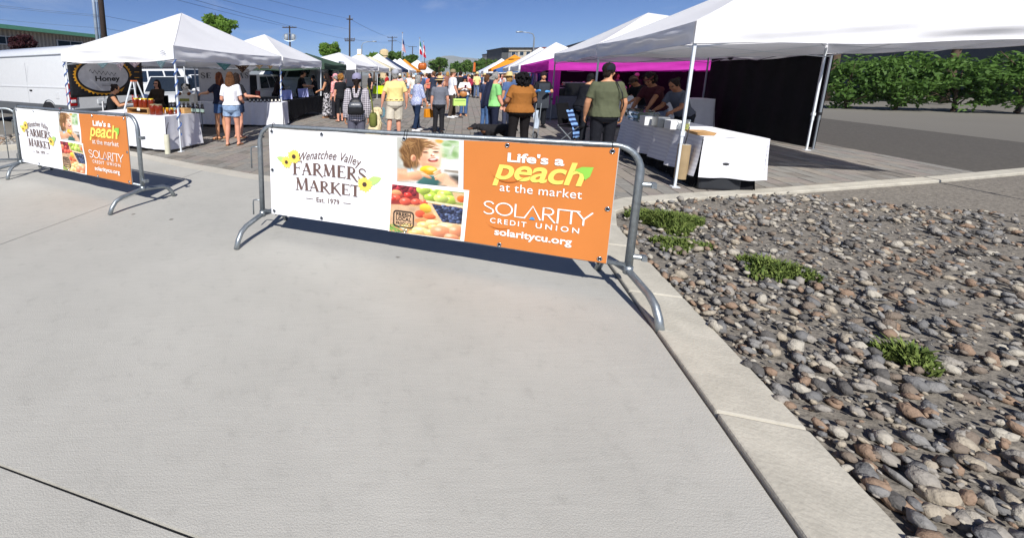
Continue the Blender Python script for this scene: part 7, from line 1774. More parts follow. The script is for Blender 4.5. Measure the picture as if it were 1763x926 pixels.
def cargo_van():
    f = Vector((-.86, .51, 0)); r = Vector((.51, .86, 0)); L, W, H = 7.2, 2.06, 2.48
    c = Vector((-8.12, 12.0, 0)) + f * L / 2 + r * W / 2
    t = thing('cargo_van', 'tall white cargo van parked behind the honey stall', 'van', c, math.atan2(-f.x, f.y))
    m = MB(); w = W / 2
    skin_sections(m, [(-L / 2, sect(w - .06, .50, H - .06, .27, .04, .12)), (-L / 2 + .06, sect(w, .46, H, .30, .05, .12)), (1.7, sect(w, .46, H, .30, .05, .12)), (2.15, sect(w, .46, H - .12, .2, .05, .14)), (2.8, sect(w, .46, 1.42, .16, .05, .10)), (3.45, sect(w - .05, .46, 1.22, .16, .05, .08)), (3.6, sect(w - .14, .5, 1.0, .14, .05, .05))])
    b = m.build('body', car_w, t, smooth=True); autosmooth(b, 28)
    m = MB(); m.box((0, -.05, .40), (W - .03, L - .25, .24)); m.build('underbody', dark_in, t)
    for sx in (-1, 1):
        m = MB(); m.box((sx * (w + .003), -.15, .60), (.03, L - .5, .24)); bevel(m.build('side_cladding', clad, t), .01)
        m = MB(); m.box((sx * (w + .004), -.35, 1.24), (.018, L - 1.1, .05)); bevel(m.build('belt_crease', car_w, t), .008)
        m = MB(); m.box((sx * (w - .096), -.3, H - .27), (.02, L - 1.5, .022)); m.build('roof_channel', seam_m, t)
        for y in (-1.05,): m = MB(); m.box((sx * (w + .000), y, 1.35), (.006, .007, 1.25)); m.build('panel_seam', seam_m, t)
        for y in (-2.35, 2.6):
            m = MB(); m.lathe([(.46, -.02), (.46, .02), (.36, .02), (.36, -.02)], 28, (sx * (w + .004), y, .40), Matrix.Rotation(math.pi / 2, 3, 'Y'), cap=False); m.build('wheel_arch', clad, t)
            m = MB(); m.lathe([(.01, -.06), (.40, -.06), (.40, .012), (.01, .012)], 28, (sx * (w + .002), y, .40), Matrix.Rotation(math.pi / 2, 3, 'Y'), cap=False); m.build('arch_hollow', dark_in, t)
            wheel(t, sx * (w - .02), y, .35, .20)
        m = MB(); m.box((sx * (w - .075), -L / 2 + .04, 1.03), (.22, .16, .66)); tl = m.build('tail_lamp', red_l, t); bevel(tl, .03, 3)
        for z in (.84, 1.0): m = MB(); m.box((sx * (w - .075), -L / 2 + .025, z), (.15, .16, .10)); bevel(m.build('reversing_lamp', clear_l, tl), .02)
        m = MB(); m.box((sx * .48, -L / 2 - .004, 1.45), (.88, .012, 1.7)); d = m.build('rear_door', car_w, t); bevel(d, .006)
        m = MB(); m.box((sx * .46, -L / 2 - .014, 1.82), (.66, .012, .62)); bevel(m.build('window', glass_k, d), .03)
    for y, z, sz, nm in ((-1.25, 1.12, (.02, .16, .05), 'door_handle'), (-2.9, 1.0, (.012, .2, .2), 'fuel_door'), (-3.0, .60, (.04, .14, .05), 'side_marker')):
        m = MB(); m.box((-(w + .006), y, z), sz); bevel(m.build(nm, red_l if nm == 'side_marker' else (black_plastic if nm == 'door_handle' else car_w), t), .006)
    m = MB(); m.box((0, -L / 2 - .03, .52), (W - .1, .16, .20)); bevel(m.build('bumper', clad, t), .04)
    m = MB(); m.box((0, -L / 2 - .02, .80), (.52, .03, .13)); m.build('plate', clear_l, t)
    m = MB(); m.prism([(1.90, 2.22), (2.72, 1.48), (2.74, 1.50), (1.92, 2.24)], -w + .2, w - .2, 'x'); m.build('windscreen', glass_k, t)
cargo_van()
def car(label, loc, rz, L=4.6, W=1.84, H=1.66, kind='suv', paint=None, open_hatch=False, group='white cars parked behind the stalls'):
    t = thing('parked_car', label, 'car', loc, rz, group); w = W / 2; paint = paint or car_w
    belt = H * .60; hood = belt - .03
    m = MB(); Y0, Y1 = -L / 2, L / 2
    if kind == 'van': Yw = Y1 - .9; roof0 = Y0 + .05; roof1 = Y1 - 1.5
    else: Yw = Y1 - 1.25; roof0 = Y0 + (.35 if kind == 'suv' else .95); roof1 = Y1 - 2.05
    skin_sections(m, [(Y0, sect(w - .10, .38, belt - .05, .10, .05, .03)), (Y0 + .12, sect(w, .30, belt, .10, .06, .03)), (Yw, sect(w, .30, belt, .10, .06, .03)), (Y1 - .35, sect(w - .03, .30, hood - .10, .14, .06, .04)), (Y1 - .05, sect(w - .12, .34, hood - .24, .12, .06, .04)), (Y1, sect(w - .2, .40, hood - .34, .08, .05, .03))])
    b = m.build('body', paint, t, smooth=True); autosmooth(b, 30)
    yb0, yb1 = Y0 + .06, Yw; tw = w - .20; bw_ = w - .045
    cab = [(-bw_, yb0, belt - .02), (bw_, yb0, belt - .02), (bw_, yb1, belt - .02), (-bw_, yb1, belt - .02), (-tw, roof0, H - .03), (tw, roof0, H - .03), (tw, roof1, H - .03), (-tw, roof1, H - .03)]
    m = MB(); m.add(cab, [(3, 2, 1, 0), (4, 5, 6, 7), (0, 1, 5, 4), (1, 2, 6, 5), (2, 3, 7, 6), (3, 0, 4, 7)]); cb = m.build('cabin', paint, t); bevel(cb, .06, 3)
    def pane(a, b_, c, d, nm, mt=glass_k, inset=.10, lift=.008):
        P = [Vector(cab[k]) for k in (a, b_, c, d)]; ce = sum(P, Vector()) / 4; n = (P[1] - P[0]).cross(P[3] - P[0]).normalized()
        if n.dot(ce - Vector((0, 0, H * .8))) < 0: n = -n
        Q = [p.lerp(ce, inset) + n * lift for p in P]; mm = MB(); mm.add(Q + [q - n * .02 for q in Q], [(0, 1, 2, 3), (0, 4, 5, 1), (1, 5, 6, 2), (2, 6, 7, 3), (3, 7, 4, 0)]); return mm.build(nm, mt, t)
    pane(3, 2, 6, 7, 'windscreen'); pane(0, 1, 5, 4, 'rear_window', dark_in if open_hatch else glass_k)
    for a, b_, c, d in ((1, 2, 6, 5), (3, 0, 4, 7)):
        P = [Vector(cab[k]) for k in (a, b_, c, d)]
        n = Vector((1 if P[0].x > 0 else -1, 0, .25)).normalized()
        for u0, u1 in ((.06, .34), (.37, .64), (.67, .93)):
            lo0, lo1, hi0, hi1 = P[0].lerp(P[1], u0), P[0].lerp(P[1], u1), P[3].lerp(P[2], u0), P[3].lerp(P[2], u1)
            Q = [lo0.lerp(hi0, .12), lo1.lerp(hi1, .12), lo1.lerp(hi1, .86), lo0.lerp(hi0, .86)]; mm = MB(); mm.add([q + n * .012 for q in Q] + [q - n * .01 for q in Q], [(0, 1, 2, 3), (0, 4, 5, 1), (1, 5, 6, 2), (2, 6, 7, 3), (3, 7, 4, 0)]); mm.build('window', glass_k, t)
    for sx in (-1, 1):
        for y in (Y0 + .85, Y1 - .95): wheel(t, sx * (w - .10), y)
        m = MB(); m.box((sx * (w - .16), Y1 - .10, hood - .24), (.34, .16, .14)); bevel(m.build('headlight', clear_l, t), .04, 3)
        m = MB(); m.box((sx * (w - .12), Y0 + .04, belt - .16), (.22, .14, .26)); bevel(m.build('tail_lamp', red_l, t), .03, 3)
        m = MB(); m.ell((sx * (w + .09), yb1 - .30, belt + .06), (.10, .05, .07), 10, 6); m.build('mirror', paint, t, smooth=True)
    m = MB(); m.box((0, Y1 - .03, .52), (W * .62, .10, .20)); bevel(m.build('grille', black_plastic, t), .02)
    if open_hatch:
        m = MB(); m.box((0, Y0 - .02, .82), (W - .36, .10, .62)); m.build('boot_opening', dark_in, t)
        m = MB(); m.box((0, Y0 - .26, H + .14), (W - .30, 1.0, .05), rot=Matrix.Rotation(.25, 3, 'X')); bevel(m.build('tailgate', paint, t), .02)
    return t
p = on(296, 17.2); car('white car with a wide dark windscreen facing the seated vendor', p, math.radians(196), kind='sedan', H=1.58)
p = on(307, 22.0); car('tall white minivan parked behind the windscreen car', p, math.radians(250), L=5.0, H=1.95, kind='van')
p = on(352, 21.5); car('white car behind the grey stall sign', p, math.radians(215))
p = on(452, 19.2); car('white hatchback with its tailgate raised behind the white table', p, math.radians(-12), open_hatch=True)
p = on(507, 22.5); vn = car('white passenger van with dark windows behind the black table', p, math.radians(80), L=5.4, W=2.0, H=2.35, kind='van')
for i, (c, n) in enumerate((('b3262c', 'red'), ('e8e8e8', 'white'), ('2a3d78', 'blue'))):
    m = MB(); m.box((-1.012, -2.2 + .28 * i, 1.15), (.012, .26, .8)); m.build('wrap_panel', M(n + ' vehicle wrap', c, rough=.3, var=.05), vn)
# ================================================================== buildings
def quad_wall(m, a, b, z0, z1, th=.3):
    a, b = V2(a), V2(b); d = (b - a).normalized(); n = Vector((d.y, -d.x, 0)) * th
    m.prism([(a.x, a.y), (b.x, b.y), (b.x - n.x, b.y - n.y), (a.x - n.x, a.y - n.y)], z0, z1, 'z')
def metal_hall():
    a = on(0, 34); b = on(205, 46); d = (b - a).normalized(); a = a - d * 26; b = b + d * 22; L = (b - a).length
    t = thing('metal_building', 'long corrugated metal building with a green roof edge behind the van', 'building', a, math.atan2(d.y, d.x))
    wallm = M('tan corrugated steel', '9a938a', rough=.5, var=.08, metal=.2); Hh = hz(47, 34.0)
    m = MB(); m.box((L / 2, 3.0, Hh / 2), (L, 6, Hh)); m.build('wall', wallm, t)
    ribs = MB()
    for i in range(int(L / .36)): ribs.prism([(i * .36 + .02, -.06), (i * .36 + .12, -.06), (i * .36 + .17, 0.01), (i * .36 - .03, 0.01)], 0, Hh - .02, 'z')
    tag(ribs.build('corrugation', M('pale rib steel', 'b9b2a6', rough=.5, var=.06), t, fix=False), kind='stuff')  # ribs coloured paler than the wall: light on the ridges put into the tone
    m = MB(); m.prism([(-1.15, Hh - .02), (6.6, Hh + .02), (6.6, Hh + .16), (-1.15, Hh + .12)], -.4, L + .4, 'x'); m.build('roof', M('grey green roof', '8fa79a', rough=.5, var=.1), t)
    m = MB(); m.box((L / 2, -1.19, Hh + .04), (L + .8, .08, .32)); m.build('roof_edge', M('green trim', '7cc49b', rough=.5, var=.08), t)
    m = MB(); m.box((L / 2, -.58, Hh - .06), (L, 1.1, .05)); m.build('soffit', wallm, t)
    def win(px0, px1, y0, y1):
        # along the wall: solve for the position seen at each column
        def s_at(px):
            k = (px - 600) / F; A, D = a, d
            return (k * _c * A.y - A.x + k * 0.0) / (D.x - k * _c * D.y)
        s0, s1 = s_at(px0), s_at(px1); dep = (a + d * (s0 + s1) / 2).y; z0, z1 = hz(y1, dep), hz(y0, dep)
        m = MB(); m.box(((s0 + s1) / 2, -.10, (z0 + z1) / 2), (s1 - s0 + .16, .08, z1 - z0 + .16)); f_ = m.build('window', M('white window frame', 'c9cdd0', rough=.4, var=.03), t)
        for k in range(2):
            m = MB(); w = (s1 - s0) / 2; m.box((s0 + w * (k + .5), -.145, (z0 + z1) / 2), (w - .08, .012, z1 - z0)); m.build('pane', M('tinted glass', '1d3240', rough=.08, var=.05, spec=.8), f_)
    win(-45, -8, 62, 73); win(0, 33, 64, 76); win(104, 146, 72, 84); win(225, 262, 84, 95)
    m = MB(); m.box((-0.0 + (b - a).length * .62, -.6, hz(78, 42)), (1.0, .9, .8)); m.build('air_unit', plastic_w, t)
metal_hall()
beige = M('beige render', 'b3a894', rough=.85, var=.08, vs=.5); dgrey = M('dark grey cladding', '4a4c4e', rough=.7, var=.1, vs=.5); mgrey = M('mid grey cladding', '77787a', rough=.7, var=.1, vs=.5); brickr = M('red brick cladding', '7a4035', rough=.85, var=.2, vs=2); fascia = M('charcoal fascia', '2c2e31', rough=.6, var=.1); wing_g = M('blue grey glazing', '2f3f50', rough=.12, var=.2, vs=.3, spec=.7); wfr = M('pale window trim', 'c5c5c2', rough=.6, var=.04)
def windows(t, x0, x1, nx, zs, y, w, h, glass=None, head=True):
    for z in zs:
        for i in range(nx):
            x = x0 + (x1 - x0) * (i + .5) / nx
            m = MB(); m.box((x, y - .04, z), (w + .24, .10, h + .24)); f_ = m.build('window', wfr, t)
            m = MB(); m.box((x, y - .095, z), (w, .02, h)); m.build('pane', glass or wing_g, f_)
            if head: m = MB(); m.box((x, y - .16, z + h / 2 + .32), (w + .7, .34, .18)); m.build('awning', wfr, f_)
def apartments():
    D = 185; o = on(862, D); t = thing('apartment_block', 'flat-roofed grey and beige apartment block above the right row of canopies', 'building', o)
    X = lambda px: on(px, D).x - o.x; top = hz(83.5, D)
    for nm, p0, p1, mt, y0, tp in (('wall', 862, 872.5, dgrey, .6, top), ('wall', 872.5, 888, mgrey, 0.0, top - 1.4), ('wall', 888, 911, beige, -.3, top - 1.4), ('wall', 911, 926, mgrey, .5, top - .2), ('wall', 926, 942, brickr, .2, top + .5), ('wall', 942, 966, dgrey, .5, top - .3)):
        m = MB(); m.box(((X(p0) + X(p1)) / 2, y0 + 10, tp / 2), (X(p1) - X(p0), 20, tp)); m.build(nm, mt, t)
    m = MB(); m.box(((X(872.5) + X(911)) / 2, 9.6, top - .72), (X(911) - X(872.5), 20.2, 1.40)); m.build('parapet', beige, t)
    m = MB(); m.box(((X(860) + X(914)) / 2, 9.4, top + .12), (X(914) - X(860), 21.4, .32)); m.build('roof', fascia, t)
    z1 = hz(92.5, D)
    windows(t, X(876), X(886), 1, (z1, z1 - 3.1, z1 - 6.2), .0, 1.6, 1.7); windows(t, X(889), X(911), 2, (z1, z1 - 3.1, z1 - 6.2), -.3, 1.6, 1.7); windows(t, X(912), X(926), 2, (z1, z1 - 3.1), .5, 1.2, 1.5, head=False); windows(t, X(944), X(965), 3, (z1 + .6, z1 - 2.6), .5, 1.5, 1.6, head=False)
    D2 = 200; o2 = on(847, D2); t2 = thing('apartment_block', 'smaller pale block left of the grey and beige one', 'building', o2); X2 = lambda px: on(px, D2).x - o2.x; tp = hz(92.5, D2)
    m = MB(); m.box((X2(855.0), 8, tp / 2), (X2(864) - X2(847), 16, tp)); m.build('wall', M('pale render', 'b9b4aa', rough=.85, var=.06, vs=.5), t2)
    m = MB(); m.box((X2(855), 7.8, tp + .1), (X2(864.5) - X2(846), 17, .5)); m.build('roof', fascia, t2)
    windows(t2, X2(850), X2(860), 2, (hz(100, D2), hz(100, D2) - 3.2), 0, 1.3, 1.7, head=False)
    # the long wing that runs beside the market, towards the camera
    A = LA(40.5, 212); t3 = thing('long_building', 'long dark building with a straight roofline along the right side', 'building', A, math.atan2(-LANE.y, -LANE.x)); Lw = 200; tp = 12.5
    m = MB(); m.box((Lw / 2, 8.0, tp / 2), (Lw, 16, tp)); m.build('wall', M('dark slate cladding', '55585b', rough=.7, var=.1, vs=.3), t3)
    m = MB(); m.box((Lw / 2, 7.2, tp + .1), (Lw + 1, 18.2, .9)); m.build('roof', fascia, t3)
    n = 50
    for i in range(n):
        x = 2 + (Lw - 4) * (i + .5) / n
        for z in (10.3, 6.6):
            m = MB(); m.box((x, -.04, z), (2.7, .12, 2.3)); f_ = m.build('window', fascia, t3)
            for q in (-.66, .66): m = MB(); m.box((x + q, -.11, z), (1.2, .02, 2.0)); m.build('pane', wing_g, f_)
apartments()
# ================================================================== trees
bark = M('bark', '5a4a3b', rough=.95, var=.35, vs=8, bump=.8, bs=20)
def leafmat(name, c1, c2):
    m = M(name, c1, rough=.6, var=.3, vs=.9, col2=c2, spec=.25, detail=3); nt = m.node_tree
    tr_ = nt.nodes.new('ShaderNodeBsdfTranslucent'); tr_.inputs['Color'].default_value = (*[min(1, q * 1.8) for q in lin(c1)], 1); mx = nt.nodes.new('ShaderNodeMixShader'); mx.inputs['Fac'].default_value = .3
    nt.links.new(nt.nodes['Principled BSDF'].outputs[0], mx.inputs[1]); nt.links.new(tr_.outputs[0], mx.inputs[2]); nt.links.new(mx.outputs[0], nt.nodes['Material Output'].inputs['Surface']); return m
leaf_a = leafmat('bright green leaves', '76953c', '516f2e'); leaf_b = leafmat('mid green leaves', '64803a', '445f2b'); leaf_c = leafmat('deep green leaves', '5c7a38', '42602a'); leaf_r = leafmat('burgundy leaves', '4a262a', '33191f')
def tree(label, px, depth, x0, x1, ytop, ybot, mat, n=1500, ls=.22, seed=1, group='trees beyond the market', cat='tree', name='tree', spread=1.0):
    rg = np.random.default_rng(seed); o = on(px, depth); t = thing(name, label, cat, o, 0, group)
    rx = (on(x1, depth).x - on(x0, depth).x) / 2; cx = on((x0 + x1) / 2, depth).x - o.x; zt, zb = hz(ytop, depth), hz(ybot, depth); H = zt; hgt = max(zt - zb, 1.5)
    m = MB(); tr = max(.08, .035 * H)
    m.tube([(0, 0, 0), (.02 * H, 0, zb * .5), (cx * .6, .02, zb + hgt * .3), (cx, 0, zb + hgt * .7)], [tr, tr * .8, tr * .55, tr * .15], 8)
    ends = []
    for k in range(7):
        a = k * 2.4 + seed; st = Vector((cx * .5, 0, zb + hgt * (.05 + .07 * k))); en = st + Vector((math.cos(a) * rx * .75, math.sin(a) * rx * .75, hgt * (.22 + .04 * k)))
        m.tube([st, st.lerp(en, .5) + Vector((0, 0, .1)), en], [tr * .4, tr * .28, tr * .08], 5); ends.append(en)
    m.build('trunk', bark, t, smooth=True)
    ncl = 44; cl = []
    for k in range(ncl):
        v = rg.normal(0, 1, 3); v /= np.linalg.norm(v); rr = .30 + .55 * rg.random() ** .6
        cl.append((np.array([cx, 0, (zt + zb) / 2]) + v * np.array([rx, rx, hgt / 2]) * rr * np.array([1, 1, .98]), rg.uniform(.20, .36) * min(rx, hgt / 2) * spread))
    idx = rg.integers(0, ncl, n); C = np.array([cl[i][0] for i in idx]); R = np.array([cl[i][1] for i in idx])[:, None]
    v = rg.normal(0, 1, (n, 3)); v /= np.linalg.norm(v, axis=1)[:, None]; P = C + v * R * (rg.random((n, 1)) ** .35) * np.array([1.15, 1.15, .9])
    a = rg.normal(0, 1, (n, 3)); a /= np.linalg.norm(a, axis=1)[:, None]; b = np.cross(a, rg.normal(0, 1, (n, 3))); b /= np.linalg.norm(b, axis=1)[:, None]
    s = ls * rg.uniform(.6, 1.3, (n, 1)); V = np.stack([P - a * s, P - b * s * .45, P + a * s, P + b * s * .45], 1).reshape(-1, 3)
    me = bpy.data.meshes.new('crown'); me.from_pydata(V.tolist(), [], [(4 * i, 4 * i + 1, 4 * i + 2, 4 * i + 3) for i in range(n)]); me.materials.append(mat); me.update()
    tag(link('crown', me, t), kind='stuff')
tree('round bright green tree rising behind the honey stall roof', 384, 30, 346, 418, 23, 74, leaf_a, 5200, .15, 3)
tree('small round green tree beyond the second canopy', 568, 46, 547, 590, 69, 103, leaf_a, 3400, .17, 5)
tree('low green tree left of the cream tower', 643, 72, 627, 660, 90, 112, leaf_a, 1800, .24, 6)
tree('dark green tree right of the cream tower', 681, 76, 665, 697, 86, 114, leaf_b, 2000, .26, 7)
tree('dark green tree behind the striped flag', 707, 80, 694, 720, 93, 114, leaf_b, 1600, .26, 8)
tree('wide green tree under the hill', 754, 95, 736, 774, 97, 126, leaf_b, 2400, .28, 9)
for i, (px, x0, x1, yt, m_) in enumerate(((783, 772, 796, 106, leaf_c), (800, 788, 815, 102, leaf_b), (818, 804, 832, 101, leaf_c), (834, 821, 849, 97, leaf_b), (850, 838, 864, 101, leaf_b), (872, 860, 886, 103, leaf_b))):
    tree(['dark shrubby tree right under the hill', 'green tree left of the rust flag', 'darker tree behind the rust flag', 'tallest green tree beside the pale block', 'green tree under the pale block', 'green tree at the foot of the apartment block'][i], px, 100 + 3 * i, x0, x1, yt, 127, m_, 1700, .30, 20 + i)
tree('burgundy shrub against the corrugated wall', 53, 29, 33, 74, 61, 92, leaf_r, 2600, .13, 31, None, 'shrub', 'shrub')
for i, (px, d, x0, x1, yt, yb) in enumerate(((1420, 26, 1370, 1480, -60, 60), (1620, 24, 1560, 1700, -40, 70), (1760, 30, 1700, 1840, -10, 80))):
    tree(['street tree past the right edge canopy', 'second street tree past the right edge canopy', 'third street tree past the right edge canopy'][i], px, d, x0, x1, yt, yb, leaf_b, 3400, .2, 41 + i)
for i, (px, d, x0, x1, yt) in enumerate(((1455, 21, 1405, 1500, 92), (1540, 20, 1490, 1590, 84), (1640, 19, 1580, 1700, 90), (1750, 18, 1690, 1815, 80))):
    tree(['first', 'second', 'third', 'fourth'][i] + ' rounded bush along the car park edge, counted from the black side wall', px, d, x0, x1, yt, 190, leaf_c, 3000, .12, 61 + i, 'bushes along the car park edge', 'bush', 'bush')
# ================================================================== poles, lamps, wires and flags
polew = M('dark pole wood', '3a2f28', rough=.95, var=.35, vs=10, bump=.6, bs=30); zinc = M('zinc conduit', 'a9b6c2', rough=.4, metal=.4, var=.1)
def pole(label, px, depth, ytop, arms=(), r=.14, ztop=None, trafo=None, conduit=False, group='wooden utility poles'):
    o = on(px, depth); zt = ztop or hz(ytop, depth); t = thing('utility_pole', label, 'pole', o, 0, group)
    m = MB(); m.tube([(0, 0, -.1), (0, 0, zt)], [r, r * .72], 10); m.build('post', polew, t, smooth=True)
    for y, w in arms:
        z = hz(y, depth); m = MB(); m.box((0, -.12, z), (w, .1, .12)); a_ = m.build('crossarm', polew, t)
        for q in (-.45, -.2, .2, .45): m = MB(); m.lathe([(.04, 0), (.05, .08), (.02, .16)], 8, (q * w, -.12, z + .06)); m.build('insulator', M('grey insulator', '8a8f96', rough=.3, var=.1), a_)
    if trafo:
        z = hz(trafo, depth)
        for q in (-.5, .5): m = MB(); m.lathe([(.25, 0), (.30, .05), (.30, .75), (.2, .85)], 14, (q, -.05, z - .4)); m.build('transformer', M('transformer grey', '9aa0a4', rough=.5, var=.1), t, smooth=True)
        m = MB(); m.tube([(1.0 * math.cos(a), -.3, z + .55 * math.sin(a)) for a in [i * math.pi / 9 for i in range(18)]], .035, 5, closed=True); m.build('cable_loop', zinc, t)
    if conduit:
        for q, rr, mt in ((-.36, .085, zinc), (-.20, .04, M('blue grey conduit', '7f93ac', rough=.5, var=.1))): m = MB(); m.tube([(q, -.05, 0), (q, -.05, zt - .5)], rr, 8); m.build('conduit', mt, t, smooth=True)
        for z in (3, 5.5, 8): m = MB(); m.box((-.2, -.05, z), (.5, .06, .05)); m.build('bracket', zinc, t)
    return o, zt
PL = pole('near utility pole with a pale conduit beside the honey stall roof', 191, 23, 0, r=.17, ztop=10.5, conduit=True)
P2 = pole('utility pole with two transformers above the second canopy', 501, 60, 45, ((48, 2.0),), .15, trafo=65)
P3 = pole('tall utility pole with three crossarms over the left row', 602, 60, 27, ((34, .9), (68, 1.5), (71, 1.4)), .15)
P4 = pole('thinner distant utility pole left of the striped flag', 674, 110, 63, ((65, 2.6), (71, 2.2)), .17)
P5 = pole('distant utility pole between the flags', 709, 150, 80, ((81, 3),), .2)
P6 = pole('thin distant pole right of the red and white flag', 730, 120, 92, (), .12)
wirem = M('wire', '5a6676', rough=.6, var=0)
def wire(a, b, sag, label, r=.009):
    a, b = Vector(a), Vector(b); m = MB(); m.tube([a.lerp(b, k / 16) - Vector((0, 0, sag * 4 * (k / 16) * (1 - k / 16))) for k in range(17)], r, 4); o = m.build('overhead_wire', wirem, None); tag(o, label, 'wire', 'overhead wires')
def w3(px, y, d): p = on(px, d); return (p.x, p.y, hz(y, d))
wire(w3(191, 27, 23), w3(-60, -1, 20), .05, 'upper wire left of the near utility pole'); wire(w3(191, 29.5, 23), w3(-60, 2, 20), .05, 'second upper wire left of the near utility pole'); wire(w3(191, 49, 23), w3(-60, 25, 20), .05, 'lower wire left of the near utility pole')
wire(w3(191, 27, 23), w3(501, 86, 60), .1, 'upper wire from the near pole towards the second canopy'); wire(w3(191, 49, 23), w3(470, 92, 60), .1, 'lower wire from the near pole towards the second canopy')
wire(w3(186, -38, 23), w3(501, 47, 60), .15, 'wire from the near pole to the transformer pole', .014); wire(w3(185, -58, 23), w3(602, 51, 60), .2, 'wire from the near pole to the middle of the tall pole', .014); wire(w3(184, -82, 23), w3(602, 33, 60), .2, 'wire from the near pole to the top of the tall pole', .014); wire(w3(185, -50, 23), w3(596, 68, 60), .2, 'wire from the near pole to the crossarm of the tall pole', .014)
wire(w3(602, 33, 60), w3(674, 66, 110), .3, 'wire from the tall pole on to the thinner distant pole', .022); wire(w3(606, 68, 60), w3(676, 72, 110), .3, 'lower wire from the tall pole on to the thinner distant pole', .02); wire(w3(674, 66, 110), w3(709, 81, 150), .4, 'wire between the two distant poles', .03)
def lamp(label, px, depth, ytop, px2):
    o = on(px, depth); z = hz(ytop, depth); dx = on(px2, depth).x - o.x; t = thing('street_lamp', label, 'street lamp', o, 0, 'street lamps'); gl_ = M('lamp grey', '9aa3a8', rough=.4, metal=.4, var=.05)
    m = MB(); m.tube([(0, 0, 0), (0, 0, z - .5), (dx * .12, 0, z - .12), (dx * .45, 0, z + .02), (dx, 0, z + .10)], [.10, .07, .05, .045, .04], 8); m.build('mast', gl_, t, smooth=True)
    m = MB(); m.loft([((dx * 1.12, 0, z + .03), .36, .13), ((dx * 1.12, 0, z + .12), .38, .14), ((dx * 1.12, 0, z + .17), .25, .09)], 12); m.build('lamp_head', gl_, t, smooth=True)
lamp('street lamp with its arm to the left above the right row', 913, 44, 57, 890); lamp('street lamp with its arm to the right behind the narrow stall flag', 622.5, 62, 73, 641)
def flag(label, px, depth, ytop, yf0, yf1, bands, group='flags on tall poles'):
    o = on(px, depth); zt = hz(ytop, depth); t = thing('flag_pole', label, 'flag', o, 0, group); m = MB(); m.tube([(0, 0, 0), (0, 0, zt)], [.07, .04], 8); m.build('pole', M('flag pole', 'c9ced2', rough=.35, metal=.3, var=.03), t, smooth=True); m = MB(); m.ell((0, 0, zt), .10, 8, 6); m.build('finial', M('gold finial', 'b08a3a', rough=.3, metal=.8, var=0), t, smooth=True)
    z0, z1 = hz(yf0, depth), hz(yf1, depth); w = .62
    for u0, u1, v0, v1, mt in bands:
        m = MB()
        def fn(u, v):
            uu = u0 + (u1 - u0) * u; vv = v0 + (v1 - v0) * v
            return (.04 + w * uu * (.55 + .45 * vv) * (1 if label.find('striped') < 0 else -1), .16 * math.sin(uu * 7 + vv * 2.5), z0 + (z1 - z0) * vv - .7 * uu * (1 - vv) - .35 * uu)
        m.grid(fn, 8, 6); o2 = m.build('flag_cloth', mt, t, smooth=True, fix=False)
fr, fw, fb, fg = cloth('flag red', 'b81f35'), cloth('flag white', 'e6e6e6'), cloth('flag blue', '2c3566'), cloth('flag green', '1f7a58')
flag('flag with red and white stripes and a blue corner', 691, 75, 57, 65, 88, [(0, 1, 0, .42, fb)] + [(k / 7, (k + 1) / 7, .42, 1, fr if k % 2 == 0 else fw) for k in range(7)])
flag('green, white and red flag on a tall pole', 720.5, 85, 66, 69, 93, [(0, 1, 0, .40, fg), (0, 1, .40, .62, fw), (0, 1, .62, 1, fr)])
flag('red and white flag behind the green one', 727, 88, 72, 75, 98, [(0, 1, 0, .34, fr), (0, .35, .34, .66, fw), (.35, .65, .34, .66, fr), (.65, 1, .34, .66, fw), (0, 1, .66, 1, fr)])
tw_ = thing('cream_tower', 'pale cream tower top above the trees', 'tower', on(660.5, 150)); z = hz(85, 150); m = MB(); m.loft([((0, 0, 0), 1.5, 1.5), ((0, 0, z - 2.6), 1.4, 1.4), ((0, 0, z - 2.2), 1.7, 1.7), ((0, 0, z - .6), 1.6, 1.6), ((0, 0, z), .7, .7)], 14, None, 3); m.build('tower_body', M('cream stone', 'c9b48c', rough=.9, var=.15, vs=1), tw_); m = MB(); m.tube([(0, 0, z), (0, 0, z + 1.0)], .08, 6); m.build('spike', zinc, tw_)
drape(T3[0], on(536, 21.2)[:2], on(566, 21.0)[:2], .75, 2.0, cloth('grey side wall', 'a3a6ae', var=.06), folds=3, amp=.04)
drape(T4[0], (-2.6, 26.5), (.6, 27.8), .2, 2.0, MATS['grey side wall'], folds=4, amp=.04)

# ================================================================== summer haze over the valley
hzm = bpy.data.materials.new('valley haze'); hzm.use_nodes = True
_n = hzm.node_tree.nodes; _n.clear(); _v = _n.new('ShaderNodeVolumePrincipled'); _o = _n.new('ShaderNodeOutputMaterial')
_v.inputs['Color'].default_value = (.76, .88, 1.0, 1); _v.inputs['Density'].default_value = .00016; _v.inputs['Anisotropy'].default_value = 0.0
hzm.node_tree.links.new(_v.outputs[0], _o.inputs['Volume'])
m = MB(); m.box((0, 1500, 110), (9000, 5400, 224)); o = m.build('haze', hzm); tag(o, kind='stuff')
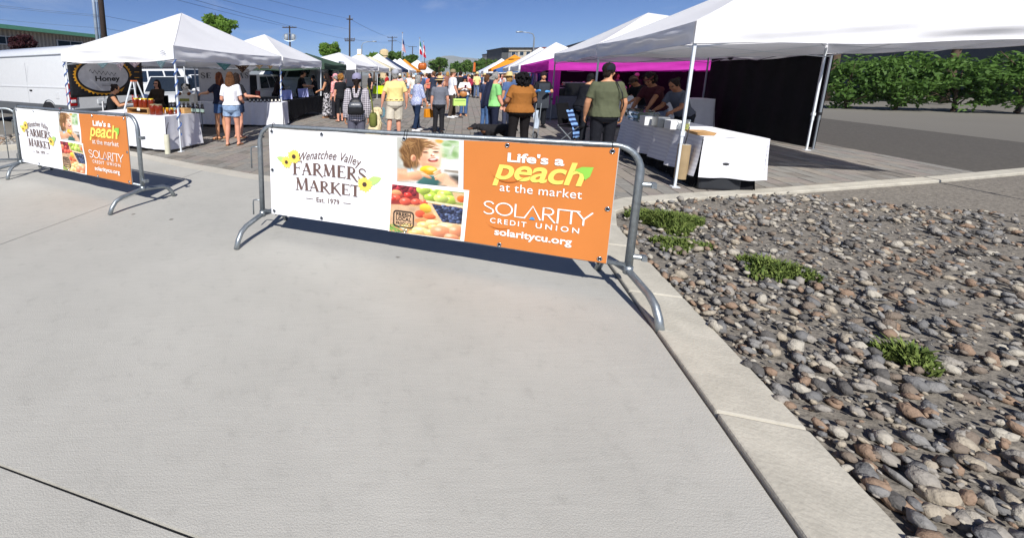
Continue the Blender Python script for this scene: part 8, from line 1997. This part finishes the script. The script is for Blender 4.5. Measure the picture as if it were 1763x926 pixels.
# ================================================================== finish the soft shapes
def finish():
    for o, vox, sm, amp, kind, ex in PENDING:
        r = o.modifiers.new('r', 'REMESH'); r.mode = 'VOXEL'; r.voxel_size = vox; r.use_smooth_shade = True
        if sm:
            q = o.modifiers.new('s', 'SMOOTH'); q.factor = .5; q.iterations = sm
    bpy.context.view_layer.update()
    dg = bpy.context.evaluated_depsgraph_get()
    for o, vox, sm, amp, kind, ex in PENDING:
        me = bpy.data.meshes.new_from_object(o.evaluated_get(dg), preserve_all_data_layers=False, depsgraph=dg)
        old = o.data; mats = [m for m in old.materials]
        o.modifiers.clear(); o.data = me; me.name = o.name
        me.materials.clear()
        for m in mats: me.materials.append(m)
        bpy.data.meshes.remove(old)
        n = len(me.vertices)
        if n == 0: continue
        co = np.zeros(n * 3); me.vertices.foreach_get('co', co); co = co.reshape(-1, 3)
        if amp:
            no = np.zeros(n * 3); me.vertices.foreach_get('normal', no); no = no.reshape(-1, 3)
            sd = (n % 97) / 7.0; rg = np.random.default_rng(len(o.name) * 131 + n % 997)
            x, y, z = co.T
            if kind == 'cloth':
                d = np.zeros(n)
                for k in range(7):
                    a = rg.uniform(-1, 1, 3) * np.array([14, 14, 20]) ; ph = rg.uniform(0, 6.28)
                    t = np.sin(a[0] * x + a[1] * y + a[2] * z + ph + 1.6 * np.sin(6 * z + 5 * x + ph))
                    d += (1 - np.abs(t)) ** 2 * rg.uniform(.3, 1) - .3
                # drape folds gather towards the hem
                zz = (z - z.min()) / max(1e-6, z.max() - z.min())
                d = d * .36 + .6 * np.sin(np.arctan2(y, x) * 9 + 3 * np.sin(z * 7 + sd)) * np.clip(1.2 - 1.6 * zz, .15, 1)
            else:
                d = np.zeros(n)
                for k in range(6):
                    a = rg.normal(0, 45, 3); a[2] *= .35; d += np.sin(co @ a + rg.uniform(0, 6))
                d *= .45
            if kind == 'cloth': d = np.maximum(d, -.25)
            co = co + no * (amp * d)[:, None]
            me.vertices.foreach_set('co', co.ravel())
        if kind == 'body':
            T, HP, Rh, hc, s = ex
            R = np.array(Rh); c0 = np.array(HP((0, 0, 1.53)))
            nf = len(me.polygons); cen = np.zeros(nf * 3); me.polygons.foreach_get('center', cen); cen = cen.reshape(-1, 3)
            loc = ((cen - c0) @ R) / s; loc[:, 2] += 1.53
            mi = np.zeros(nf, np.int32); fr = loc[:, 1] > .07
            mi[fr & (np.abs(loc[:, 0]) < .026) & (np.abs(loc[:, 2] - 1.579) < .008)] = 1
            for q in (-1, 1):
                mi[fr & (((loc[:, 0] - q * .034) / .016) ** 2 + ((loc[:, 2] - 1.648) / .0085) ** 2 < 1)] = 2
                mi[fr & (np.abs(loc[:, 0] - q * .036) < .024) & (np.abs(loc[:, 2] - 1.671) < .006)] = 3
            me.polygons.foreach_set('material_index', mi)
        if kind == 'dog2':
            s = ex; nf = len(me.polygons); cen = np.zeros(nf * 3); me.polygons.foreach_get('center', cen); cen = cen.reshape(-1, 3) / s
            mi = ((cen[:, 2] < .17) | ((cen[:, 1] > .66) & (cen[:, 2] < .44)) | ((cen[:, 1] > .34) & (cen[:, 1] < .44) & (cen[:, 2] < .36))).astype(np.int32)
            me.polygons.foreach_set('material_index', mi)
        me.polygons.foreach_set('use_smooth', [True] * len(me.polygons))
        me.update()
finish()
